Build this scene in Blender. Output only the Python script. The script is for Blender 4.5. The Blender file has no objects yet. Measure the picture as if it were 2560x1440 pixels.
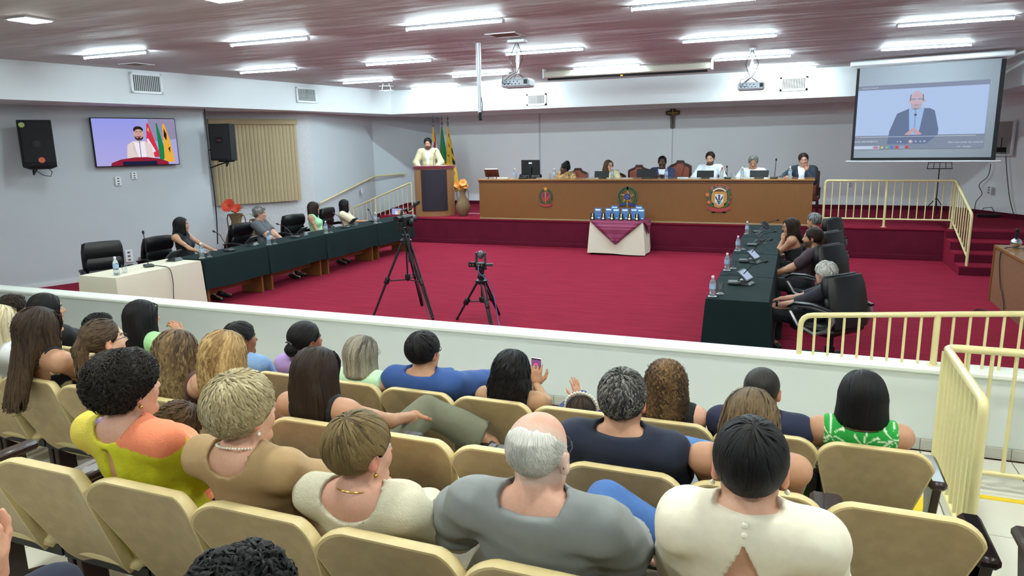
import bpy, bmesh, math, random
import numpy as np
from mathutils import Vector, Matrix
random.seed(7)
SC = bpy.context.scene
COL = SC.collection
PI = math.pi
# ------------------------------------------------------------------ camera
CXP, CYP, FPX, CAMH = 1280.0, 720.0, 1767.583, 2.4
def _u(v): return v/np.linalg.norm(v)
_v1 = np.array([-3200-CXP, CYP-450, -FPX]); _v2 = np.array([2000-CXP, CYP-345, -FPX])
_Y = _u(_v2); _X = -_u(_v1); _X = _u(_X-_Y*(_X@_Y)); _Z = np.cross(_X, _Y)
ROT = np.stack([_X, _Y, _Z])
cam_d = bpy.data.cameras.new('camera'); cam = bpy.data.objects.new('camera', cam_d); COL.objects.link(cam)
cam_d.sensor_width = 36.0; cam_d.lens = FPX/2560*36.0; cam_d.clip_start = 0.05; cam_d.clip_end = 100
M4 = Matrix([[*map(float, ROT[i]), 0] for i in range(3)]+[[0, 0, 0, 1]]); M4.translation = (0, 0, CAMH)
cam.matrix_world = M4
SC.camera = cam
# ------------------------------------------------------------------ world, lights, exposure
w = bpy.data.worlds.new('world'); SC.world = w; w.use_nodes = True
w.node_tree.nodes['Background'].inputs[0].default_value = (0.75, 0.8, 0.85, 1)
w.node_tree.nodes['Background'].inputs[1].default_value = 0.10
SC.view_settings.view_transform = 'Standard'; SC.view_settings.look = 'None'
SC.view_settings.gamma = 1; SC.view_settings.use_curve_mapping = False
SC.view_settings.exposure = 0.62
TUBE_E = 185.0      # emission strength of the ceiling tubes
# ------------------------------------------------------------------ measuring helpers (a pixel becomes a point on a real plane)
def _ray(x, y): return ROT@np.array([x-CXP, CYP-y, -FPX])
def onz(x, y, z): d = _ray(x, y); t = (z-CAMH)/d[2]; return np.array([t*d[0], t*d[1], z])
def ony(x, y, Y): d = _ray(x, y); t = Y/d[1]; return np.array([t*d[0], Y, CAMH+t*d[2]])
def onx(x, y, X): d = _ray(x, y); t = X/d[0]; return np.array([X, t*d[1], CAMH+t*d[2]])
# ------------------------------------------------------------------ materials
def lin(c):
    if isinstance(c, str):
        c = [int(c[i:i+2], 16)/255 for i in (0, 2, 4)]
    return tuple(((v/12.92) if v <= .04045 else ((v+.055)/1.055)**2.4) for v in c)
_mc = {}
def mat(name, col=None, rough=.6, metal=0, spec=.5, noise=0, nscale=20, bump=0, bscale=60, bdist=.01, stretch=None, emit=None, es=0,
        attr=False, trans=0, alpha=1, sheen=0, sss=0, col2=None, coat=0, ramp=None, detail=4, mrot=None):
    if name in _mc: return _mc[name]
    m = bpy.data.materials.new(name); m.use_nodes = True; nt = m.node_tree; N = nt.nodes; L = nt.links
    b = N['Principled BSDF']; _mc[name] = m
    c = lin(col) if col is not None else (.5, .5, .5)
    b.inputs['Base Color'].default_value = (*c, 1); b.inputs['Roughness'].default_value = rough
    b.inputs['Metallic'].default_value = metal; b.inputs['Specular IOR Level'].default_value = spec
    if trans: b.inputs['Transmission Weight'].default_value = trans
    if alpha < 1: b.inputs['Alpha'].default_value = alpha
    if sheen: b.inputs['Sheen Weight'].default_value = sheen
    if coat: b.inputs['Coat Weight'].default_value = coat; b.inputs['Coat Roughness'].default_value = .1
    if sss: b.inputs['Subsurface Weight'].default_value = sss; b.inputs['Subsurface Radius'].default_value = (.02, .008, .004)
    if emit is not None:
        b.inputs['Emission Color'].default_value = (*lin(emit), 1); b.inputs['Emission Strength'].default_value = es
    tc = N.new('ShaderNodeTexCoord'); mp = N.new('ShaderNodeMapping'); L.new(tc.outputs['Object'], mp.inputs[0])
    if mrot: mp.inputs['Rotation'].default_value = mrot
    if stretch: mp.inputs['Scale'].default_value = stretch
    src = None
    if attr:
        a = N.new('ShaderNodeAttribute'); a.attribute_name = 'Col'; src = a.outputs['Color']
    if noise or col2 is not None:
        n = N.new('ShaderNodeTexNoise'); n.inputs['Scale'].default_value = nscale; n.inputs['Detail'].default_value = detail
        L.new(mp.outputs[0], n.inputs['Vector'])
        mx = N.new('ShaderNodeMix'); mx.data_type = 'RGBA'
        if col2 is not None:
            r = N.new('ShaderNodeValToRGB'); r.color_ramp.elements[0].position, r.color_ramp.elements[1].position = ramp or (.35, .65)
            L.new(n.outputs['Fac'], r.inputs[0]); L.new(r.outputs[0], mx.inputs['Factor'])
            if src is not None: L.new(src, mx.inputs[6])
            else: mx.inputs[6].default_value = (*c, 1)
            mx.inputs[7].default_value = (*lin(col2), 1)
        else:
            mr = N.new('ShaderNodeMapRange'); mr.inputs['To Min'].default_value = 1-noise; mr.inputs['To Max'].default_value = 1+noise
            L.new(n.outputs['Fac'], mr.inputs[0])
            mx.blend_type = 'MULTIPLY'; mx.inputs[0].default_value = 1
            if src is not None: L.new(src, mx.inputs[6])
            else: mx.inputs[6].default_value = (*c, 1)
            L.new(mr.outputs[0], mx.inputs[7])
        src = mx.outputs[2]
    if src is not None: L.new(src, b.inputs['Base Color'])
    if bump:
        n2 = N.new('ShaderNodeTexNoise'); n2.inputs['Scale'].default_value = bscale; n2.inputs['Detail'].default_value = 3
        L.new(mp.outputs[0], n2.inputs['Vector'])
        bp = N.new('ShaderNodeBump'); bp.inputs['Strength'].default_value = bump; bp.inputs['Distance'].default_value = bdist
        L.new(n2.outputs['Fac'], bp.inputs['Height']); L.new(bp.outputs[0], b.inputs['Normal'])
    return m
def emat(name, col=None, s=1.0, attr=False):
    if name in _mc: return _mc[name]
    m = bpy.data.materials.new(name); m.use_nodes = True; nt = m.node_tree; N = nt.nodes; L = nt.links; N.clear()
    o = N.new('ShaderNodeOutputMaterial'); e = N.new('ShaderNodeEmission'); L.new(e.outputs[0], o.inputs[0]); e.inputs[1].default_value = s
    if attr:
        a = N.new('ShaderNodeAttribute'); a.attribute_name = 'Col'; L.new(a.outputs['Color'], e.inputs[0])
    else: e.inputs[0].default_value = (*lin(col), 1)
    _mc[name] = m; return m
# ------------------------------------------------------------------ mesh building
class MB:
    def __init__(s): s.v = []; s.f = []; s.m = []; s.mi = 0; s.T = None
    def add(s, V, F, mi=None):
        o = len(s.v)
        for p in V:
            p = Vector(p)
            if s.T is not None: p = s.T@p
            s.v.append((p.x, p.y, p.z))
        for f in F: s.f.append([i+o for i in f]); s.m.append(s.mi if mi is None else mi)
        return s
    def box(s, c, d, rot=None, bev=0, mi=None, taper=None):
        hx, hy, hz = d[0]/2, d[1]/2, d[2]/2
        if bev <= 0:
            V = [Vector((x*hx, y*hy, z*hz)) for z in (-1, 1) for y in (-1, 1) for x in (-1, 1)]
            F = [(0, 2, 3, 1), (4, 5, 7, 6), (0, 1, 5, 4), (2, 6, 7, 3), (0, 4, 6, 2), (1, 3, 7, 5)]
        else:
            b = min(bev, hx*.95, hy*.95, hz*.95); V = []; F = []; idx = {}
            for z in (-1, 1):
                for y in (-1, 1):
                    for x in (-1, 1):
                        for ax in range(3):
                            p = [x*hx, y*hy, z*hz]
                            for k in range(3):
                                if k != ax: p[k] -= (x, y, z)[k]*b
                            idx[(x, y, z, ax)] = len(V); V.append(Vector(p))
            for ax in range(3):
                a1, a2 = [k for k in range(3) if k != ax]
                for sg in (-1, 1):
                    q = []
                    for (u, v) in ((-1, -1), (1, -1), (1, 1), (-1, 1)):
                        t = [0, 0, 0]; t[ax] = sg; t[a1] = u; t[a2] = v; q.append(idx[(*t, ax)])
                    if (sg > 0) == (ax == 1): q.reverse()
                    F.append(q)
            for ax in range(3):      # edge strips along axis ax
                a1, a2 = [k for k in range(3) if k != ax]
                for u in (-1, 1):
                    for v in (-1, 1):
                        def g(t, k):
                            r = [0, 0, 0]; r[ax] = t; r[a1] = u; r[a2] = v; return idx[(*r, k)]
                        q = [g(-1, a1), g(1, a1), g(1, a2), g(-1, a2)]
                        F.append(q)
            for z in (-1, 1):
                for y in (-1, 1):
                    for x in (-1, 1): F.append([idx[(x, y, z, k)] for k in range(3)])
            # fix orientation
            for i, f in enumerate(F):
                n = (V[f[1]]-V[f[0]]).cross(V[f[2]]-V[f[0]]); cen = sum((V[k] for k in f), Vector())/len(f)
                if n.dot(cen) < 0: F[i] = list(reversed(f))
        if taper:
            for p in V:
                t = (p.z+hz)/(2*hz); k = 1+(taper-1)*t; p.x *= k; p.y *= k
        R = rot if rot is not None else Matrix.Identity(3)
        c = Vector(c)
        return s.add([R@p+c for p in V], F, mi)
    def tube(s, pts, r, n=8, cap=True, mi=None, flat=None, up=None):
        pts = [Vector(p) for p in pts]; k = len(pts)
        rs = r if isinstance(r, (list, tuple)) else [r]*k
        V = []; F = []; prev = None
        for i, p in enumerate(pts):
            t = (pts[min(i+1, k-1)]-pts[max(i-1, 0)]).normalized()
            if prev is None:
                a = Vector(up) if up else (Vector((0, 0, 1)) if abs(t.z) < .9 else Vector((1, 0, 0)))
                nrm = (a-t*a.dot(t)).normalized()
            else: nrm = (prev-t*prev.dot(t)).normalized()
            prev = nrm; bi = t.cross(nrm)
            for j in range(n):
                A = 2*PI*(j+.5)/n; V.append(p+(nrm*math.cos(A)*(flat or 1)+bi*math.sin(A))*rs[i])
        for i in range(k-1):
            for j in range(n):
                a = i*n+j; b = i*n+(j+1) % n; F.append((a, b, b+n, a+n))
        if cap: F.append(list(range(n-1, -1, -1))); F.append([(k-1)*n+j for j in range(n)])
        return s.add(V, F, mi)
    def cyl(s, a, b, r, r2=None, n=16, mi=None): return s.tube([a, b], [r, r if r2 is None else r2], n, True, mi)
    def lathe(s, prof, c=(0, 0, 0), n=20, mi=None, rib=0, ribn=0):
        V = []; F = []; k = len(prof)
        for (r, z) in prof:
            for j in range(n):
                A = 2*PI*j/n; rr = r*(1+rib*math.cos(ribn*A)); V.append((c[0]+rr*math.cos(A), c[1]+rr*math.sin(A), c[2]+z))
        for i in range(k-1):
            for j in range(n):
                a = i*n+j; b = i*n+(j+1) % n; F.append((a, b, b+n, a+n))
        if prof[0][0] > 1e-4: F.append(list(range(n-1, -1, -1)))
        if prof[-1][0] > 1e-4: F.append([(k-1)*n+j for j in range(n)])
        return s.add(V, F, mi)
    def sph(s, c, r, n=10, mi=None, sc=(1, 1, 1)):
        V = [(c[0], c[1], c[2]-r*sc[2])]; F = []; rows = max(4, n//2+1)
        for i in range(1, rows):
            ph = -PI/2+PI*i/rows
            for j in range(n):
                A = 2*PI*j/n; V.append((c[0]+r*sc[0]*math.cos(ph)*math.cos(A), c[1]+r*sc[1]*math.cos(ph)*math.sin(A), c[2]+r*sc[2]*math.sin(ph)))
        V.append((c[0], c[1], c[2]+r*sc[2])); T = len(V)-1
        for j in range(n):
            F.append((0, 1+(j+1) % n, 1+j)); F.append((T, T-n+j, T-n+(j+1) % n))
        for i in range(rows-2):
            for j in range(n):
                a = 1+i*n+j; b = 1+i*n+(j+1) % n; F.append((a, b, b+n, a+n))
        return s.add(V, F, mi)
    def prism(s, poly, o, u, v, t, mi=None):
        """2-D polygon in plane (origin o, axes u v), thickness t along u x v"""
        o = Vector(o); u = Vector(u); v = Vector(v); n = u.cross(v).normalized(); k = len(poly)
        V = [o+u*p[0]+v*p[1] for p in poly]+[o+u*p[0]+v*p[1]+n*t for p in poly]
        F = [list(range(k-1, -1, -1)), list(range(k, 2*k))]+[(i, (i+1) % k, (i+1) % k+k, i+k) for i in range(k)]
        return s.add(V, F, mi)
    def obj(s, name, mats, parent=None, smooth=False, loc=None, rotz=None, bevel=0, **tags):
        me = bpy.data.meshes.new(name); me.from_pydata(s.v, [], s.f)
        if not isinstance(mats, (list, tuple)): mats = [mats]
        for m in mats: me.materials.append(m)
        if len(mats) > 1: me.polygons.foreach_set('material_index', s.m)
        o = link(name, me, parent)
        if smooth:
            me.polygons.foreach_set('use_smooth', [True]*len(me.polygons))
            me.set_sharp_from_angle(angle=math.radians(40))
        if loc is not None: o.location = loc
        if rotz is not None: o.rotation_euler = (0, 0, rotz)
        if bevel:
            md = o.modifiers.new('b', 'BEVEL'); md.width = bevel; md.segments = 2; md.limit_method = 'ANGLE'
        if tags: tag(o, **tags)
        return o
def link(name, data, parent=None):
    o = bpy.data.objects.new(name, data); COL.objects.link(o)
    if parent is not None: o.parent = parent
    return o
def tag(o, label=None, cat=None, group=None, kind=None):
    if label: o['label'] = label
    if cat: o['category'] = cat
    if group: o['group'] = group
    if kind: o['kind'] = kind
    return o
def thing(name, label, cat, loc=(0, 0, 0), rotz=0, group=None):
    o = bpy.data.objects.new(name, None); COL.objects.link(o); o.location = [float(v) for v in loc]; o.rotation_euler = (0, 0, rotz)
    o.empty_display_size = .1
    return tag(o, label, cat, group)
def dup(o, loc=None, rotz=None, label=None, parent=None):
    c = o.copy(); COL.objects.link(c)
    if parent is not None: c.parent = parent
    if loc is not None: c.location = [float(v) for v in loc]
    if rotz is not None: c.rotation_euler = (0, 0, rotz)
    if label: c['label'] = label
    for ch in list(o.children): dup(ch, parent=c)
    return c
def rotz(a): return Matrix.Rotation(a, 3, 'Z')
def text_mesh(name, txt, size, m, loc, u, v, parent=None, ext=.001, align='CENTER'):
    c = bpy.data.curves.new('t', 'FONT'); c.body = txt; c.size = size; c.extrude = ext; c.align_x = align; c.resolution_u = 2
    o = bpy.data.objects.new('t', c); COL.objects.link(o)
    dg = bpy.context.evaluated_depsgraph_get(); me = bpy.data.meshes.new_from_object(o.evaluated_get(dg))
    bpy.data.objects.remove(o)
    u = Vector(u).normalized(); v = Vector(v).normalized(); n = u.cross(v)
    T = Matrix(((u.x, v.x, n.x), (u.y, v.y, n.y), (u.z, v.z, n.z))).to_4x4(); T.translation = Vector(loc)
    me.transform(T); me.materials.clear(); me.materials.append(m)
    return link(name, me, parent)
CLOTH = mat('cloth', attr=True, rough=.85, sheen=.04, noise=.08, nscale=40, bump=.25, bscale=500, bdist=.001)
# ------------------------------------------------------------------ implicit surfaces -> meshes (surface nets)
f32 = np.float32
def A(*v): return np.array(v, dtype=np.float64)
def d_rc(p, a, b, r1, r2):
    ba = b-a; L2 = float(ba@ba)+1e-12; pa = p-a
    h = np.clip(pa@ba/L2, 0, 1); q = pa-h[:, None]*ba
    return np.sqrt(np.einsum('ij,ij->i', q, q))-(r1+(r2-r1)*h)
def d_el(p, c, r, M=None):
    q = p-c
    if M is not None: q = q@M
    a = q/r; k0 = np.sqrt(np.einsum('ij,ij->i', a, a)); b = a/r; k1 = np.sqrt(np.einsum('ij,ij->i', b, b))+1e-9
    return k0*(k0-1)/k1
def smin(a, b, k):
    if k <= 0: return np.minimum(a, b)
    h = np.maximum(k-np.abs(a-b), 0)/k; return np.minimum(a, b)-h*h*k*.25
def smax(a, b, k): return -smin(-a, -b, k)
def ev(prims, p, off=0):
    d = np.full(len(p), 9.0)
    for q in prims:
        if q[0] == 'rc': e = d_rc(p, q[1], q[2], q[3]+off, q[4]+off)
        else: e = d_el(p, q[1], q[2]+off, q[3])
        d = smin(d, e, q[5] if q[0] == 'rc' else q[4])
    return d
def wrinkle(p, seed, amp, fr=22, n=5):
    r = np.random.RandomState(seed); s = np.zeros(len(p))
    for i in range(n):
        k = r.normal(size=3); k /= np.linalg.norm(k); k[0] *= .6
        warp = np.sin(p@r.normal(size=3)*9+r.rand()*6)*1.2
        s += 1-2*np.abs(np.sin(p@k*fr*(.5+.5*r.rand())+r.rand()*6+warp))
    return s*amp*1.5/n
def surfnet(fn, lo, hi, h):
    lo = np.asarray(lo, float); n = np.maximum(np.ceil((np.asarray(hi)-lo)/h/4).astype(int), 1); N = n*4+1
    ax = [lo[i]+np.arange(n[i]+1)*4*h for i in range(3)]
    P = np.stack(np.meshgrid(*ax, indexing='ij'), -1).reshape(-1, 3)
    D = fn(P).reshape(n+1)
    c = np.full(n, 9.0)
    for i in (0, 1):
        for j in (0, 1):
            for k in (0, 1): c = np.minimum(c, np.abs(D[i:n[0]+i, j:n[1]+j, k:n[2]+k]))
    act = c < 4.6*h
    F = np.where(D < 0, -1.0, 1.0)
    for a in range(3): F = np.repeat(F, 4, a)
    F = np.ascontiguousarray(F[:N[0], :N[1], :N[2]])
    pm = np.zeros(N, bool); A4 = act
    for a in range(3): A4 = np.repeat(A4, 4, a)
    s = A4.shape
    for i in (0, 1):
        for j in (0, 1):
            for k in (0, 1): pm[i:s[0]+i, j:s[1]+j, k:s[2]+k] |= A4
    I = np.argwhere(pm)
    if len(I) == 0: return np.zeros((0, 3)), np.zeros((0, 4), int)
    F[pm] = fn(lo+I*h)
    S = F < 0; m = N-1
    cnt = np.zeros(m, np.int8)
    for i in (0, 1):
        for j in (0, 1):
            for k in (0, 1): cnt += S[i:m[0]+i, j:m[1]+j, k:m[2]+k]
    C = np.argwhere((cnt > 0) & (cnt < 8)); idx = np.full(m, -1, np.int64); idx[tuple(C.T)] = np.arange(len(C))
    acc = np.zeros((len(C), 3)); w_ = np.zeros(len(C))
    cor = {}
    for i in (0, 1):
        for j in (0, 1):
            for k in (0, 1): cor[(i, j, k)] = F[C[:, 0]+i, C[:, 1]+j, C[:, 2]+k]
    for a in range(3):
        for u in (0, 1):
            for v in (0, 1):
                q = [0, 0, 0]; o = [x for x in range(3) if x != a]; q[o[0]] = u; q[o[1]] = v
                q2 = list(q); q2[a] = 1; f0 = cor[tuple(q)]; f1 = cor[tuple(q2)]
                cr = (f0 < 0) != (f1 < 0); t = np.where(cr, f0/np.where(cr, f0-f1, 1), 0)
                pt = np.tile(np.array(q, float), (len(C), 1)); pt[:, a] = t
                acc += pt*cr[:, None]; w_ += cr
    V = lo+(C+acc/w_[:, None])*h
    Q = []
    for a in range(3):
        o = [(a+1) % 3, (a+2) % 3]; sl0 = [slice(None)]*3; sl1 = [slice(None)]*3; sl0[a] = slice(0, m[a]); sl1[a] = slice(1, m[a]+1)
        e = S[tuple(sl0)] != S[tuple(sl1)]; E_ = np.argwhere(e)
        ok = (E_[:, o[0]] > 0) & (E_[:, o[1]] > 0) & (E_[:, o[0]] < m[o[0]]) & (E_[:, o[1]] < m[o[1]]); E_ = E_[ok]
        sg = S[E_[:, 0], E_[:, 1], E_[:, 2]]
        def gi(d0, d1):
            B = E_.copy(); B[:, o[0]] -= d0; B[:, o[1]] -= d1; return idx[B[:, 0], B[:, 1], B[:, 2]]
        q = np.stack([gi(1, 1), gi(0, 1), gi(0, 0), gi(1, 0)], 1)
        q[~sg] = q[~sg][:, ::-1]; Q.append(q)
    return V, np.concatenate(Q)
def np_obj(name, V, Q, m, parent=None, col=None, uv=None, smooth=True):
    me = bpy.data.meshes.new(name); k = Q.shape[1]
    me.vertices.add(len(V)); me.vertices.foreach_set('co', np.asarray(V, f32).ravel())
    me.loops.add(Q.size); me.loops.foreach_set('vertex_index', Q.astype(np.int32).ravel())
    me.polygons.add(len(Q)); me.polygons.foreach_set('loop_start', np.arange(0, Q.size, k, dtype=np.int32))
    me.polygons.foreach_set('use_smooth', np.full(len(Q), smooth))
    if col is not None:
        a = me.color_attributes.new('Col', 'FLOAT_COLOR', 'POINT'); c4 = np.ones((len(V), 4), f32); c4[:, :3] = col; a.data.foreach_set('color', c4.ravel())
    if uv is not None:
        u = me.uv_layers.new(name='UVMap'); u.data.foreach_set('uv', uv[Q.ravel()].astype(f32).ravel())
    me.materials.append(m); me.update(); me.validate()
    return link(name, me, parent)
def join(parts):
    V = []; Q = []; Cc = []; o = 0
    for v, q, c in parts: V.append(v); Q.append(q+o); Cc.append(c); o += len(v)
    return np.concatenate(V), np.concatenate(Q), np.concatenate(Cc)
def basis(up, fwd):
    u = up/np.linalg.norm(up); x = np.cross(fwd, u); x /= np.linalg.norm(x); f = np.cross(u, x); return np.stack([x, f, u], 1)  # columns: right fwd up
def rxyz(pitch, yaw, roll):
    cp, sp = math.cos(pitch), math.sin(pitch); cy, sy = math.cos(yaw), math.sin(yaw); cr, sr = math.cos(roll), math.sin(roll)
    Rx = np.array([[1, 0, 0], [0, cp, -sp], [0, sp, cp]]); Rz = np.array([[cy, -sy, 0], [sy, cy, 0], [0, 0, 1]]); Ry = np.array([[cr, 0, sr], [0, 1, 0], [-sr, 0, cr]])
    return Rz@Rx@Ry
SKINM = mat('skin', attr=True, rough=.5, spec=.35, noise=.10, nscale=90, bump=.12, bscale=260, bdist=.002, sss=.06)
EYEM = mat('eye', attr=True, rough=.15)
def hairmat():
    m = mat('hair', attr=True, rough=.45, spec=.22); nt = m.node_tree; N = nt.nodes; L = nt.links
    b = N['Principled BSDF']; uv = N.new('ShaderNodeUVMap'); mp = N.new('ShaderNodeMapping'); mp.inputs['Scale'].default_value = (9, 1.3, 1)
    n = N.new('ShaderNodeTexNoise'); n.inputs['Scale'].default_value = 3; n.inputs['Detail'].default_value = 3
    L.new(uv.outputs[0], mp.inputs[0]); L.new(mp.outputs[0], n.inputs['Vector'])
    bp = N.new('ShaderNodeBump'); bp.inputs['Strength'].default_value = .6; bp.inputs['Distance'].default_value = .003
    L.new(n.outputs['Fac'], bp.inputs['Height']); L.new(bp.outputs[0], b.inputs['Normal'])
    mr = N.new('ShaderNodeMapRange'); mr.inputs['From Min'].default_value = .3; mr.inputs['From Max'].default_value = .7
    mr.inputs['To Min'].default_value = .45; mr.inputs['To Max'].default_value = 1.45; L.new(n.outputs['Fac'], mr.inputs[0])
    mx = N.new('ShaderNodeMix'); mx.data_type = 'RGBA'; mx.blend_type = 'MULTIPLY'; mx.inputs[0].default_value = 1
    a = [x for x in N if x.type == 'ATTRIBUTE'][0]; L.new(a.outputs['Color'], mx.inputs[6]); L.new(mr.outputs[0], mx.inputs[7]); L.new(mx.outputs[2], b.inputs['Base Color'])
    return m
HAIRM = hairmat()
GOLD = mat('gold', 'C9A14A', rough=.3, metal=1); PEARL = mat('pearl', 'EDE6D6', rough=.25, coat=.5)
BLK = mat('black_plastic', '0C0C0E', rough=.5, spec=.35); CHROME = mat('chrome', 'BFC2C6', rough=.18, metal=1)
SHOE = mat('black_leather_shoe', '17171A', rough=.4)
# head-local shapes (metres; origin mid head, +y face, +z up)
CRC, CRR = A(0, -.012, .035), A(.077, .097, .082)
def head_sdf(q, fem):
    d = d_el(q, CRC, CRR)
    d = smin(d, d_el(q, A(0, .022, -.03), A(.060 if fem else .064, .069, .085)), .03)
    j = .012 if fem else .017
    for s in (-1, 1):
        d = smin(d, d_rc(q, A(s*.050, .005, -.055), A(s*.012, .074, -.100), j, j+.001), .035)
        d = smin(d, d_el(q, A(s*.036, .062, -.030), A(.022, .020, .022)), .03)
    d = smin(d, d_rc(q, A(-.028, .082, .022), A(.028, .082, .022), .010, .010), .02)
    for s in (-1, 1): d = smax(d, -d_el(q, A(s*.031, .100, .004), A(.017, .016, .012)), .012)
    d = smin(d, d_rc(q, A(0, .086, .008), A(0, .108, -.026), .006, .0105), .014)
    for s in (-1, 1): d = smin(d, d_el(q, A(s*.012, .094, -.031), A(.008, .010, .007)), .008)
    d = smin(d, d_el(q, A(0, .087, -.057), A(.022, .011, .0055)), .006)
    d = smin(d, d_el(q, A(0, .086, -.067), A(.018, .011, .006)), .006)
    for s in (-1, 1):
        M = rxyz(-.15, s*-.45, 0)
        e = d_el(q, A(s*.083, -.012, -.008), A(.010, .020, .033), M); e = smax(e, -d_el(q, A(s*.094, -.006, -.005), A(.008, .010, .019), M), .006)
        d = smin(d, e, .008)
    return d
def cap(q, t, up=0): return d_el(q, CRC+A(0, -.003, up), CRR+t)
def hair_sdf(q, st):
    k = st['k']; t = st.get('t', .014); L = st.get('L', .2); wd = st.get('w', .098); up = st.get('up', 0)
    d = cap(q, A(t, t, t+up), 0)
    face = d_el(q, A(0, .120, -.006+st.get('fz', 0)), A(.086, .086, .104))
    if k in ('short', 'curly', 'buzz', 'bald', 'bun', 'pony', 'puff'):
        zc = st.get('nape', -.062)
        d = smax(d, (zc-q[:, 2])+(q[:, 1]+.05)*.35, .012)
        d = smax(d, q[:, 1]*.8-.02-q[:, 2], .012)
        if st.get('ear', 1):
            for s in (-1, 1): d = smax(d, -d_el(q, A(s*.09, .0, -.03), A(.028, .034, .046)), .010)
    if k == 'curly': d = d-wrinkle(q, 5, .008, 60, 4)
    if k in ('bob', 'long'):
        c0 = A(0, -.022, 0); zz = q[:, 2]
        bot = -min(L, .17)
        y0 = st.get('dy', 0)*np.clip(-zz, 0, 1)
        flare = st.get('flare', 0)*np.clip(-zz, 0, .3)
        rx = wd+flare; ry = .100+st.get('t', .014)*.3
        e = (np.sqrt((q[:, 0]/rx)**2+((q[:, 1]+.020+y0)/ry)**2)-1)*rx*.9
        e = smax(e, bot-zz, .03); e = smax(e, zz-.035, .05)
        d = smin(d, e, .03)
        if k == 'long' and L > .17:
            sl = st.get('slope', .22)
            yy = q[:, 1]+.078+sl*np.clip(-zz-.05, 0, 1)
            e2 = (np.sqrt((q[:, 0]/(wd+st.get('flare2', .0)*np.clip(-zz-.1, 0, 1)))**2+(yy/.036)**2)-1)*.034
            e2 = smax(e2, -L-zz, .02); e2 = smax(e2, zz+.02, .05); d = smin(d, e2, .035)
        d = smax(d, -d_el(q, A(0, .14, -.13), A(.070, .125, .19)), .015)
    if k == 'pony': d = smin(d, d_rc(q, A(0, -.118, .02), A(0, -.135, -.02), .018, .030), .01); d = smin(d, d_rc(q, A(0, -.135, -.02), A(.0, -.15, -L), .030, .022), .02)
    if k == 'bun': d = smin(d, d_el(q, A(0, -.115, st.get('bz', -.01)), A(.045, .036, .045)), .01)
    if k == 'puff': d = smin(d, d_el(q, A(0, -.045, .115), A(.062, .07, .055)), .02)-wrinkle(q, 3, .006, 80, 4)
    if k == 'bald':
        d = smax(d, q[:, 2]-.052+q[:, 1]*.75+.010*np.sin(q[:, 0]*150)*np.sin(q[:, 0]*63+1), .01)
    d = smax(d, -face, .01)
    return d
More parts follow.
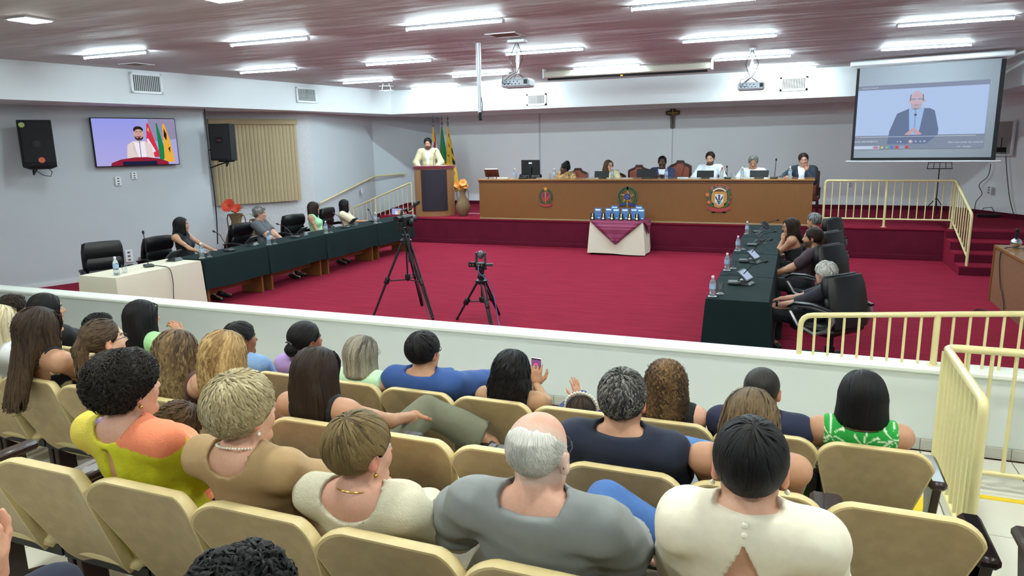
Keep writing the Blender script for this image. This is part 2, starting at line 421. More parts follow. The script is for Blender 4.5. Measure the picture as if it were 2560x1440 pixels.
def hair_obj(st, Mh, hc, S, parent, h, nl, seed):
    """Mh: 3x3 head axes (columns), hc: head centre, in the parent's space"""
    rs = np.random.RandomState(seed); k = st['k']; L = st.get('L', .08)
    fn = lambda q: hair_sdf(q, st)
    lo = A(-.16, -.24, -max(L, .1)-.06); hi = A(.16, .13, .20)
    if k in ('long', 'pony'): lo[1] = -.24-.25*L
    V, Q = surfnet(fn, lo, hi, h/S)
    cols = [lin(c) for c in st['c']]; wts = st.get('wt', [1/len(cols)]*len(cols)); cols = np.array(cols)
    base = cols[0]*(.55 if k not in ('buzz', 'bald') else .9)  # shell darkened: shade in the gaps between locks put into the colour
    C0 = np.tile(base, (len(V), 1))
    if k == 'bald': C0 = np.tile(cols[0], (len(V), 1))
    UV = np.zeros((len(V), 2)); UV[:, 0] = np.arctan2(V[:, 0], -V[:, 1])*2; UV[:, 1] = V[:, 2]*6
    parts = [(V, Q, C0)]; uvs = [UV]
    if nl:
        ctr = A(0, -.014, .045)
        dr = rs.normal(size=(nl*3, 3)); dr /= np.linalg.norm(dr, axis=1)[:, None]
        if k in ('long', 'bob'): dr = dr[(dr[:, 2] > -.75)]
        elif k == 'bald': dr = dr[(dr[:, 2] < .3)]
        else: dr = dr[dr[:, 2] > -.8]
        p = ctr+dr*.105
        def grad(p):
            e = 1e-3; g = np.stack([fn(p+A(e, 0, 0))-fn(p-A(e, 0, 0)), fn(p+A(0, e, 0))-fn(p-A(0, e, 0)), fn(p+A(0, 0, e))-fn(p-A(0, 0, e))], 1)
            return g/(np.linalg.norm(g, axis=1)[:, None]+1e-9)
        for _ in range(4): g = grad(p); p = p-g*fn(p)[:, None]
        ok = np.abs(cap(p, A(st.get('t', .014), st.get('t', .014), st.get('t', .014)+st.get('up', 0)))) < .010
        ok &= d_el(p, A(0, .122, -.02), A(.074, .083, .098)) > .0015
        p = p[ok][:nl]; n_ = len(p); steps = st.get('steps', 8 if k in ('short', 'curly', 'bald', 'bun', 'puff') else 15 if st.get('wave', 0) >= .010 else 10)
        ll = st.get('lock', {'short': .055, 'curly': .05, 'bald': .03, 'bun': .10, 'puff': .03, 'pony': .13+L, 'bob': .12+L, 'long': .10+L}.get(k, .05))
        leng = ll*(.75+.5*rs.rand(n_)); ds = leng/steps
        part = A(st.get('part', 0.0), .03, .1)
        crown = A(.01, -.055, .11)
        X = np.zeros((n_, steps+1, 3)); NN = np.zeros_like(X); X[:, 0] = p; off = (.0005+.004*rs.rand(n_))*st.get('puffy', 1)
        for s in range(steps+1):
            g = grad(X[:, s]); NN[:, s] = g
            if s == steps: break
            pp = X[:, s]
            if k in ('long', 'bob'):
                v = np.tile(A(0, 0, -1.0), (n_, 1)); away = pp-part; away[:, 2] = 0
                away /= np.linalg.norm(away, axis=1)[:, None]+1e-6
                topw = np.clip((pp[:, 2]-.02)/.08, 0, 1)[:, None]; v = v+away*topw*1.5+A(0, -.35, 0)*topw
            elif k in ('pony', 'bun'):
                tgt = A(0, -.125, .0 if k == 'pony' else st.get('bz', -.01)); v = tgt-pp; dd = np.linalg.norm(v, axis=1)[:, None]; v = v/(dd+1e-6)
                if k == 'pony': v = np.where((pp[:, 1:2] < -.105) | (pp[:, 2:3] < -.05), A(0, -.05, -1), v)
            elif k in ('curly', 'puff'):
                v = rs.normal(size=(n_, 3))*.5+(X[:, s]-X[:, s-1])/ds[:, None]*1.2 if s else rs.normal(size=(n_, 3))
                v = v+A(0, 0, -.25)
            else:
                v = pp-crown; v[:, 2] = -.02; v /= np.linalg.norm(v, axis=1)[:, None]+1e-6; v = v+A(0, .0, -.5)
                if st.get('fwd', 0): v = v+A(0, st['fwd'], 0)
                v += np.cross(g, v)*st.get('swirl', .35)
            v = v+rs.normal(size=(n_, 3))*st.get('mess', .10)
            v = v-g*np.einsum('ij,ij->i', v, g)[:, None]; v /= np.linalg.norm(v, axis=1)[:, None]+1e-6
            q = pp+v*ds[:, None]; gq = grad(q); q = q-gq*np.clip(fn(q)-off, -.02, .02)[:, None]; X[:, s+1] = q
        T = np.gradient(X, axis=1); T /= np.linalg.norm(T, axis=2)[:, :, None]+1e-9
        side = np.cross(T, NN); side /= np.linalg.norm(side, axis=2)[:, :, None]+1e-9
        tt = np.linspace(0, 1, steps+1)[None, :, None]
        wa = st.get('wave', 0); wf = st.get('wf', 2.5); ph = rs.rand(n_, 1, 1)*6.28
        if wa:
            arg = 6.28*wf*tt*(leng[:, None, None]/.2)+ph*st.get('wr', 1); ramp = np.clip(tt*2.5, 0, 1)
            X = X+side*np.sin(arg)*wa*ramp+NN*(np.cos(arg)*.7+.6)*wa*ramp
        wl = st.get('lw', .006)*(.6+.8*rs.rand(n_, 1, 1)); prof = np.clip(np.minimum((tt+.12)*3, (1.08-tt)*2.2), 0, 1)
        a_ = wl*prof; b_ = wl*(.45 if k in ('curly', 'puff') else .22)*prof
        R = np.stack([X-side*a_-NN*b_*.4, X+NN*b_, X+side*a_-NN*b_*.4], 2)
        VV = R.reshape(-1, 3); ids = np.arange(n_*(steps+1)*3).reshape(n_, steps+1, 3)
        QQ = np.stack([ids[:, :-1, :-1], ids[:, :-1, 1:], ids[:, 1:, 1:], ids[:, 1:, :-1]], -1).reshape(-1, 4)
        pz = X[:, 0]; cn = .5+.5*np.sin(pz[:, 0]*70+2*np.sin(pz[:, 1]*40+seed)); co_ = st.get('coh', .6); cn = np.clip(cn*co_+rs.rand(n_)*(1-co_), 0, .999); cum = np.concatenate([[0], np.cumsum(np.array(wts)/sum(wts))[:-1]+.0]); cum = cum/max(cum[-1], 1e-6)*.92 if len(cols) > 1 else cum; cc = (np.stack([np.interp(cn, cum, cols[:, j]) for j in range(3)], 1) if len(cols) > 1 else np.tile(cols[0], (n_, 1)))*(.88+.24*rs.rand(n_, 1))
        tip = st.get('tip')
        CC = np.repeat(np.repeat(cc[:, None], steps+1, 1)[:, :, None], 3, 2)
        if tip is not None:
            tf = np.clip((tt[..., None]-.3)*1.4, 0, 1)*(.5+.35*rs.rand(n_, 1, 1, 1)); tf = np.clip(tf, 0, 1); CC = CC*(1-tf)+np.array(lin(tip))*tf
        CC = CC.reshape(-1, 3)
        uu = np.zeros((n_, steps+1, 3, 2)); uu[..., 0] = np.array([0, .5, 1])+rs.rand(n_, 1, 1)*40; uu[..., 1] = np.linspace(0, 2, steps+1)[None, :, None]
        parts.append((VV, QQ, CC)); uvs.append(uu.reshape(-1, 2))
    V, Q, C = join(parts); UV = np.concatenate(uvs)
    V = (V*S)@Mh.T+hc
    return np_obj('hair', V, Q, HAIRM, parent, C, UV)
def hand_sdf(q, curl, spread, thumb):
    """hand frame: +y fingers, +z back of hand, x side (thumb at +x)"""
    d = d_el(q, A(0, .045, 0), A(.040, .052, .015)); d = smin(d, d_rc(q, A(0, -.03, 0), A(0, .02, 0), .024, .027), .02)
    for i, (x, L) in enumerate(((.030, .070), (.010, .080), (-.011, .074), (-.030, .058))):
        a0 = A(x, .082-.006*abs(i-1.3), 0); an = -curl*.6; s = spread*(1.5-i)*.10; p = a0
        for sgm, fr in ((0, .45), (1, .30), (2, .25)):
            dv = A(math.sin(s)*math.cos(an), math.cos(s)*math.cos(an), math.sin(an)); nx = p+dv*L*fr
            d = smin(d, d_rc(q, p, nx, .0092-.0009*sgm, .0083-.0009*sgm), .004); p = nx; an -= curl
    p = A(.030, .015, -.004); an = thumb
    for L, r in ((.038, .013), (.030, .0105), (.024, .009)):
        dv = A(math.sin(an), math.cos(an), -.25); nx = p+dv/np.linalg.norm(dv)*L; d = smin(d, d_rc(q, p, nx, r, r*.85), .010); p = nx; an -= .35
    return d
def ik(a, t, l1, l2, pole):
    v = t-a; D = np.linalg.norm(v)
    if D > (l1+l2)*.985: v = v/D*(l1+l2)*.985; D = np.linalg.norm(v); t = a+v
    x = (l1*l1-l2*l2+D*D)/(2*D); hh = math.sqrt(max(l1*l1-x*x, 0)); u = v/D; pl = pole-u*(pole@u); pl = pl/(np.linalg.norm(pl)+1e-9)
    return a+u*x+pl*hh, t
SKIN = {'pale': 'DDB49C', 'fair': 'CFA088', 'pink': 'C99A86', 'tan': 'BA8C70', 'olive': 'AF8766', 'brown': '8A5A3E', 'dark': '4E3226'}
PEOPLE = {}; INFO = {}
def person(key, label, head, floor, yaw=0, hyaw=0, hpitch=0, hroll=0, S=1.0, fem=False, lean=-.06, leanx=0, seat=.50, skin='fair', hair=None, top=None, legs=None,
           handL=None, handR=None, hdirL=None, hdirR=None, curl=.35, res=.012, hres=None, nl=300, wd=1.0, sw=None, stand=False, knees=None, shoes='17171A',
           beard=None, glasses=None, earring=None, group=None, seed=1, handup=None, pelv=None, palmL=None, palmR=None, neckl=1.0, skirt=False, brow=None, elbR=None, elbL=None):
    yaw = math.radians(yaw); B = rxyz(0, yaw, 0); head = np.array(head, float)
    off = A(leanx, lean, 0); pw = head-B@off; org = A(pw[0], pw[1], floor)
    root = thing('person', label, 'person', org, yaw, group); PEOPLE[key] = root
    hc = A(leanx, lean, head[2]-floor)
    Mh = rxyz(math.radians(hpitch), math.radians(hyaw), math.radians(hroll))
    P = A(0, 0, seat+.09) if not stand else A(0, 0, .93)
    if pelv is not None: P = P+A(*pelv)
    base_n = hc+Mh@A(0, -.020, -.105)*S                     # skull base
    Nb = hc+A(0, -.035, -.160*neckl)*S                                # neck base
    up = Nb-P; Lt = np.linalg.norm(up); u = up/Lt
    sw = (sw or (.172 if fem else .190))*S
    Bt = basis(up, A(0, 1, 0)); X = Bt[:, 0]; Fd = Bt[:, 1]
    g = wd*S; cr = (.135 if fem else .150)*g
    cpos = P+u*Lt*.70+Fd*.01; apos = P+u*Lt*.36+Fd*.02
    tor = [('el', P+u*.03, A(.165*g, .125*g, .115), Bt, .05), ('el', apos, A((.130 if fem else .145)*g, .112*g, Lt*.26), Bt, .06),
           ('el', cpos, A(cr, .103*g, Lt*.30), Bt, .06)]
    shc = P+u*(Lt*.935)
    shL, shR = shc-X*sw, shc+X*sw
    tor += [('rc', shc-X*(sw-.035), shc+X*(sw-.035), .052*S, .052*S, .06)]
    for s in (shL, shR): tor.append(('rc', Nb+A(0, 0, -.005), s+A(0, 0, .008), .056*S, .042*S, .05))
    if fem:
        for s in (-1, 1): tor.append(('el', cpos+X*s*.065*g+Fd*.085*g-u*.01, A(.06, .05, .06)*g, Bt, .04))
    nr = (.047 if fem else .056)*S*(1+.3*(wd-1))
    neck = [('rc', Nb-u*.03, base_n, nr*1.12, nr, .035), ('rc', Nb+A(0, .02, 0), hc+Mh@A(0, .02, -.07)*S, nr*.8, nr*.8, .03)]
    # arms
    l1, l2 = .285*S, .250*S; HT = []
    arm = []; hands = []
    for sd, sh, ht, hd, pm, el in ((-1, shL, handL, hdirL, palmL, elbL), (1, shR, handR, hdirR, palmR, elbR)):
        t = A(*ht) if ht is not None else (A(sd*.085, .27, P[2]+.085) if not stand else A(sd*.22, .05, .80))
        pole = A(*el) if el is not None else A(sd*.8, -.5, -.55)
        E, Wr = ik(sh, t, l1, l2, pole)
        ra, rb, rc_ = (.043*g, .036*g, .025*S) if fem else (.050*g, .041*g, .029*S)
        arm.append([('rc', sh, E, ra, rb, .045), ('rc', E, Wr, rb, rc_, .02)])
        fd = A(*hd) if hd is not None else (Wr-E); fd = fd/np.linalg.norm(fd)
        pn = A(*pm) if pm is not None else A(0, 0, 1); z = pn-fd*(pn@fd); z /= np.linalg.norm(z); xx = np.cross(fd, z)
        hands.append((Wr, np.stack([xx, fd, z], 1), sd)); HT.append((sh, E, Wr))
    # legs
    leg = []; feet = []
    for i, sd in enumerate((-1, 1)):
        hip = P+A(sd*.09*g, 0, -.01)
        if stand: kn = A(sd*.095, .02, .49); an = A(sd*.10, -.01, .085); toe = A(sd*.13, .15, .03)
        else:
            kn = P+A(sd*.12, .44*S, -.01); an = A(sd*.12, kn[1]+.01, .085); toe = an+A(sd*.03, .15, -.05)
        if knees and knees[i] is not None: kn, an, toe = [A(*v) for v in knees[i]]
        leg.append([('rc', hip, kn, .088*g, .058*g, .05), ('rc', kn, an, .056*g, .038*S, .02)]); feet.append((an, toe))
    allp = tor+neck+arm[0]+arm[1]+leg[0]+leg[1]+[('rc', a+A(0, 0, -.02), t, .034, .026, .02) for a, t in feet]
    pts = np.array([q for pr in allp for q in (([pr[1], pr[2]]) if pr[0] == 'rc' else [pr[1]-.14, pr[1]+.14])])
    lo, hi = pts.min(0)-.12, pts.max(0)+.12; lo[2] = max(lo[2], -.06)
    tone = np.array(lin(SKIN.get(skin, skin)))
    hfn = lambda p: head_sdf((p-hc)@Mh/S, fem)*S
    def bfn(p):
        d = ev(allp, p)
        m = np.linalg.norm(p-hc, axis=1) < .26*S; r = np.full(len(p), 9.0)
        if m.any(): r[m] = hfn(p[m])
        return smin(d, np.where(m, r, np.linalg.norm(p-hc, axis=1)-.13), .03*S)
    nlist = tor+neck+[arm[0][0], arm[1][0]]
    tl_ = (top if isinstance(top, list) else [top])[0] if top else {}; seam = .30 if tl_.get('sleeve') in ('none', 'tank', 'strapless') or tl_.get('keyhole') else .155
    def hdfn(p): return np.maximum(bfn(p), -(p-(hc+A(0, 0, -(seam+.017)*S)))@u)
    hres = hres or max(res*.68, .0068); bres = res*2.1
    def bcut(p): return smax(bfn(p), np.where(np.hypot(p[:, 0]-hc[0], p[:, 1]-hc[1]) < .24*S, (p-(hc+A(0, 0, -seam*S)))@u, -1), 0)
    Vb, Qb = surfnet(bcut, lo, hi, bres)
    Vh, Qh = surfnet(hdfn, hc-A(.26, .20 if seam < .2 else .26, seam+.05)*S, hc+A(.26, .15, .15)*S, hres)
    def colr(V):
        q = (V-hc)@Mh/S; C = np.tile(tone, (len(V), 1)); nh = np.linalg.norm(q, axis=1) < .2
        red = np.array([1.10, .88, .86])
        ear = nh & (np.abs(q[:, 0]) > .074) & (np.abs(q[:, 2]) < .05); C[ear] *= np.array([1.08, .80, .76])
        ck = nh & (d_el(q, A(.038, .075, -.03), A(.022, .03, .02)) < 0) | nh & (d_el(q, A(-.038, .075, -.03), A(.022, .03, .02)) < 0); C[ck] *= red
        lp = nh & (d_el(q, A(0, .094, -.062), A(.024, .016, .011)) < 0); C[lp] = tone*np.array([.85, .45, .45]) if skin != 'dark' else tone*np.array([1.2, .8, .8])
        hcol = np.array(lin(brow or (hair['c'][0] if hair else '2A2220')))
        for s in (-1, 1):
            bw = nh & (q[:, 1] > .06) & (np.abs(q[:, 2]-(.026-.25*abs(1)*(np.abs(q[:, 0])-.03)**1)) < .0045) & (q[:, 0]*s > .012) & (q[:, 0]*s < .052); C[bw] = hcol*.8+tone*.15
        if beard:
            bc = np.array(lin(beard)); r = nh & (q[:, 2] < -.040) & (q[:, 1] > -.01) & (q[:, 2] > -.128) & ~lp; r |= nh & (np.abs(q[:, 2]+.050) < .006) & (q[:, 1] > .08) & (np.abs(q[:, 0]) < .026); r |= nh & (q[:, 2] < 0) & (np.abs(q[:, 0]) > .058) & (q[:, 1] > -.002) & (q[:, 1] < .03)
            r &= ((q[:, 2] > -.115) | (q[:, 1] > .05)) & ~((np.abs(q[:, 0]) < .055) & (q[:, 2] > -.058) & (q[:, 1] > .06) & ~((np.abs(q[:, 2]+.050) < .005) & (np.abs(q[:, 0]) < .026))); C[r] = bc*.85+tone*.12
        if hair and hair['k'] == 'bald':
            t = np.clip((.085-(q[:, 2]+q[:, 1]*.75))/.05, 0, 1)[:, None]*nh[:, None]; t = t*(q[:, 1:2] < .03)*np.clip((q[:, 2:3]+.070)/.025, 0, 1); C = C*(1-t*.45)+np.array(lin(hair['c'][0]))*t*.45
        return C
    parts = [(Vb, Qb, colr(Vb)), (Vh, Qh, colr(Vh))]
    hh = max(res*.50, .0057)
    for Wr, M, sd in hands:
        Vn, Qn = surfnet(lambda q: hand_sdf(q*A(sd, 1, 1), curl, .6, .75), A(-.10, -.045, -.11), A(.10, .18, .04), hh)
        Vn = (Vn*S)@M.T+Wr; Qn = Qn; cc = np.tile(tone*np.array([1.02, .93, .9]), (len(Vn), 1)); parts.append((Vn, Qn, cc))
    V, Q, C = join(parts)
    np_obj('body', V, Q, SKINM, root, C)
    # eyes
    for s in (-1, 1):
        e = MB(); e.sph((0, 0, 0), .0104*S, 10); vv = np.array(e.v); cc = np.tile([.8, .78, .75], (len(vv), 1)); cc[vv[:, 1] > .0085*S] = lin('2B1B12')
        # second sphere with a front-facing pole keeps the iris round
        vv = vv[:, [0, 2, 1]]; cc = np.tile([.52, .50, .48], (len(vv), 1)); cc[vv[:, 1] > .0062*S] = lin('2B1B12')
        me = bpy.data.meshes.new('eye'); me.from_pydata(((vv)@Mh.T+hc+Mh@A(s*.031, .0815, .003)*S).tolist(), [], e.f)
        a = me.color_attributes.new('Col', 'FLOAT_COLOR', 'POINT'); c4 = np.ones((len(vv), 4), f32); c4[:, :3] = cc; a.data.foreach_set('color', c4.ravel()); me.materials.append(EYEM); link('eye', me, root)
    if hair: hair_obj(hair, Mh, hc, S, root, hair.get('h', hres*1.1 if nl == 0 else .0138), nl, seed)
    # clothes
    info = dict(root=root, hc=hc, Mh=Mh, Nb=Nb, u=u, X=X, Fd=Fd, P=P, S=S, sh=(shL, shR), HT=HT, Bt=Bt, Lt=Lt, nr=nr, hands=hands, feet=feet)
    if top:
        layers = top if isinstance(top, list) else [top]
        for ly in layers:
            o = ly.get('off', .010); sl = ly.get('sleeve', 'short'); wr = ly.get('wr', .004)
            loose = ly.get('loose', .012)
            frac = {'none': 0, 'tank': 0, 'strapless': 0, 'cap': .35, 'short': .72, 'elbow': 1.0, 'three': 1.6, 'long': 1.96}[sl]
            def tfn(p, o=o, frac=frac, ly=ly, wr=wr, loose=loose, sl=sl):
                d = ev(tor+neck[:1], p, o+wr*.9)
                for ai, (sh, E, Wr) in enumerate(HT):
                    r0, r1, r2 = arm[ai][0][3]+wr*.9, arm[ai][0][4]+wr*.9, arm[ai][1][4]; puff = ly.get('puff', 0)
                    if frac > 0:
                        f = min(frac, 1); b = sh+(E-sh)*f; e = d_rc(p, sh, b+(E-sh)*.0, r0+o+puff*.4, r0+(r1-r0)*f+o+loose+puff)
                        if frac <= 1:
                            dn = (E-sh)/np.linalg.norm(E-sh); e = smax(e, (p-b)@dn, .006)
                        d = smin(d, e, .04)
                        if frac > 1:
                            b2 = E+(Wr-E)*(frac-1); e = d_rc(p, E, b2, r1+o+loose*.8, r1+(r2-r1)*(frac-1)+o+loose*.6); dn = (Wr-E)/np.linalg.norm(Wr-E)
                            e = smax(e, (p-b2)@dn, .006); d = smin(d, e, .02)
                    elif sl in ('none', 'tank'):
                        sx = -1 if ai == 0 else 1
                        inn = ly.get('strap', .06 if sl == 'tank' else .03)
                        pl = (p-(sh-X*sx*inn))@(X*sx); z = (p-sh)@u
                        cutd = np.minimum(pl, z+ly.get('armhole', .10)); d = smax(d, cutd, .02)
                if sl == 'strapless': d = smax(d, (p-(shc-u*ly.get('drop', .10)))@u, .01)
                if wr: d = d-wrinkle(p, seed+7, wr, ly.get('wfr', 24))*np.clip((np.linalg.norm(p-Nb, axis=1)-.11)/.08, 0, 1)
                nk = ly.get('neck', (.064, .066, .036)); nc = Nb+A(*ly.get('nc', (0, .01, .02)))
                d = smax(d, -d_el(p, nc, A(*nk)*S, Bt), .004)
                rv = p-Nb; au = rv@u; rd = np.linalg.norm(rv-au[:, None]*u, axis=1); d = smax(d, -np.maximum(-((p-(Nb+u*ly.get('nh', .014)))@(u+Fd*.45)), rd-nr*1.12-.030), .004)
                if ly.get('vee'):
                    z = (p-Nb)@u; q = np.abs((p-Nb)@X); vv_, vd = ly['vee']; wv = vv_*np.clip((z+vd)/vd, 0, 1)
                    ff = (p-cpos)@Fd; d = smax(d, -np.maximum(q-wv, -(ff-.0)), .003)
                if ly.get('keyhole'):
                    z = (p-Nb)@u; q = np.abs((p-Nb)@X); k0, k1, kw = ly['keyhole']; tt_ = np.clip((-z-k0)/(k1-k0), 0, 1)
                    wv = kw*np.clip(tt_*1.7, 0, 1)*np.clip((1-tt_)*6, 0, 1)-.001 if kw > .03 else kw*(tt_ > 0)*(tt_ < 1)-.001; ff = (p-cpos)@Fd; d = smax(d, -np.maximum(q-wv, ff), .003)
                if ly.get('collar'):
                    ch = ly['collar']; ax = (p-Nb)@u; rad = np.linalg.norm((p-Nb)-ax[:, None]*u-Fd*.01*0, axis=1); rr = nr*1.12+.020*S+ly.get('cw', 0)-ax*.12
                    e = np.maximum(np.abs(rad-rr)-.009, np.abs(ax-ch*.5+.005-.012*0+((p-Nb)@Fd)*.25)-ch); d = smin(d, e, .012)
                hem = ly.get('hem', .02); d = smax(d, (P+u*(-.06+hem)-p)@u, .006)
                return d
            mlo = np.minimum(lo, 9); cres = ly.get('res', res*1.15)
            aa = np.array([P, shL, shR, Nb]+([HT[0][1], HT[1][1]] if frac > .3 else [])+([HT[0][2], HT[1][2]] if frac > 1 else []))
            V, Q = surfnet(tfn, aa.min(0)-.20*max(1, wd), aa.max(0)+.17, cres)
            cf = ly.get('colf'); base = np.array(lin(ly.get('c', 'FFFFFF')))
            q = np.stack([(V-P)@X, (V-P)@Fd, (V-P)@u], 1)
            C = cf(q, base) if cf else np.tile(base, (len(V), 1))
            np_obj(ly.get('name', 'shirt'), V, Q, ly.get('m') or CLOTH, root, C)
    if legs:
        o = legs.get('off', .014); wr = legs.get('wr', .005); lf = legs.get('len', .93)
        def lfn(p):
            d = smax(ev([tor[0]], p, o), (p-(P+u*.10))@u, .006)
            for L_ in leg:
                hip, kn, an = L_[0][1], L_[0][2], L_[1][2]; e = d_rc(p, hip, kn, L_[0][3]+o, L_[0][4]+o)
                if lf > .5:
                    b = kn+(an-kn)*min(1, (lf-.5)*2); dn = (an-kn)/np.linalg.norm(an-kn)
                    e = smin(e, smax(d_rc(p, kn, b, L_[1][3]+o, L_[1][4]+o+legs.get('flare', .018)), (p-b)@dn, .006), .02)
                else: b = hip+(kn-hip)*lf*2; dn = (kn-hip)/np.linalg.norm(kn-hip); e = smax(e, (p-b)@dn, .006)
                d = smin(d, e, .035)
            if wr: d = d-wrinkle(p, seed+3, wr, 26)
            return d
        aa = np.array([P]+[L_[0][2] for L_ in leg]+[L_[1][2] for L_ in leg]); l2_, h2_ = aa.min(0)-.17, aa.max(0)+.19
        V, Q = surfnet(lfn, l2_, h2_, legs.get('res', res*1.9))
        np_obj(legs.get('name', 'trousers'), V, Q, legs.get('m') or CLOTH, root, np.tile(np.array(lin(legs['c'])), (len(V), 1)))
    for a, t in feet:
        fd = (t-a); fl = np.linalg.norm(fd); fdn = fd/fl
        upv = A(0, 0, 1) if abs(fdn[2]) < .8 else A(0, 1, 0)
        Bf = basis(upv-fdn*(upv@fdn), fdn)
        def sfn(p):
            q = (p-a)@Bf; d = d_rc(q, A(0, -.035, -.035), A(0, fl*.95, -.020), .042, .036); d = smin(d, d_rc(q, A(0, 0, 0), A(0, 0, -.03), .045, .045), .02)
            d = smax(d, -.062-q[:, 2], .004); d = smax(d, q[:, 2]-.025+np.clip(q[:, 1], 0, 1)*.12, .006); return d
        aa = np.array([a, t]); V, Q = surfnet(sfn, aa.min(0)-.10, aa.max(0)+.10, max(res*1.1, .013))
        if len(V): np_obj('shoe', V, Q, mat('shoe_'+shoes, shoes, rough=.4), root, None)
    if glasses:
        gm = mat('glasses_'+glasses, glasses, rough=.3, metal=.4); b = MB()
        for s in (-1, 1):
            pts = [A(s*.032+.024*math.cos(t), .104-.006*abs(math.cos(t)), .002+.018*math.sin(t)) for t in np.linspace(0, 2*PI, 15)]
            b.tube([hc+Mh@p*S for p in pts], .0016*S, 5, cap=False)
            b.tube([hc+Mh@A(*p)*S for p in ((s*.056, .100, .006), (s*.074, .06, .006), (s*.082, -.005, .004), (s*.083, -.03, -.015))], .0016*S, 5)
        b.tube([hc+Mh@A(*p)*S for p in ((-.009, .106, .004), (0, .109, .007), (.009, .106, .004))], .0016*S, 5)
        b.obj('glasses', gm, root, smooth=True)
    if earring:
        for s in (-1, 1):
            b = MB(); c = hc+Mh@A(s*.087, -.008, -.050)*S
            b.sph(c, .007*S, 8); b.tube([hc+Mh@A(s*.085, -.008, -.036)*S, c], .0015, 5)
            b.obj('earring', PEARL if earring == 'pearl' else GOLD, root, smooth=True)
    INFO[key] = info
    return info
# ================================================================== the room
ZC = 3.85; ZS = 3.24; ST = 0.62
WALL = mat('wall_paint', 'C3C9CE', rough=.75, noise=.03, nscale=1.5, bump=.05, bscale=30)
WALLB = mat('rear_wall_brightened', 'F2F4F6', rough=.75, noise=.02, nscale=1.5, bump=.05, bscale=30)  # wall colour whitened here, standing in for stronger light on the rear wall
WALLW = mat('wall_plaster_worn', 'C9C9CC', rough=.8, noise=.06, nscale=3, bump=.5, bscale=9, bdist=.03)
SOFF = mat('soffit_paint', 'DDE1E4', rough=.7, noise=.02, nscale=1)
CEILM = mat('ceiling_lining', 'BCB8B9', rough=.62, noise=.05, nscale=.8, bump=.35, bscale=1.0, bdist=.12, stretch=(.35, 1.5, 1))
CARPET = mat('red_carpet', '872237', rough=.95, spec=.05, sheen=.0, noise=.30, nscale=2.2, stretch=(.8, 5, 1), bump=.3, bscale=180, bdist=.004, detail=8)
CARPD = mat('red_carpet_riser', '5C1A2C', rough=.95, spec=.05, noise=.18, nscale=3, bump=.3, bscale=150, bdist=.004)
PARW = mat('parapet_paint', 'D2D9D7', rough=.45, noise=.02, nscale=2)
PARC = mat('parapet_cap', 'E4E9E2', rough=.35)
TILEM = mat('floor_tile', 'D2CFC2', rough=.28, noise=.04, nscale=4)
GROUT = mat('grout', '8F8C80', rough=.8)
SKT = mat('skirting_tile', 'B4B3A8', rough=.4, noise=.04)
YSTR = mat('yellow_tape', 'E5C520', rough=.5, noise=.06, nscale=12)
def struct(name, mb, m, **k):
    o = mb.obj(name, m, **k); o['kind'] = 'structure'; return o
def wallseg(name, a, b, z0, z1, m=WALL, t=.12):
    a = Vector((*a, 0)); b = Vector((*b, 0)); d = (b-a).normalized(); n = Vector((-d.y, d.x, 0))   # n points outwards (away from room) when going clockwise
    q = MB(); V = [a, b, b+n*t, a+n*t]
    q.add([(p.x, p.y, z) for z in (z0, z1) for p in V], [(3, 2, 1, 0), (4, 5, 6, 7), (0, 1, 5, 4), (1, 2, 6, 5), (2, 3, 7, 6), (3, 0, 4, 7)])
    return struct(name, q, m)
TVA, TVB = (-14.0, 5.2), (-11.57, 11.69)
WIN0, WIN1, STW, COR = (-12.35, 12.45), (-11.12, 14.6), (-11.40, 17.8), (-10.25, 19.8)
wallseg('wall_left', TVA, TVB, -.05, ZC); wallseg('wall_left_return', TVB, WIN0, -.05, ZC)
WINW = wallseg('wall_left_window', WIN0, WIN1, -.05, ZC, WALLW); wallseg('wall_left_stair', WIN1, STW, -.05, ZC)
wallseg('wall_back_left_corner', STW, COR, -.05, ZC); wallseg('wall_back', COR, (3.4, 19.8), -.05, ZC, WALLB)
wallseg('wall_back_right_corner', (3.4, 19.8), (4.75, 17.3), -.05, ZC, WALLB); wallseg('wall_right', (4.75, 17.3), (4.75, -4), -.05, ZC)
wallseg('wall_rear', (4.75, -4), (-14, -4), -.05, ZC); wallseg('wall_left_rear', (-14, -4), TVA, -.05, ZC)
q = MB(); q.box((-4.6, 7.9, ZC+.05), (19.4, 24.6, .1)); struct('ceiling', q, CEILM)
# soffit: hollow bulkhead band round the room
sp = [(-12.6, -4), (-12.6, .6), (-11.6, 7.65), (-11.05, 11.3), (-10.22, 16.95), (3.62, 16.95), (3.62, -4)]
q = MB(); inn = [Vector((*p, 0)) for p in sp]
out = [Vector(p) for p in ((-14.2, -4, 0), (-14.2, .6, 0), (-14.2, 7.65, 0), (-13.6, 11.5, 0), (-12.4, 19.95, 0), (4.9, 19.95, 0), (4.9, -4, 0))]
k = len(inn)
V = [(p.x, p.y, ZS) for p in inn]+[(p.x, p.y, ZC) for p in inn]+[(p.x, p.y, ZS) for p in out]
F = [(i, i+1, i+1+k, i+k) for i in range(k-1)]+[(i+1, i, i+2*k, i+1+2*k) for i in range(k-1)]
q.add(V, F); struct('ceiling_soffit', q, SOFF)
# floors
q = MB(); q.box((-4.6, 13.1, -.05), (19.0, 14.0, .1)); struct('floor', q, CARPET)
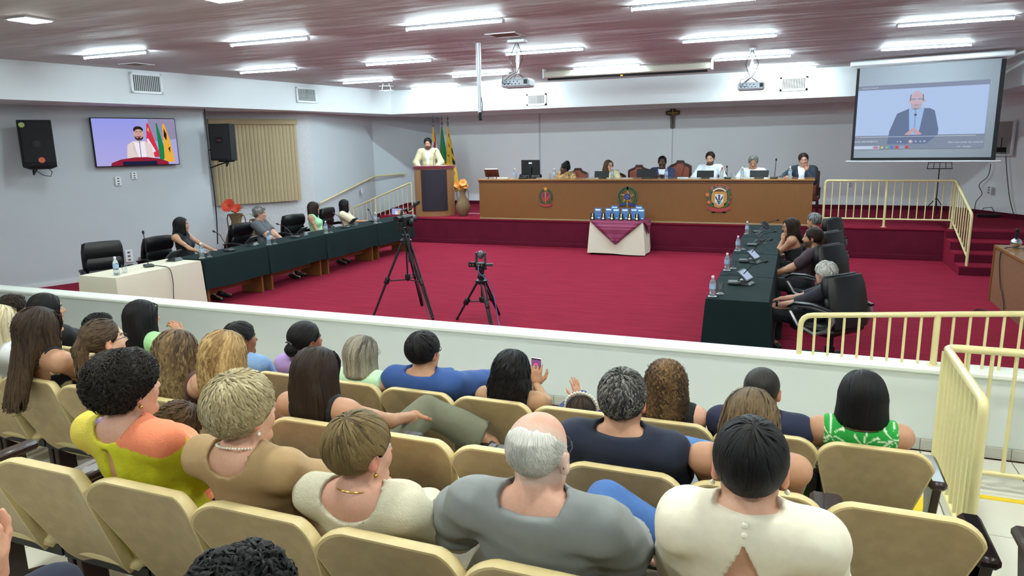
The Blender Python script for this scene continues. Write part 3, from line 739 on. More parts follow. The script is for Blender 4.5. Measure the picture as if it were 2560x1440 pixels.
# stage with its carpet riser
q = MB(); ys = 15.72
q.prism([(-9.7, ys), (2.86, ys), (2.86, 17.0), (4.72, 17.0), (4.72, 17.3), (3.4, 19.79), (-10.25, 19.79), (-11.0, 18.4), (-9.7, 17.0)], (0, 0, ST-.03), (1, 0, 0), (0, 1, 0), .03)
struct('floor_stage', q, CARPET)
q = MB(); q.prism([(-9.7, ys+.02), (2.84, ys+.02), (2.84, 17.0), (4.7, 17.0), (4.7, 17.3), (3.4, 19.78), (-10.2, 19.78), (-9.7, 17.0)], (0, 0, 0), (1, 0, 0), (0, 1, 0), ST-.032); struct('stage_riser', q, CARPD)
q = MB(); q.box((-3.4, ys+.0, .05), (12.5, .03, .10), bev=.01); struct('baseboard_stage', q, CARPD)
# right stage steps
SR = thing('stage_steps', 'red carpeted steps climbing to the stage beside the lower landing rail', 'steps', (3.7, 14.9, 0))
yk = [14.15, 14.62, 15.1, 15.58]
for i in range(4):
    z = ST*(i+1)/4
    if i < 3:
        q = MB(); q.box((0, (yk[i]+17.0)/2-14.9, z-.0775), (2.0 if i < 3 else 1.9, 17.0-yk[i], .155)); q.obj('step', CARPET, SR)
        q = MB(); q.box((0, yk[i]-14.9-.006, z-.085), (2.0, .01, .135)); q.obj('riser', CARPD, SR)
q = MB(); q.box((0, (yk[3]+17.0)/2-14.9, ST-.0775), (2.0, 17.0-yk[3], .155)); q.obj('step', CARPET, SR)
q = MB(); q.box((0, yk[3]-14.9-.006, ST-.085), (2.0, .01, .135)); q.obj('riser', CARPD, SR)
# left ramped steps
SL = thing('stage_steps', 'red carpeted steps climbing to the stage behind the slanting side rail', 'steps', (-10.6, 16.6, 0))
for i in range(4):
    z = ST*(i+1)/4; x1 = .88; x0 = -.58+i*.33; q = MB(); q.box(((x0+x1)/2, -.15+.4, z-.0775), (x1-x0, 1.6, .155)); q.obj('step', CARPET, SL)
# carpet skirting on the stage walls
def skirt(name, a, b, z0, z1, m, t=.03, h=.10):
    a = Vector((*a, z0)); b = Vector((*b, z1)); d = (b-a); d2 = Vector((d.x, d.y, 0)).normalized(); n = Vector((d2.y, -d2.x, 0))*t
    q = MB(); up = Vector((0, 0, h)); q.add([a, b, b+n, a+n, a+up, b+up, b+n+up, a+n+up], [(3, 2, 1, 0), (4, 5, 6, 7), (0, 1, 5, 4), (1, 2, 6, 5), (2, 3, 7, 6), (3, 0, 4, 7)])
    return struct(name, q, m)
skirt('baseboard_back', COR, (3.4, 19.8), ST, ST, CARPD); skirt('baseboard_back_right', (3.4, 19.8), (4.75, 17.3), ST, ST, CARPD)
skirt('baseboard_back_left', (-10.9, 18.67), COR, ST, ST, CARPD); skirt('baseboard_stair', STW, (-10.9, 18.67), .36, ST, CARPD)
skirt('baseboard_left', TVA, TVB, 0, 0, mat('white_trim', 'DADCE0', rough=.5), h=.07)
# parapet between the hall floor and the audience
PY0, PY1 = 5.96, 6.14
q = MB(); q.box((-4.75, (PY0+PY1)/2, .31), (18.9, PY1-PY0, .62)); struct('wall_parapet', q, PARW)
q = MB(); q.box((-4.75, (PY0+PY1)/2, .64), (18.9, PY1-PY0+.05, .045), bev=.012); struct('trim_parapet_cap', q, PARC)
SKO = MB(); SKO.box((-4.75, PY0-.006, .045), (18.9, .010, .09)); sk = struct('baseboard_parapet', SKO, GROUT)
q = MB(); q.box((0, 0, 0), (.596, .014, .088), bev=.002); me0 = None
for i in range(31):
    x = -14+.3+i*.6
    if x > 4.6: break
    if me0 is None: o = q.obj('skirting_tile', SKT, sk, loc=(x, PY0-.013, .046)); me0 = o.data
    else: o = link('skirting_tile', me0, sk); o.location = (x, PY0-.013, .046)
# audience terraces (tile on concrete)
FL = [(5.96, 3.55, 0.0, 1.9), (3.55, 2.52, .18, .90), (2.52, 1.5, .33, .90), (1.5, .45, .50, .90), (.45, -3.95, .66, .90)]
q = MB(); q.box((-4.7, 1.0, -.06), (18.9, 9.9, .1))
for y1, y0, z, xr in FL[1:]: q.box((-6.5, (y0+y1)/2, z/2-.006), (14.8, y1-y0, z-.012) if z > .02 else (1, 1, 1))
fa = struct('floor_audience', q, GROUT)
q = MB(); q.box((0, 0, 0), (.592, .592, .012), bev=.002); me0 = q.obj('floor_tile', TILEM, fa); me0.hide_render = False
tile_src = me0.data; bpy.data.objects.remove(me0)
for i in range(18):
    for j in range(10):
        x = 4.3-i*.6; y = 5.62-j*.6
        if x < -7: continue
        if x+.3 > .90 or y-.3 > 3.55:
            if y-.3 < 3.55 and x-.3 < .9: continue
            if x < .9 and j > 3: continue
            o = link('floor_tile', tile_src, fa); o.location = (x, y, -.004)
def ftile(x0, x1, y0, y1, z):
    nx = max(1, round((x1-x0)/.6)); w_ = (x1-x0)/nx; qq = MB(); qq.box((0, 0, 0), (w_-.006, y1-y0-.006, .012), bev=.002); src = None
    for i in range(nx):
        if src is None: o = qq.obj('floor_tile', TILEM, fa, loc=(x0+w_*(i+.5), (y0+y1)/2, z-.004)); src = o.data
        else: o = link('floor_tile', src, fa); o.location = (x0+w_*(i+.5), (y0+y1)/2, z-.004)
for y1, y0, z, xr in FL[1:4]:
    ftile(-7.2, xr, y0, (y0+y1)/2, z); ftile(-7.2, xr, (y0+y1)/2, y1, z)
q = MB(); q.box((1.75, 5.36-.12, .004), (1.35, .05, .006)); o = q.obj('floor_tape', YSTR); tag(o, 'yellow safety tape across the tiles just inside the aisle rail', 'tape')
q = MB(); q.box((.86, 4.6, .004), (.09, 1.9, .006)); o = q.obj('floor_tape', YSTR); tag(o, 'yellow safety tape running beside the last front-row seat', 'tape')
# ---------------------------------------------------------------- windows with vertical blinds
a = Vector((*WIN0, 0)); b = Vector((*WIN1, 0)); wd_ = (b-a).normalized(); wn = Vector((wd_.y, -wd_.x, 0))
def onwall(x, y, A0, d):          # pixel -> point on the vertical plane through A0 along d
    r = _ray(x, y); n = np.array([d.y, -d.x, 0]); t = ((np.array([A0.x, A0.y, 0])-np.array([0, 0, CAMH]))@n)/(r@n); p = np.array([0, 0, CAMH])+r*t
    return Vector(p)
A0 = a+wn*.10
pl = onwall(520, 300, A0, wd_); pr = onwall(737, 300, A0, wd_); zt = onwall(640, 298, A0, wd_).z; zb = onwall(640, 508, A0, wd_).z
BL = thing('vertical_blind', 'beige vertical slat blind drawn across the side window', 'blind', (A0.x, A0.y, 0), math.atan2(wd_.y, wd_.x))
s0 = (pl-A0).dot(wd_); s1 = (pr-A0).dot(wd_)
SLM = mat('blind_fabric', 'B3A17E', rough=.8, noise=.06, nscale=6, bump=.15, bscale=300)
q = MB(); q.box(((s0+s1)/2, -.02, zt-.06), (s1-s0+.04, .10, .12), bev=.01); q.obj('valance', SLM, BL)
n = 23; sw_ = (s1-s0)/n; q = MB()
pts = [(-sw_*.60, .012), (-sw_*.2, -.006), (sw_*.2, -.006), (sw_*.60, .012)]
hh = zt-.12-zb
q.add([(x, y, z) for z in (-hh, 0) for x, y in pts]+[(x, y+.003, z) for z in (-hh, 0) for x, y in pts], [(0, 1, 5, 4), (1, 2, 6, 5), (2, 3, 7, 6), (9, 8, 12, 13), (10, 9, 13, 14), (11, 10, 14, 15)])
src = None
for i in range(n):
    p = (s0+sw_*(i+.5), -.01, zt-.12)
    if src is None: o = q.obj('slat', SLM, BL, loc=p); src = o.data
    else: o = link('slat', src, BL); o.location = p
    o.rotation_euler = (0, 0, math.radians(-14+random.uniform(-4, 4)))
q = MB()
for i in range(n): q.tube([(s0+sw_*(i+t), .0+.0, zb-.012*math.sin(PI*t)+.01) for t in (0, .25, .5, .75, 1)], .003, 4)
q.obj('bottom_chain', mat('chain', 'D8D2C0', rough=.5), BL)
# ================================================================== ceiling lights
TUBM = emat('tube_light', 'DDF6FB', TUBE_E); TUBM2 = emat('tube_light_stage', 'DDF6FB', TUBE_E*1.35); ALU = mat('white_aluminium', 'CDCFD4', rough=.35, metal=.2)
LT = [((218, 146), (362, 134)), ((581, 115), (768, 99)), ((1017, 73), (1253, 58)), ((1582, 26), (1885, 0)), ((605, 182), (738, 176)), ((921, 163), (1074, 154)), ((1274, 137), (1450, 126)),
      ((1712, 108), (1937, 91)), ((2250, 68), (2530, 47)), ((864, 208), (976, 204)), ((1138, 192), (1265, 187)), ((1443, 173), (1591, 165)), ((1793, 152), (1970, 142)), ((2212, 127), (2420, 114)),
      ((1055, 224), (1154, 221))]
rows = ['nearest the audience', 'second from the audience', 'third from the audience', 'beside the rear soffit']
def tube_lamp(x0, x1, y, label):
    TM = TUBM2 if y > 13 else TUBM
    c = ((x0+x1)/2, y, ZC); L = x1-x0
    t = thing('ceiling_light', label, 'light', c, 0, 'slim linear ceiling lights')
    q = MB(); q.box((0, 0, -.018), (L+.04, .036, .034), bev=.006); q.obj('housing', ALU, t)
    q = MB(); V = []
    for x in (-L/2, L/2):
        for j in range(7):
            A_ = PI*j/6; V.append((x, .019*math.cos(A_), -.034-.019*math.sin(A_)))
    F = [(j, j+1, j+8, j+7) for j in range(6)]+[tuple(range(6, -1, -1)), tuple(range(7, 14))]+[(0, 7, 13, 6)]
    q.add(V, F); q.obj('diffuser', TM, t)
    for s in (-1, 1): q = MB(); q.box((s*(L/2+.03), 0, -.035), (.03, .046, .052), bev=.006); q.obj('end_cap', ALU, t)
cnt = {}
RY = []
for (p0, p1) in LT:
    A_, B_ = onz(*p0, ZC-.05), onz(*p1, ZC-.05); y = (A_[1]+B_[1])/2; r = 0 if y < 10 else 1 if y < 13 else 2 if y < 15.8 else 3
    cnt[r] = cnt.get(r, 0)+1; cc = (A_[0]+B_[0])/2; L = 1.24; y = [8.55, 11.7, 14.75, 16.6][r] if False else y
    if r == 3: y = 16.25
    nm = ['first', 'second', 'third', 'fourth', 'fifth'][cnt[r]-1]
    tube_lamp(cc-L/2, cc+L/2, y, f'linear ceiling light in the row {rows[r]}, {nm} from the left')
tube_lamp(*[(lambda c: (c-.62, c+.62))(onz(1955, 174, ZC-.05)[0])][0], 16.25, 'linear ceiling light partly hidden behind the right-hand projector')
tube_lamp(-7.25, -6.0, 16.25, 'linear ceiling light end peeping out left of the rolled-up screen')
PAN = emat('panel_light', 'F0F8F0', 125)
def panel(x, y, lab):
    t = thing('ceiling_panel_light', lab, 'light', (x, y, ZC), 0, 'square ceiling panels over the audience')
    q = MB(); q.box((0, 0, -.008), (.34, .34, .016), bev=.004); q.obj('frame', ALU, t); q = MB(); q.box((0, 0, -.018), (.29, .29, .006)); q.obj('diffuser', PAN, t)
panel(-7.95, 5.68, 'square ceiling light panel glowing over the left side of the audience')
panel(-5.3, 5.72, 'square ceiling light panel cut by the upper edge of the view')
PN = ['front row, leftward', 'front row, middle', 'front row, by the aisle', 'middle row, leftward', 'middle row, centre left', 'middle row, centre right', 'middle row, by the aisle', 'rear row, leftward', 'rear row, centre', 'rear row, by the aisle', 'far left seats']
for i, (x, y) in enumerate([(-2.6, 4.6), (.4, 4.6), (3.0, 4.6), (-5.2, 2.2), (-2.4, 2.2), (.4, 2.2), (3.0, 2.2), (-5.2, -.6), (-2.4, -.6), (.6, -.6), (-8, 2.2)]):
    panel(x, y, 'square ceiling light panel above the '+PN[i])
# ceiling hatches and vents
VD = mat('vent_dark', '4A4540', rough=.7); VW = mat('vent_white', 'E2E5E8', rough=.4); VB = mat('hatch_brown', '7D6A5E', rough=.8)
def hatch(x0, x1, y0, y1, lab):
    t = thing('ceiling_hatch', lab, 'hatch', ((x0+x1)/2, (y0+y1)/2, ZC)); w_, d_ = x1-x0, y1-y0
    q = MB(); q.box((0, 0, -.003), (w_, d_, .004)); q.obj('panel', VB, t)
    q = MB()
    for c, s in (((0, d_/2, -.006), (w_+.06, .03, .012)), ((0, -d_/2, -.006), (w_+.06, .03, .012)), ((w_/2, 0, -.006), (.03, d_, .012)), ((-w_/2, 0, -.006), (.03, d_, .012))): q.box(c, s)
    q.obj('frame', CEILM, t)
hatch(-3.98, -3.6, 9.15, 9.5, 'brown recessed hatch in the ceiling near the left-hand projector')
hatch(-10.7, -10.35, 9.1, 9.45, 'brown recessed hatch in the ceiling over the left wall')
def vent(c, d, w_, h_, lab, vert=True):
    d = Vector(d).normalized(); t = thing('air_vent', lab, 'vent', c, math.atan2(d.y, d.x), 'white air vents on the soffit')
    q = MB(); q.box((0, -.004, 0), (w_-.04, .008, h_-.04)); q.obj('backing', VD, t)
    q = MB()
    for cc, s in (((0, -.015, h_/2-.02), (w_, .03, .04)), ((0, -.015, -h_/2+.02), (w_, .03, .04)), ((w_/2-.02, -.015, 0), (.04, .03, h_)), ((-w_/2+.02, -.015, 0), (.04, .03, h_))): q.box(cc, s)
    q.obj('frame', VW, t)
    n = 15; q = MB(); q.box((0, 0, 0), (.007, .014, h_-.07), rot=rotz(.5)); s_ = None
    for i in range(n):
        p = (-w_/2+.05+(w_-.10)*i/(n-1), -.014, 0)
        if s_ is None: o = q.obj('louvre', VW, t, loc=p); s_ = o.data
        else: o = link('louvre', s_, t); o.location = p
sd = Vector((-11.05+11.6, 11.3-7.65, 0)); A1 = Vector((-11.6, 7.65, 0)); sd2 = Vector((.83, 5.65, 0)); A2 = Vector((-11.05, 11.3, 0))
def soffp(x, y, A_, d): return onwall(x, y, A_, d.normalized())
c = soffp(365, 209, A1, sd); vent(c+Vector((.005, 0, 0)), sd, .62, .36, 'white air vent on the left soffit above the television')
c = soffp(765, 238, A2, sd2); vent(c+Vector((.005, 0, 0)), sd2, .62, .34, 'white air vent on the left soffit above the window blind')
vent((-6.08, 16.945, 3.455), (1, 0, 0), .52, .28, 'white air vent on the rear soffit near the hanging pole')
vent((-.19, 16.945, 3.55), (1, 0, 0), .56, .29, 'white air vent on the rear soffit below the right-hand projector')
# ================================================================== railings
CRM = mat('cream_enamel', 'DCD09A', rough=.28, coat=.3, noise=.03, nscale=6)
def railing(name, label, origin, runs, post=[], base_plates=[], r=.024, rb=.011, bal=[], corner=.07):
    """runs: polylines (world) for handrails; bal: (bottom, top) pairs"""
    t = thing(name, label, 'railing', origin); O = Vector(origin)
    for nm, pts, rr in runs:
        P_ = [Vector(p)-O for p in pts]; out = [P_[0]]
        for i in range(1, len(P_)-1):
            a_ = (P_[i-1]-P_[i]).normalized(); b_ = (P_[i+1]-P_[i]).normalized()
            for k_ in range(5):
                tt = k_/4; out.append(P_[i]+a_*corner*(1-tt)**2+b_*corner*tt**2)
        out.append(P_[-1]); q = MB(); q.tube(out, rr, 12); q.obj(nm, CRM, t, smooth=True)
    for b0, b1 in bal: q = MB(); q.tube([Vector(b0)-O, Vector(b1)-O], rb, 8); q.obj('baluster', CRM, t, smooth=True)
    for b0, b1 in post: q = MB(); q.tube([Vector(b0)-O, Vector(b1)-O], r, 12); q.lathe([(.05, 0), (.05, .008)], Vector(b0)-O, 14); q.obj('post', CRM, t, smooth=True)
    return t
# stage rail on the right
x0, x1, y, zt_ = .53, 2.80, 15.85, ST+.92
c1 = (2.84, 14.22, .155+.90)
bal = [((x0+.14*i, y, ST+.16), (x0+.14*i, y, zt_)) for i in range(1, 17) if i != 8]
bal += [((2.82, 15.85-.2*i, ST+.16-(.465)*(i*.2/1.63)), (2.82, 15.85-.2*i, zt_-(zt_-1.055)*(i*.2/1.63))) for i in range(1, 8)]
railing('stage_railing', 'cream painted stage railing turning down beside the right-hand steps', (.53, 15.85, ST),
        [('handrail', [(x0, y, ST), (x0, y, zt_), (2.82, y, zt_), (2.82, 14.22, 1.055), (2.82, 14.22, .155)], .024), ('lower_rail', [(x0, y, ST+.16), (2.82, y, ST+.16), (2.82, 14.26, ST+.16-.465)], .018)],
        post=[((x0+.14*8, y, ST), (x0+.14*8, y, zt_)), ((2.82, 15.85, ST), (2.82, 15.85, zt_-.02))], bal=bal)
# stage rail on the left (slants with the side steps)
pa = ony(1029, 462, 16.15); pb = ony(884, 524, 16.15)
pa = Vector((pa[0], 16.15, ST+.86)); pb = Vector((pb[0], 16.15, .80))
bal = []
nb = 13
for i in range(1, nb):
    f = i/nb; p = pb.lerp(pa, f)
    if i != 5: bal.append(((p.x, p.y, p.z-.72), tuple(p)))
p5 = pb.lerp(pa, 5/nb)
railing('side_railing', 'cream slanting railing beside the steps left of the wooden lectern', (pb.x, 16.15, 0),
        [('handrail', [(pb.x, 16.15, 0), tuple(pb), tuple(pa), (pa.x, 16.15, ST)], .022), ('lower_rail', [(pb.x, 16.15, .08), (pa.x, 16.15, pa.z-.72)], .014)], post=[((p5.x, 16.15, p5.z-.8), tuple(p5))], bal=bal, rb=.010)
# wall handrail
def onplane(x, y, P0, P1):
    d = Vector((P1[0]-P0[0], P1[1]-P0[1], 0)).normalized(); n_ = Vector((d.y, -d.x, 0))*.09
    return onwall(x, y, Vector((*P0, 0))+n_, d)
h0 = onplane(800, 508, WIN1, STW); h1 = onplane(935, 441, WIN1, STW); h2 = onplane(1014, 434, STW, COR)
t = thing('wall_handrail', 'cream pipe handrail fixed to the wall above the side steps', 'handrail', h0)
q = MB(); q.tube([(0, 0, 0), h1-h0, h2-h0], .024, 10); q.obj('pipe', CRM, t, smooth=True)
for f in (.5, .93):
    p = (h1-h0)*f; q = MB(); q.tube([p, p+Vector((0, 0, -.07)), p+Vector((-.10, 0, -.08))], .009, 6); q.obj('bracket', CRM, t, smooth=True)
p = (h2-h0)*.98; q = MB(); q.tube([p, p+Vector((0, 0, -.07)), p+Vector((-.08, .05, -.08))], .009, 6); q.obj('bracket', CRM, t, smooth=True)
# rail on top of the parapet
zt_ = .985; bal = [((.09+.107*i+.0, 6.06, .66), (.09+.107*i, 6.06, zt_+.0085*i)) for i in range(1, 30) if i % 9]
L_ = [(.09, 6.06, .66), (.09, 6.06, zt_), (3.35, 6.06, zt_+.26), (3.35, 6.06, .66)]
railing('parapet_railing', 'cream railing standing on the white parapet', (.09, 6.06, .66), [('handrail', L_, .022)], post=[((.09+.107*9, 6.06, .66), (.09+.107*9, 6.06, zt_+.07)), ((.09+.107*18, 6.06, .66), (.09+.107*18, 6.06, zt_+.14))], bal=bal, rb=.0105, corner=.09)
# aisle rail
zt_ = .99; xa, yn, yf = 1.0, 4.27, 5.36
bal = [((xa, yf-.118*i, .13), (xa, yf-.118*i, zt_)) for i in range(1, 9)]+[((xa+.135*i, yf, .13), (xa+.135*i, yf, zt_)) for i in range(1, 13) if i != 6]
railing('aisle_railing', 'cream L-shaped aisle railing at the end of the seat rows', (xa, yf, 0),
        [('handrail', [(xa, yn, 0), (xa, yn, zt_), (xa, yf, zt_), (xa+1.85, yf, zt_), (xa+1.85, yf, 0)], .027), ('lower_rail', [(xa, yn, .13), (xa, yf, .13), (xa+1.85, yf, .13)], .018)],
        post=[((xa, yf, 0), (xa, yf, zt_-.03)), ((xa+.135*6, yf, 0), (xa+.135*6, yf, zt_))], bal=bal, rb=.0125)
# ================================================================== furniture and things on the stage
WOOD = mat('oak_veneer', '7C5129', rough=.38, noise=.16, nscale=5, stretch=(14, 14, .7), detail=6, bump=.05, bscale=60)
WOODT = mat('oak_top', 'A0703F', rough=.18, noise=.10, nscale=5, stretch=(.7, 12, 12), coat=.4)
WOODD = mat('dark_wood', '3E1F18', rough=.3, noise=.15, nscale=8, coat=.4)
LEATHR = mat('red_leather', '8E4A38', rough=.35, noise=.12, nscale=9, bump=.2, bscale=40)
LEATHB = mat('black_leather', '0E0F13', rough=.38, noise=.1, nscale=12, bump=.3, bscale=70, bdist=.004)
SILV = mat('silver_plastic', '8F9296', rough=.3, metal=.7)
GREENC = mat('green_tablecloth', '102223', rough=.9, spec=.2, noise=.08, nscale=4, bump=.15, bscale=300)
CREAMC = mat('cream_tablecloth', 'D6D0BC', rough=.8, noise=.04, nscale=3, bump=.2, bscale=20, bdist=.01)
PLUM = mat('plum_runner', '781C42', rough=.7, col2='A0567A', nscale=1.0, stretch=(0, 0, 70), mrot=(0, .75, 0), ramp=(.56, .62), detail=0)
GLASS = mat('clear_glass', 'F4F8FA', rough=.03, trans=1.0, spec=.5)
WATERB = mat('bottle_plastic', 'E4EEF4', rough=.08, trans=.85)
LABELB = mat('bottle_label', '9DBFDC', rough=.5); CAPW = mat('cap_white', 'E8EAEE', rough=.4)
DARKP = mat('purple_black_panel', '1E1524', rough=.7); MAROON = mat('maroon_velvet', '6E1424', rough=.9, sheen=.4)
SCRB = emat('tablet_screen', 'A9BAD2', .7)
# ---- the long desk
DX0, DX1, DY = -7.15, .30, 15.74; DT = 1.575
D = thing('panel_desk', 'long oak panel desk across the stage front bearing three carved crests', 'desk', (-3.42, DY, ST))
w_ = DX1-DX0; hz = DT-ST
q = MB(); q.box((0, 0, hz/2-.02), (w_, .03, hz-.04)); q.obj('front_panel', WOOD, D)
q = MB(); q.box((0, .38, hz-.015), (w_+.06, .86, .035), bev=.008); q.obj('desktop', WOODT, D)
q = MB(); q.box((0, -.01, hz-.06), (w_+.02, .03, .05), bev=.004); q.obj('top_moulding', mat('walnut_strip', '5A3820', rough=.4), D)
q = MB(); q.box((0, -.02, .02), (w_, .03, .035), bev=.004); q.obj('plinth', mat('pale_plinth', '9C8260', rough=.5, noise=.1), D)
for s in (-1, 1): q = MB(); q.box((s*(w_/2-.02), .38, hz/2-.03), (.035, .76, hz-.06)); q.obj('side_panel', WOOD, D)
q = MB(); q.box((0, .22, hz*.45), (w_-.1, .02, hz*.8)); q.obj('modesty_panel', WOOD, D)
# ---- crests (relief built)
def star(r, r2, n=5, rot=PI/2): return [((r if i % 2 == 0 else r2)*math.cos(rot+PI*i/n), (r if i % 2 == 0 else r2)*math.sin(rot+PI*i/n)) for i in range(2*n)]
def circ(r, n=20, cx=0, cy=0, ry=None): return [(cx+r*math.cos(2*PI*i/n), cy+(ry or r)*math.sin(2*PI*i/n)) for i in range(n)]
GRN = mat('crest_green', '3F5A38', rough=.5, noise=.2, nscale=30); RED = mat('crest_red', 'A03A3C', rough=.45, noise=.1, nscale=20); BLU = mat('crest_blue', '27327A', rough=.45)
YEL = mat('crest_yellow', 'D79A32', rough=.45); WHT = mat('crest_white', 'DAD6CC', rough=.5); ORG = mat('crest_orange', 'C6683A', rough=.5); PNK = mat('crest_brick', '97564A', rough=.5); NVY = mat('crest_navy', '1F2A4E', rough=.5)
FY = DY-.016
def crest(name, label, x, z): return thing(name, label, 'crest', (x, FY, z))
U, Vv = (1, 0, 0), (0, 0, 1)
def pr(t, name, poly, d, m, back=0): q = MB(); q.prism(poly, (0, -back, 0), U, Vv, d); return q.obj(name, m, t)
def leaf(q, x, z, a, L=.05, w=.018, y=.012):
    c, s = math.cos(a), math.sin(a); P_ = [(0, 0), (L*.3, w), (L*.7, w*.8), (L, 0), (L*.7, -w*.8), (L*.3, -w)]
    poly = [(x+c*u-s*v, z+s*u+c*v) for u, v in P_]; q.prism(poly, (0, -.004, 0), U, Vv, y)
def wreath(t, r0, rz, a0, a1, n, L=.055, m=GRN, name='leaf_branch', w=.018):
    for s in (-1, 1):
        q = MB()
        for i in range(n):
            a = a0+(a1-a0)*i/(n-1); x = s*r0*math.cos(a); z = rz*math.sin(a); tg = math.atan2(rz*math.cos(a), -s*r0*math.sin(a))
            for d_ in (-.5, .5): leaf(q, x, z, tg+d_, L, w, .012+.004*(i % 2))
        q.tube([(s*r0*math.cos(a0+(a1-a0)*i/8), -.012, rz*math.sin(a0+(a1-a0)*i/8)) for i in range(9)], .006, 5)
        q.obj(name, m, t)
def ribbon(t, w_, z, h_, m=RED, bow=.03, name='ribbon'):
    n = 8; top = [(-w_/2+w_*i/n, z+h_/2+bow*((2*i/n-1)**2)-bow) for i in range(n+1)]; bot = [(x, y-h_) for x, y in reversed(top)]
    pr(t, name, top+bot, .022, m)
    for s in (-1, 1): pr(t, name+'_tail', [(s*w_*.5, z+h_*.2), (s*w_*.66, z+h_*.75), (s*w_*.6, z+h_*.15), (s*w_*.66, z-h_*.45), (s*w_*.42, z-h_*.3)][::s], .012, m)
t = crest('carved_crest', 'carved crest with yellow star and red shield reading SP on the desk front', -5.44, 1.17)
wreath(t, .15, .16, -1.25, 1.25, 9, .045)
pr(t, 'shield', [(-.11, .10), (.11, .10), (.11, -.02), (.06, -.09), (0, -.12), (-.06, -.09), (-.11, -.02)], .016, RED)
q = MB(); q.prism([(-.012, .12), (.012, .12), (.006, -.15), (-.006, -.15)], (0, -.016, 0), U, Vv, .012); q.obj('sword', mat('crest_tan', 'A88A66', rough=.5), t)
for c_, x in (('S', -.055), ('P', .055)): text_mesh('letter', c_, .12, BLU, (x, -.019, .0), U, Vv, t, ext=.004)
pr(t, 'star', [(x, z+.185) for x, z in star(.062, .026)], .022, YEL); ribbon(t, .26, -.175, .05)
t = crest('carved_crest', 'round carved crest with gold-green star and blue disc at the middle of the desk', -3.51, 1.19)
wreath(t, .165, .165, -1.35, 1.45, 12, .062, w=.024)
pr(t, 'star', star(.148, .060), .018, YEL); q = MB()
for i in range(5):
    a = PI/2+2*PI*i/5; b_ = a+PI/5; q.prism([(0, 0), (.140*math.cos(a), .140*math.sin(a)), (.054*math.cos(b_), .058*math.sin(b_))], (0, -.018, 0), U, Vv, .004)
q.obj('star_facets', mat('crest_dark_green', '2F6A3A', rough=.5), t)
pr(t, 'disc', circ(.066), .030, BLU); q = MB()
for x, z in ((0, .03), (-.025, 0), (.03, .0), (0, -.03), (.015, .012)): q.prism([(x+a, z+b) for a, b in star(.009, .004)], (0, -.030, 0), U, Vv, .003)
q.obj('small_stars', WHT, t); ribbon(t, .26, -.17, .045, BLU, -.03); q = MB(); q.prism([(-.008, -.06), (.008, -.06), (.008, -.21), (-.008, -.21)], (0, -.018, 0), U, Vv, .008); q.obj('sword', YEL, t)
t2c = t; t = crest('carved_crest', 'large carved municipal crest with brick mural crown and dark blue bird on white shield', -1.53, 1.16)
for s in (-1, 1):
    q = MB()
    for i in range(9):
        a = -.9+i*.24; leaf(q, s*.20*math.cos(a), .19*math.sin(a), (PI/2+.5 if s > 0 else PI/2-.5)+a*.3*s, .085, .030, .012+.005*(i % 3))
        leaf(q, s*.17*math.cos(a), .19*math.sin(a), (PI/2-.4 if s > 0 else PI/2+.4), .08, .026, .010)
    q.obj('leaf_branch', GRN, t)
for x, z, r in ((-.205, .075, .034), (-.175, -.06, .030)): pr(t, 'fruit', circ(r, 14, x, z), .03, ORG)
for x, z in ((.20, .03), (.18, -.06)): pr(t, 'berry', circ(.018, 10, x, z), .03, RED)
pr(t, 'outer_shield', [(-.135, .13), (.135, .13), (.135, -.06), (.09, -.13), (0, -.165), (-.09, -.13), (-.135, -.06)], .016, mat('crest_ochre', 'B98546', rough=.5, noise=.2, nscale=25))
pr(t, 'inner_shield', [(-.075, .085), (.075, .085), (.075, -.05), (.04, -.10), (0, -.12), (-.04, -.10), (-.075, -.05)], .022, WHT)
q = MB()
for poly in ([(-.012, .075), (.016, .075), (.012, -.02), (-.012, -.02)], [(-.012, -.02), (-.03, .0), (-.062, .062), (-.066, .02), (-.045, -.012), (-.02, -.035)], [(.012, -.02), (.03, .0), (.062, .062), (.066, .02), (.045, -.012), (.02, -.035)],
             [(-.03, -.035), (.03, -.035), (.012, -.055), (-.012, -.055)], [(-.008, -.05), (.008, -.05), (.008, -.10), (-.008, -.10)], [(-.02, .062), (.02, .075), (-.012, .079)], [(-.045, -.045), (-.01, -.05), (-.03, -.062)], [(.045, -.045), (.01, -.05), (.03, -.062)], [(-.05, -.075), (.05, -.075), (.05, -.082), (-.05, -.082)]):
    q.prism(poly, (0, -.022, 0), U, Vv, .005)
q.obj('bird', NVY, t)
n = 8; arc = lambda r, z0: [(r*math.sin(-.85+1.7*i/n), z0+r*math.cos(-.85+1.7*i/n)) for i in range(n+1)]
pr(t, 'mural_crown', arc(.225, .045)+arc(.155, .03)[::-1], .022, PNK); pr(t, 'crown_band', arc(.155, .045)+arc(.138, .038)[::-1], .028, WHT)
q = MB()
for i in range(4): a = -.5+i*.333; q.prism(circ(.013, 8, .200*math.sin(a), .05+.195*math.cos(a)), (0, -.022, 0), U, Vv, .002)
q.obj('crown_window', mat('crest_dark_brown', '4A2E20', rough=.6), t); ribbon(t, .33, -.175, .06, RED, .03)  # crown windows are plain dark brown discs
q = MB()
for s in (-1, 1):
    for a in (.2, .5): leaf(q, s*.05, -.235, (0 if s > 0 else PI)-s*a*.4, .09, .014, .008)
q.obj('leaf_stems', GRN, t)
t.scale = (1.18, 1, 1.18); t2c.scale = (1.12, 1, 1.12)
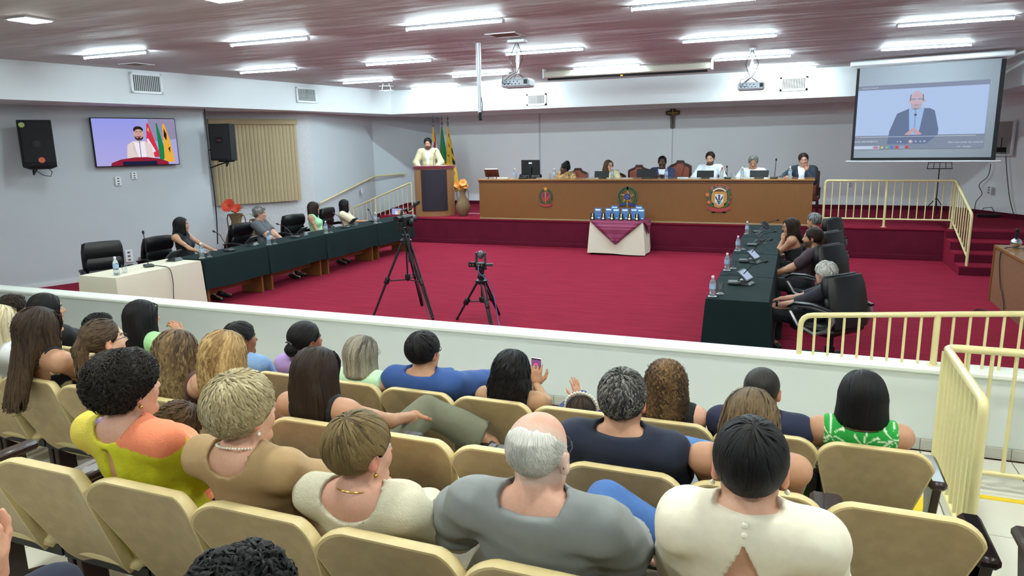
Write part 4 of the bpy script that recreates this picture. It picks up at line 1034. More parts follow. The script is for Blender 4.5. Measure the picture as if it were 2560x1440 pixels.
# ---- lectern
LX, LY = -8.69, 16.35
t = thing('lectern', 'curved wooden lectern with dark front panel and maroon padded top', 'lectern', (LX, LY, ST), .46); W2 = .52; H_ = 1.27
n = 16
def arcx(r, s=1.0, a=.78, d=.0): return [(r*W2*math.sin(-PI/2+PI*i/n), -.33*s*math.cos(-PI/2+PI*i/n)**.8+d) for i in range(n+1)]
def slabz(poly, z0, z1, m, name):
    q = MB(); q.prism(poly, (0, 0, z0), (1, 0, 0), (0, 1, 0), z1-z0); return q.obj(name, m, t, smooth=True)
slabz(arcx(.98)+[(W2*.98, .25), (W2*.94, .25)]+[(x*.95, y*.92) for x, y in reversed(arcx(.98))]+[(-W2*.94, .25), (-W2*.98, .25)], 0, H_-.06, mat('lectern_veneer', '946A42', rough=.35, noise=.15, nscale=5, stretch=(10, 10, .8), coat=.2), 'curved_shell')
slabz(arcx(1.05, 1.06)+[(W2*1.05, .30), (-W2*1.05, .30)], H_-.07, H_, MAROON, 'padded_top')
q = MB(); P_ = [(W2*math.sin(a), -.352*max(math.cos(a), 0)**.8-.004) for a in np.linspace(-.68, .68, 11)]
q.prism([(x, y) for x, y in P_]+[(x, y+.03) for x, y in reversed(P_)], (0, 0, .14), (1, 0, 0), (0, 1, 0), H_-.14-.09); q.obj('front_panel', DARKP, t)
q = MB(); q.box((0, .02, .07), (.96, .10, .02)); q.obj('base_shelf', WOOD, t)
t = thing('gooseneck_microphone', 'thin gooseneck microphone rising from the lectern top', 'microphone', (LX+.02, LY-.05, ST+H_))
q = MB(); q.tube([(0, 0, 0), (0, .02, .18), (0, .10, .32), (0, .14, .36)], .005, 6); q.obj('stem', BLK, t); q = MB(); q.cyl((0, .14, .36), (0, .17, .385), .011, n=8); q.obj('capsule', BLK, t)
t = tag(MB().box((0, 0, .001), (.21, .30, .002)).obj('paper_sheet', WHT, loc=(LX+.25, LY+.02, ST+H_)), 'white sheet of paper on the lectern top', 'paper')
# ---- flags
def flag(x, lab, kind, xs):
    y = 18.7; t = thing('flag', lab, 'flag', (x, y, ST), 0)
    q = MB(); q.lathe([(.13, 0), (.13, .03), (.04, .05), (.02, .06)], n=16); q.cyl((0, 0, .05), (0, 0, 2.35), .014, n=8); q.obj('pole', mat('flag_pole', '8C8C90', rough=.25, metal=.8), t, smooth=True)
    q = MB(); q.sph((0, 0, 2.39), .045, 12); q.lathe([(.03, 0), (.012, .05), (.045, .10), (.012, .17), (0, .24)], (0, 0, 2.43), 8); q.obj('finial', CHROME, t, smooth=True)
    # hanging folded cloth: cone of pleats
    nU, nV = 40, 30; V = []; C = []
    for j in range(nV+1):
        v = j/nV; z = 2.30-v*1.75; wdt = .02+.22*v**.8
        for i in range(nU+1):
            u = i/nU; ang = u*2*PI; fold = .30*math.sin(u*2*PI*5+v*2)*min(1, v*2)
            r = wdt*(1+fold)*.55; V.append((r*math.cos(ang)*1.25+xs*v*.10, r*math.sin(ang)*.8-.02, z-.12*math.sin(u*6.28)*v)); C.append(kind(u, v))
    F = [(j*(nU+1)+i, j*(nU+1)+i+1, (j+1)*(nU+1)+i+1, (j+1)*(nU+1)+i) for j in range(nV) for i in range(nU)]
    np_obj('cloth', np.array(V), np.array(F), mat('flag_cloth', attr=True, rough=.75, sheen=.3), t, np.array(C))
R_, G_, Y_, B_, W_, K_ = map(lin, ('B8202E', '1F7A3C', 'E5B32A', '2A3C9A', 'E4E2E6', '1C1A18'))
def f1(u, v):
    s = (u*1.0+v*.9)
    if v < .25 and .55 < u < .9: return Y_
    if .35 < v < .62 and .5 < u < .85: return W_ if (u+v) % .2 < .13 else B_
    return R_ if (s*3) % 1 < .62 else W_
def f2(u, v): return G_ if v < .62 or u < .55 else (Y_ if v < .82 else B_ if v < .93 else Y_)
def f3(u, v): return K_ if (math.sin(u*23+v*9)+math.sin(v*31-u*11)+.9*math.sin(u*7)) > .95 and .08 < v < .95 else Y_
flag(-9.90, 'red and white state flag with blue patch behind the lectern, leftmost of three', f1, .7)
flag(-9.62, 'green national flag with yellow and blue folds behind the lectern, middle of three', f2, .4)
flag(-9.43, 'yellow flag with black figures behind the lectern, rightmost of three', f3, 1.1)
# ---- basket vases with flowers
VAS = mat('woven_vase', '7E6546', rough=.7, noise=.2, nscale=14, stretch=(6, 6, 1), bump=.6, bscale=30, bdist=.01)
LEAFM = mat('leaf', '4C6B3A', rough=.5, noise=.2, nscale=20)
def vase(x, y, z, lab, sc, hf):
    t = thing('vase', lab, 'vase', (x, y, z)); q = MB()
    q.lathe([(.10*sc, 0), (.13*sc, .03*sc), (.22*sc, .22*sc), (.235*sc, .34*sc), (.19*sc, .50*sc), (.10*sc, .68*sc), (.085*sc, .76*sc), (.12*sc, .88*sc), (.125*sc, .90*sc), (.10*sc, .89*sc), (.07*sc, .76*sc), (.06*sc, .5*sc)], n=48, rib=.035, ribn=16); q.obj('body', VAS, t, smooth=True)
    for s in (-1, 1): q = MB(); q.tube([(s*.10*sc, 0, .86*sc), (s*.19*sc, 0, .88*sc), (s*.22*sc, 0, .8*sc), (s*.20*sc, 0, .55*sc), (s*.19*sc, 0, .48*sc)], .012*sc, 7); q.obj('handle', VAS, t, smooth=True)
    return t
def blossom(c, r, m, lab, group, seed):
    rs = random.Random(seed); t = thing('flower', lab, 'flower', c, 0, group); t.rotation_euler = (.95+rs.random()*.3, 0, rs.uniform(-.3, .5)); q = MB()
    for i in range(6):
        a = i*PI/3+rs.random()*.3; up = .5+rs.random()*.3; c_, s_ = math.cos(a), math.sin(a)
        rows_ = [(0, .0, .05), (.35, .22, .50), (.75, .42, .68), (1.0, .50, .28)]
        V = []
        for d_, z_, w_ in rows_:
            for k_ in (-1, 0, 1): V.append((r*(c_*d_-s_*w_*k_*.8), r*(s_*d_+c_*w_*k_*.8), r*(z_*up*1.3+.12*abs(k_)*w_)))
        q.add(V, [(3*j+k_, 3*j+k_+1, 3*j+k_+4, 3*j+k_+3) for j in range(3) for k_ in range(2)])
    q.obj('petals', m, t, smooth=True); q = MB(); q.cyl((0, 0, 0), (0, 0, r*.6), r*.05, n=5); q.tube([(0, 0, 0), (0, 0, -r*1.3)], r*.05, 5); q.obj('stem', LEAFM, t)
def leaves(t, c, n, L, seed):
    rs = random.Random(seed)
    for i in range(n):
        a = 2*PI*i/n+rs.random()*.4; q = MB(); e = .35+rs.random()*.5; V = []
        for k_, (d_, w_) in enumerate(((0, .01), (.3, .10), (.65, .09), (1, .0))):
            dd = L*d_; zz = L*e*math.sin(d_*2.2)*.6
            for s_ in (-1, 1): V.append((c[0]+dd*math.cos(a)-s_*w_*L*math.sin(a), c[1]+dd*math.sin(a)+s_*w_*L*math.cos(a), c[2]+zz))
        q.add(V, [(2*j, 2*j+1, 2*j+3, 2*j+2) for j in range(3)]); q.obj('leaf', LEAFM, t)
OF = mat('orange_petal', 'E88A2E', rough=.5, noise=.1); OR = mat('red_orange_petal', 'E0482A', rough=.5, noise=.1)
t = vase(-7.86, 16.28, ST, 'tall woven basket vase with orange flowers between the lectern and the desk', .76, 1); leaves(t, (0, 0, .68), 9, .24, 3)
for i, (dx, dz, r) in enumerate(((-.12, .78, .085), (.04, .83, .10), (-.02, .72, .08), (.12, .75, .07))):
    blossom((-7.86+dx, 16.24, ST+dz), r, OF, ['orange flower leaning left in the vase beside the lectern', 'topmost orange flower in the vase beside the lectern', 'orange flower low in the middle of the vase by the lectern', 'small orange flower nearest the desk in the vase'][i], 'orange flowers in the vase by the lectern', i)
t = vase(-11.25, 12.0, 0, 'large woven basket vase with red flower behind the left tables', 1.15, 1); leaves(t, (0, 0, 1.04), 8, .28, 5)
blossom((-11.25-.05, 11.9, 1.20), .15, OR, 'large red-orange flower in the woven vase below the window blind', 'red flowers by the window', 11); blossom((-11.25+.16, 11.9, 1.15), .10, OR, 'smaller red-orange flower drooping beside the large one', 'red flowers by the window', 12)
t = vase(-10.95, 12.3, 0, 'second woven basket vase with only leaves, behind the flowered one', 1.0, 1); leaves(t, (0, 0, .90), 8, .26, 6)
# ---- carved dais chairs
def arm_chair(x, y, lab, h_=1.22, w_=.56, z=ST, rz=0, grp='carved leather chairs behind the desk'):
    t = thing('carved_chair', lab, 'chair', (x, y, z), rz, grp)
    pts = [(-w_/2, .5), (-w_/2, h_-.14), (-w_/2+.06, h_-.10), (-w_*.2, h_-.06), (-.08, h_), (.08, h_), (w_*.2, h_-.06), (w_/2-.06, h_-.10), (w_/2, h_-.14), (w_/2, .5)]
    q = MB(); q.prism(pts, (0, .03, 0), (1, 0, 0), (0, 0, 1), .05); q.obj('back_frame', WOODD, t)
    q = MB(); q.prism([(p[0]*.80, .52+(p[1]-.5)*.88) for p in pts], (0, -.02, 0), (1, 0, 0), (0, 0, 1), .035); q.obj('back_cushion', LEATHR, t, bevel=.012)
    q = MB(); q.box((0, -.26, .46), (w_, .52, .09), bev=.03); q.obj('seat', LEATHR, t)
    for sx in (-1, 1):
        for yy in (-.48, .0): q = MB(); q.box((sx*(w_/2-.03), yy, .21), (.05, .05, .42)); q.obj('leg', WOODD, t)
        q = MB(); q.box((sx*(w_/2+.0), -.24, .70), (.05, .48, .035), bev=.012); q.box((sx*(w_/2), -.44, .58), (.035, .035, .22)); q.obj('armrest', WOODD, t)
    return t
for x, h_, lab in ((-5.14, 1.15, 'carved leather chair behind the woman in the leopard blouse'), (-4.20, 1.10, 'carved leather chair beside the woman with glasses'), (-3.72, 1.17, 'empty carved leather chair, back facing the hall between two people'),
                   (-3.10, 1.14, 'carved leather chair behind the man in the navy suit'), (-2.70, 1.30, 'taller carved presidential chair right of the navy suit man'), (-1.82, 1.16, 'carved leather chair behind the bearded man in white shirt'),
                   (-.92, 1.08, 'carved leather chair behind the grey-haired man in white polo'), (.18, 1.18, 'carved leather chair at the far right end of the desk')):
    arm_chair(x, 17.95 if 'presid' in lab or 'empty' in lab else 17.35, lab, h_+(.03 if 'empty' in lab else 0))
# ---- black office chairs
def office_chair(name, lab, x, y, z, rz, silver=True, hb=1.12, tilt=.16, puff=True, sc=1.1):
    t = thing('office_chair', lab, 'office chair', (x, y, z), rz, 'black leather office chairs'); t.scale = (sc, sc, 1.0)
    R = Matrix.Rotation(-tilt, 3, 'X'); q = MB()       # faces +y, back leans to -y
    hh = hb-.50
    for i in range(2 if puff else 1): pass
    def sect(z0, z1, w0, w1, d, y0=0):
        q = MB(); V = []
        nseg = 5
        for k_ in range(nseg+1):
            f = k_/nseg; zz = z0+(z1-z0)*f; b_ = math.sin(f*PI)**.5; w_ = (w0+(w1-w0)*f)*(.90+.10*b_); dd = d*(.45+.55*b_)
            for j in range(12):
                a = 2*PI*j/12; cx_ = abs(math.cos(a))**.5*math.copysign(1, math.cos(a)); sy = abs(math.sin(a))**.7*math.copysign(1, math.sin(a))
                V.append(R@Vector((cx_*w_/2, sy*dd/2+y0+.035*(cx_**2), zz))+Vector((0, -.20, .48)))
        F = [(k_*12+j, k_*12+(j+1) % 12, (k_+1)*12+(j+1) % 12, (k_+1)*12+j) for k_ in range(nseg) for j in range(12)]+[list(range(11, -1, -1)), [nseg*12+j for j in range(12)]]
        q.add(V, F); return q
    sect(0, hh, .50, .52, .09, -.045).obj('back_shell', LEATHB, t, smooth=True)
    sect(hh*.62, hh+.02, .50, .48, .14, .01).obj('headrest_pad', LEATHB, t, smooth=True); sect(hh*.32, hh*.64, .46, .46, .11, .02).obj('upper_pad', LEATHB, t, smooth=True); sect(.02, hh*.34, .46, .46, .13, .02).obj('lumbar_pad', LEATHB, t, smooth=True)
    q = MB(); q.box((0, .06, .44), (.52, .50, .12), bev=.045); q.obj('seat', LEATHB, t, smooth=True)
    for s in (-1, 1):
        q = MB(); pts = [(s*.27, -.20, .66), (s*.30, .0, .69), (s*.30, .20, .665), (s*.295, .25, .60), (s*.28, .16, .46), (s*.27, -.02, .40), (s*.27, -.16, .46), (s*.27, -.22, .58)]
        P2 = [Vector(p) for p in pts]+[Vector(pts[0])]; q.tube(P2, .020, 6, cap=False); q.obj('arm_loop', SILV if silver else BLK, t, smooth=True)
        q = MB(); q.tube([(s*.275, -.22, .68), (s*.30, -.02, .715), (s*.30, .18, .695), (s*.298, .27, .64)], [.025, .034, .034, .02], 8, flat=.6); q.obj('arm_pad', LEATHB, t, smooth=True)
    q = MB(); q.cyl((0, 0, .10), (0, 0, .40), .03, n=10); q.cyl((0, 0, .08), (0, 0, .22), .045, n=10); q.obj('gas_lift', BLK, t, smooth=True)
    for i in range(5):
        a = 2*PI*i/5+.3; q = MB(); q.tube([(0, 0, .12), (.17*math.cos(a), .17*math.sin(a), .105), (.31*math.cos(a), .31*math.sin(a), .075)], [.032, .026, .020], 6); q.obj('base_leg', BLK, t, smooth=True)
        q = MB(); q.cyl((.31*math.cos(a)-.02*math.sin(a), .31*math.sin(a)+.02*math.cos(a), .03), (.31*math.cos(a)+.02*math.sin(a), .31*math.sin(a)-.02*math.cos(a), .03), .028, n=10); q.obj('castor', BLK, t, smooth=True)
    return t
Rd = math.radians
office_chair('c', 'empty black office chair behind the white-clothed table', -9.42, 7.35, 0, Rd(-118), False, 1.10, .06)
office_chair('c', 'black office chair of the woman in the black sleeveless top', -9.46, 8.42, 0, Rd(-92), False, 1.06, .18)
office_chair('c', 'black office chair of the grey-haired man in grey shirt', -9.52, 10.35, 0, Rd(-92), False, 1.06, .20)
office_chair('c', 'black office chair of the long-haired woman in green top', -9.60, 11.95, 0, Rd(-104), False, 1.06, .16)
office_chair('c', 'black office chair of the woman in the cream blouse', -9.72, 13.30, 0, Rd(-84), False, 1.08, .16)
office_chair('c', 'nearest black office chair with silver arm loops behind the white-haired man', .42, 7.98, 0, Rd(50), True, 1.03, .20)
office_chair('c', 'black office chair with silver arm loops of the man with a ponytail', .36, 9.72, 0, Rd(54), True, 1.10, .20)
office_chair('c', 'black office chair of the woman resting her chin on her hand', .42, 11.6, 0, Rd(60), True, 1.04, .16)
office_chair('c', 'farthest black office chair on the right, of the man with grey hair', .50, 13.35, 0, Rd(62), True, 1.06, .16)
# ---- tables with cloths
def panel_table(x0, x1, y0, y1, z, lab, grp):
    t = thing('folding_table', lab, 'table', ((x0+x1)/2, (y0+y1)/2, 0), 0, grp); w_, l_ = x1-x0, y1-y0
    q = MB(); q.box((0, 0, z-.022), (w_-.02, l_-.02, .03)); q.obj('tabletop', WOOD, t)
    for s in (-1, 1): q = MB(); q.box((0, s*(l_/2-.10), (z-.04)/2), (w_-.12, .04, z-.04), bev=.004); q.obj('leg_panel', WOOD, t)
    q = MB(); q.box((0, 0, .42), (.03, l_-.22, .5)); q.obj('stretcher_panel', WOOD, t)
def cloth(x0, x1, y0, y1, z, drops, m, name, lab, grp, seed, flare=.05, wave=.016, scall=.0):
    """drops: (x-, x+, y-, y+) hanging lengths"""
    rs = np.random.RandomState(seed); nx = max(6, int((x1-x0)/.07)); ny = max(8, int((y1-y0)/.07))
    per = []
    for i in range(nx): per.append((x0+(x1-x0)*i/nx, y0, 0, -1, drops[2]))
    for i in range(ny): per.append((x1, y0+(y1-y0)*i/ny, 1, 0, drops[1]))
    for i in range(nx): per.append((x1-(x1-x0)*i/nx, y1, 0, 1, drops[3]))
    for i in range(ny): per.append((x0, y1-(y1-y0)*i/ny, -1, 0, drops[0]))
    n = len(per); rows = 9; V = []; cen = ((x0+x1)/2, (y0+y1)/2)
    drop = np.array([p[4] for p in per]); dsm = np.array([np.mean([drop[(i+k) % n] for k in (-1, 0, 1)]) for i in range(n)])
    ph = np.cumsum(.35+.5*rs.rand(n)); amp = .4+.6*np.abs(np.sin(np.arange(n)*.21+seed))
    for r in range(rows+1):
        f = r/rows
        for i, (x, y, ax_, ay, dr) in enumerate(per):
            k0, k2 = per[i-1], per[(i+1) % n]; nx_, ny_ = ax_+k0[2]*.5, ay+k0[3]*.5; L = math.hypot(nx_, ny_) or 1
            cor = abs(ax_-k0[2])+abs(ay-k0[3]) > 0; o = (flare*f+wave*math.sin(ph[i])*amp[i]*f**.7)+(.035*f if cor else 0)+.006*min(1, r)
            V.append((x+nx_/L*o, y+ny_/L*o, z-max(dsm[i]*f-(.0 if r else 0), 0)+(.012*math.sin(ph[i]*.37+1)*f if dsm[i] < z-.03 else 0)))
    F = [(r*n+i, r*n+(i+1) % n, (r+1)*n+(i+1) % n, (r+1)*n+i) for r in range(rows) for i in range(n)]
    # top fan grid
    rings = 4; base = len(V)
    for g in range(1, rings):
        s = 1-g/rings
        for i, (x, y, *_r) in enumerate(per): V.append((cen[0]+(x-cen[0])*s, cen[1]+(y-cen[1])*s, z+.003+.0025*math.sin(i*1.7+g*2+seed)))
    V.append((cen[0], cen[1], z+.003)); c_ = len(V)-1; prev = 0
    for g in range(1, rings):
        b_ = base+(g-1)*n
        for i in range(n): F.append((b_+i, b_+(i+1) % n, prev+(i+1) % n, prev+i) if g == 1 else (b_+i, b_+(i+1) % n, prev+(i+1) % n, prev+i))
        prev = b_
    for i in range(n): F.append((c_, prev+(i+1) % n, prev+i))
    F = [tuple(reversed(f)) for f in F]
    q = MB(); q.add(V, F); o = q.obj(name, m, smooth=True); 
    return tag(o, lab, 'tablecloth', grp)
TZ = .765; GX0, GX1 = -8.86, -8.29
ysL = [8.06, 9.50, 11.10, 12.90, 14.42]; nmL = ['nearest', 'second', 'third', 'farthest']
for i in range(4):
    panel_table(GX0, GX1, ysL[i]+.02, ysL[i+1]-.02, TZ, f'oak folding table under dark green cloth in the left row, {nmL[i]} the audience' if i < 3 else 'oak folding table under dark green cloth in the left row, nearest the stage', 'oak tables of the left row')
    cloth(GX0, GX1, ysL[i]+.01, ysL[i+1]-.01, TZ+.012, (.3, .46, .50 if i == 0 else .46, .50), GREENC, 'tablecloth', f'dark green cloth on the left row of tables, {nmL[i]} from the white-clothed table' if i < 3 else 'dark green cloth on the left row of tables, closest to the lectern', 'dark green tablecloths on the left', i+3, .03)
panel_table(-8.90, -8.26, 6.55, 7.98, TZ, 'oak folding table fully hidden under the white cloth', 'oak tables of the left row')
cloth(-8.92, -8.24, 6.53, 7.98, TZ+.012, (.7, .74, .74, .74), CREAMC, 'tablecloth', 'cream white cloth to the floor on the table beside the parapet', 'cream tablecloths', 21, .01, .010)
RX0, RX1 = -.82, -.20; ysR = [7.42, 8.80, 10.60, 12.42, 14.30]
for i in range(4):
    panel_table(RX0, RX1, ysR[i]+.02, ysR[i+1]-.02, TZ, f'oak folding table under dark green cloth in the right row, {nmL[i]} the audience' if i < 3 else 'oak folding table under dark green cloth in the right row, nearest the stage', 'oak tables of the right row')
    cloth(RX0, RX1, ysR[i]+.01, ysR[i+1]-.01, TZ+.012+.002*i, (.72, .70, .73 if i == 0 else .10, .6 if i == 3 else .04), GREENC, 'tablecloth', f'dark green cloth on the right row of tables, {nmL[i]} the audience' if i < 3 else 'dark green cloth on the right row of tables, closest to the stage', 'dark green tablecloths on the right', i+31, .05, .02)
# ---- award table
panel_table(-4.10, -3.0, 14.85, 15.45, .72, 'small table carrying books and medals under the cream cloth', 'award tables')
cloth(-4.12, -2.98, 14.83, 15.45, .735, (.70, .70, .70, .6), CREAMC, 'tablecloth', 'cream cloth hanging to the carpet on the award table', 'cream tablecloths', 44, .05, .018)
q = MB(); V = []; n = 14
def drape(pts): return pts
# plum runner laid diagonally: top square plus hanging triangles front and right
q.prism([(-4.13, 14.82), (-2.97, 14.82), (-2.97, 15.46), (-4.13, 15.46)], (0, 0, .741), (1, 0, 0), (0, 1, 0), .006)
tri = []; NN_ = 12
V = []; F = []
for j in range(NN_+1):
    f = j/NN_; hw = (1-f)*.58+.006; z = .744-f*.50; y = 14.815-.055*min(1, f*3)-.012*f
    for i in range(9): u = -1+2*i/8; V.append((-3.55+u*hw, y-.012*math.sin(u*9+f*3)*min(1, f*4), z+(.02 if 0 else 0)))
F = [(j*9+i, j*9+i+1, (j+1)*9+i+1, (j+1)*9+i) for j in range(NN_) for i in range(8)]; q.add(V, [tuple(reversed(f)) for f in F])
V = []
for j in range(NN_+1):
    f = j/NN_; hw = (1-f)*.32+.004; z = .744-f*.30; x = -2.965+.055*min(1, f*3)
    for i in range(7): u = -1+2*i/6; V.append((x+.010*math.sin(u*7+f*4)*min(1, f*4), 15.14+u*hw, z))
q.add(V, [(j*7+i, j*7+i+1, (j+1)*7+i+1, (j+1)*7+i) for j in range(NN_) for i in range(6)])
o = q.obj('table_runner', PLUM, smooth=True); md = o.modifiers.new('s', 'SOLIDIFY'); md.thickness = .004; tag(o, 'plum striped runner with a pointed corner hanging down the award table', 'runner')
BKB = mat('book_blue', '2E5E94', rough=.35); PAGE = mat('book_pages', 'E8E4D8', rough=.7); PRW = mat('print_white', 'DDE6F0', rough=.6)
bx = [(-4.02, 15.05, 'leftmost blue book on the award table'), (-3.80, 15.12, 'blue book second from the left, in front of a taller-standing one'), (-3.62, 15.05, 'blue book left of the middle gap on the award table'), (-3.71, 15.28, 'blue book standing behind, between the second and third books'),
      (-3.42, 15.06, 'blue book just right of the middle gap on the award table'), (-3.24, 15.12, 'blue book second from the right in the front row'), (-3.07, 15.04, 'rightmost blue book on the award table'), (-3.17, 15.30, 'blue book standing behind the two rightmost ones')]
for x, y, lab in bx:
    t = thing('book', lab, 'book', (x, y, .75 if y < 15.2 else .752), Rd(random.uniform(-8, 4)), 'blue books on the award table'); h_ = .24 if y < 15.2 else .275
    T_ = Matrix.Rotation(-.22, 3, 'X')
    q = MB(); q.box((0, 0, h_/2+.004), (.155, .018, h_), rot=None); 
    for i in range(len(q.v)): p = T_@Vector(q.v[i]); q.v[i] = (p.x, p.y, p.z)
    q.obj('cover', BKB, t)
    for k_, (ww, zz, hh_) in enumerate(((.12, .86, .020), (.10, .78, .008), (.05, .12, .012))):
        q = MB(); q.box((0 if k_ < 2 else .035, -.0098, h_*zz), (ww, .001, hh_))
        q.v = [tuple(T_@Vector(p)) for p in q.v]; q.obj(['title_print', 'title_underline', 'imprint'][k_], PRW, t)
    q = MB(); q.box((0, .075, h_*.34), (.10, .006, h_*.68), rot=Matrix.Rotation(.30, 3, 'X')); q.obj('stand', BLK, t)
VELV = mat('black_velvet', '0D0D10', rough=.9)
for i, x in enumerate((-4.09, -3.85, -3.66, -3.46, -3.28, -3.12)):
    t = thing('medal_case', ['leftmost black medal case on the award table', 'second black medal case from the left', 'black medal case left of the middle gap', 'black medal case right of the middle gap', 'second black medal case from the right', 'rightmost black medal case on the award table'][i], 'medal', (x, 14.88, .748), 0, 'medal cases on the award table')
    q = MB(); q.add([(-.045, 0, 0), (.045, 0, 0), (.045, .07, 0), (-.045, .07, 0), (-.04, .035, .145), (.04, .035, .145), (.04, .045, .145), (-.04, .045, .145)], [(3, 2, 1, 0), (4, 5, 6, 7), (0, 1, 5, 4), (1, 2, 6, 5), (2, 3, 7, 6), (3, 0, 4, 7)]); q.obj('case', VELV, t)
    sl = Vector((0, .035, .145)).normalized(); nn = Vector((0, -sl.z, sl.y)); q = MB()
    def onf(h_): return Vector((0, 0, 0))+sl*h_+nn*.002
    for h_, r in ((.04, .024), (.085, .012), (.11, .012), (.132, .011)):
        c = onf(h_); q.tube([c, c+nn*.005], r, 12)
    q.obj('medal', mat('medal_gold', 'D8CFA0', rough=.3, metal=.7), t, smooth=True)
# ---- crucifix
t = thing('crucifix', 'dark wooden crucifix with a brass cross on the rear wall', 'crucifix', (-3.21, 19.785, 3.0))
q = MB(); q.prism([(-.055, -.27), (0, -.29), (.055, -.27), (.07, .05), (.19, .08), (.19, .18), (.08, .20), (.05, .28), (-.05, .28), (-.08, .20), (-.19, .18), (-.19, .08), (-.07, .05)], (0, 0, 0), (1, 0, 0), (0, 0, 1), .03); q.obj('back_board', WOODD, t, bevel=.006)
q = MB(); q.box((0, -.04, .11), (.016, .012, .22)); q.box((0, -.04, .13), (.27, .012, .016)); q.obj('brass_cross', GOLD, t)
q = MB(); q.tube([(0, -.04, .05), (0, -.05, -.06), (.01, -.045, -.20)], [.018, .022, .010], 8); q.sph((0, -.05, .08), .016, 8); q.obj('figure', mat('carved_brown', '5A3A2A', rough=.5), t, smooth=True)
# ---- conduits, outlets, cables on the walls
CON = mat('conduit_white', 'C9CCD3', rough=.5)
q = MB(); q.box((-7.02, 19.785, 1.95), (.035, .02, 2.6)); tag(q.obj('cable_conduit', CON), 'white cable conduit up the rear wall behind the monitor', 'conduit')
q = MB(); q.box((-3.21, 19.79, 1.65), (.022, .015, 2.1)); tag(q.obj('cable_conduit', CON), 'thin white conduit below the crucifix', 'conduit')
def outlet(p, d, lab, w_=.09, h_=.14, dark=True):
    d = Vector(d).normalized(); t = thing('wall_outlet', lab, 'outlet', p, math.atan2(d.y, d.x)); q = MB(); q.box((0, -.01, 0), (w_, .02, h_), bev=.004); q.obj('plate', CAPW, t)
    q = MB()
    for k_ in (-.3, 0, .3): q.box((0, -.021, h_*k_), (w_*.35, .003, h_*.12))
    q.obj('socket', VD, t)
tvd = Vector((TVB[0]-TVA[0], TVB[1]-TVA[1], 0)); TV0 = Vector((*TVA, 0))
def ontv(x, y, off=.01):
    d = tvd.normalized(); n_ = Vector((d.y, -d.x, 0))*off; return onwall(x, y, TV0+n_, d)
outlet(ontv(295, 453), tvd, 'white three-socket outlet below the television, lower one', .11, .17); outlet(ontv(335, 439), tvd, 'white blank plate close under the television', .10, .14)
outlet(ontv(322, 640), tvd, 'open grey junction box beside the empty office chair', .14, .24); t = tag(MB().box((0, 0, 0), (.02, .12, .13), bev=.004).obj('electric_box', mat('box_brown', '8A6A44', rough=.6), loc=ontv(354, 650)), 'small brown electric box low on the left wall', 'box')
outlet((.62+.62, 19.79, 1.22), (1, 0, 0), 'white outlet on the rear wall behind the stage rail', .07, .13); outlet(onplane(905, 477, WIN1, STW), (STW[0]-WIN1[0], STW[1]-WIN1[1], 0), 'white outlet on the wall under the handrail', .10, .14)
rc0, rc1 = (3.4, 19.8), (4.75, 17.3); outlet(onplane(2474, 475, rc0, rc1), (rc1[0]-rc0[0], rc1[1]-rc0[1], 0), 'white outlet on the wall right of the music stand', .13, .17)
CBL = mat('cable_black', '1B1B1D', rough=.5)
def cable(name, pts, r, lab, m=CBL, n=5):
    P_ = [Vector(p) for p in pts]; out = []
    for i in range(len(P_)-1):
        p0, p1, p2, p3 = P_[max(i-1, 0)], P_[i], P_[i+1], P_[min(i+2, len(P_)-1)]
        for k_ in range(6):
            s = k_/6; out.append(.5*((2*p1)+(p2-p0)*s+(2*p0-5*p1+4*p2-p3)*s*s+(3*p1-p0-3*p2+p3)*s**3))
    out.append(P_[-1]); q = MB(); q.tube(out, r, n); return tag(q.obj(name, m, smooth=True), lab, 'cable')
cable('hanging_cable', [onplane(x, y, rc0, rc1) for x, y in ((2477, 410), (2470, 440), (2448, 462), (2455, 485), (2440, 505), (2436, 535))], .008, 'black cable wandering down the wall below the projection screen')
cable('hanging_cable', [onplane(x, y, rc0, rc1) for x, y in ((2514, 380), (2518, 440), (2525, 500), (2537, 545))], .008, 'black cable hanging from the router niche to the stage floor')
cable('hanging_cable', [onwall(x, y, Vector((TVB[0]+.02, TVB[1]+.04, 0)), Vector((1, .4, 0))) for x, y in ((511, 272), (517, 330), (524, 400), (534, 470), (541, 540), (544, 610))], .012, 'black cable bundle down the corner beside the left wall')
# router niche right of the screen
t = thing('wall_niche', 'shallow wall niche with white frame right of the projection screen', 'niche', onplane(2505, 345, rc0, rc1), math.atan2(rc1[1]-rc0[1], rc1[0]-rc0[0]))
q = MB()
for c, s in (((0, 0, .36), (.62, .05, .03)), ((0, 0, -.36), (.62, .05, .03)), ((.3, 0, 0), (.03, .05, .72)), ((-.3, 0, 0), (.03, .05, .72))): q.box(c, s)
q.obj('frame', CAPW, t); q = MB(); q.box((0, .01, 0), (.58, .02, .70)); q.obj('back_panel', mat('niche_grey', '9A9690', rough=.7), t)
t = thing('router', 'black router with three aerials standing in the wall niche', 'router', onplane(2508, 372, rc0, rc1)+Vector((-.05, -.03, -.02)))
q = MB(); q.box((0, 0, 0), (.20, .10, .10), bev=.01); q.obj('body', BLK, t)
for dx in (-.08, 0, .08): q = MB(); q.tube([(dx, 0, .04), (dx*1.4, 0, .26)], .008, 5); q.obj('aerial', BLK, t)
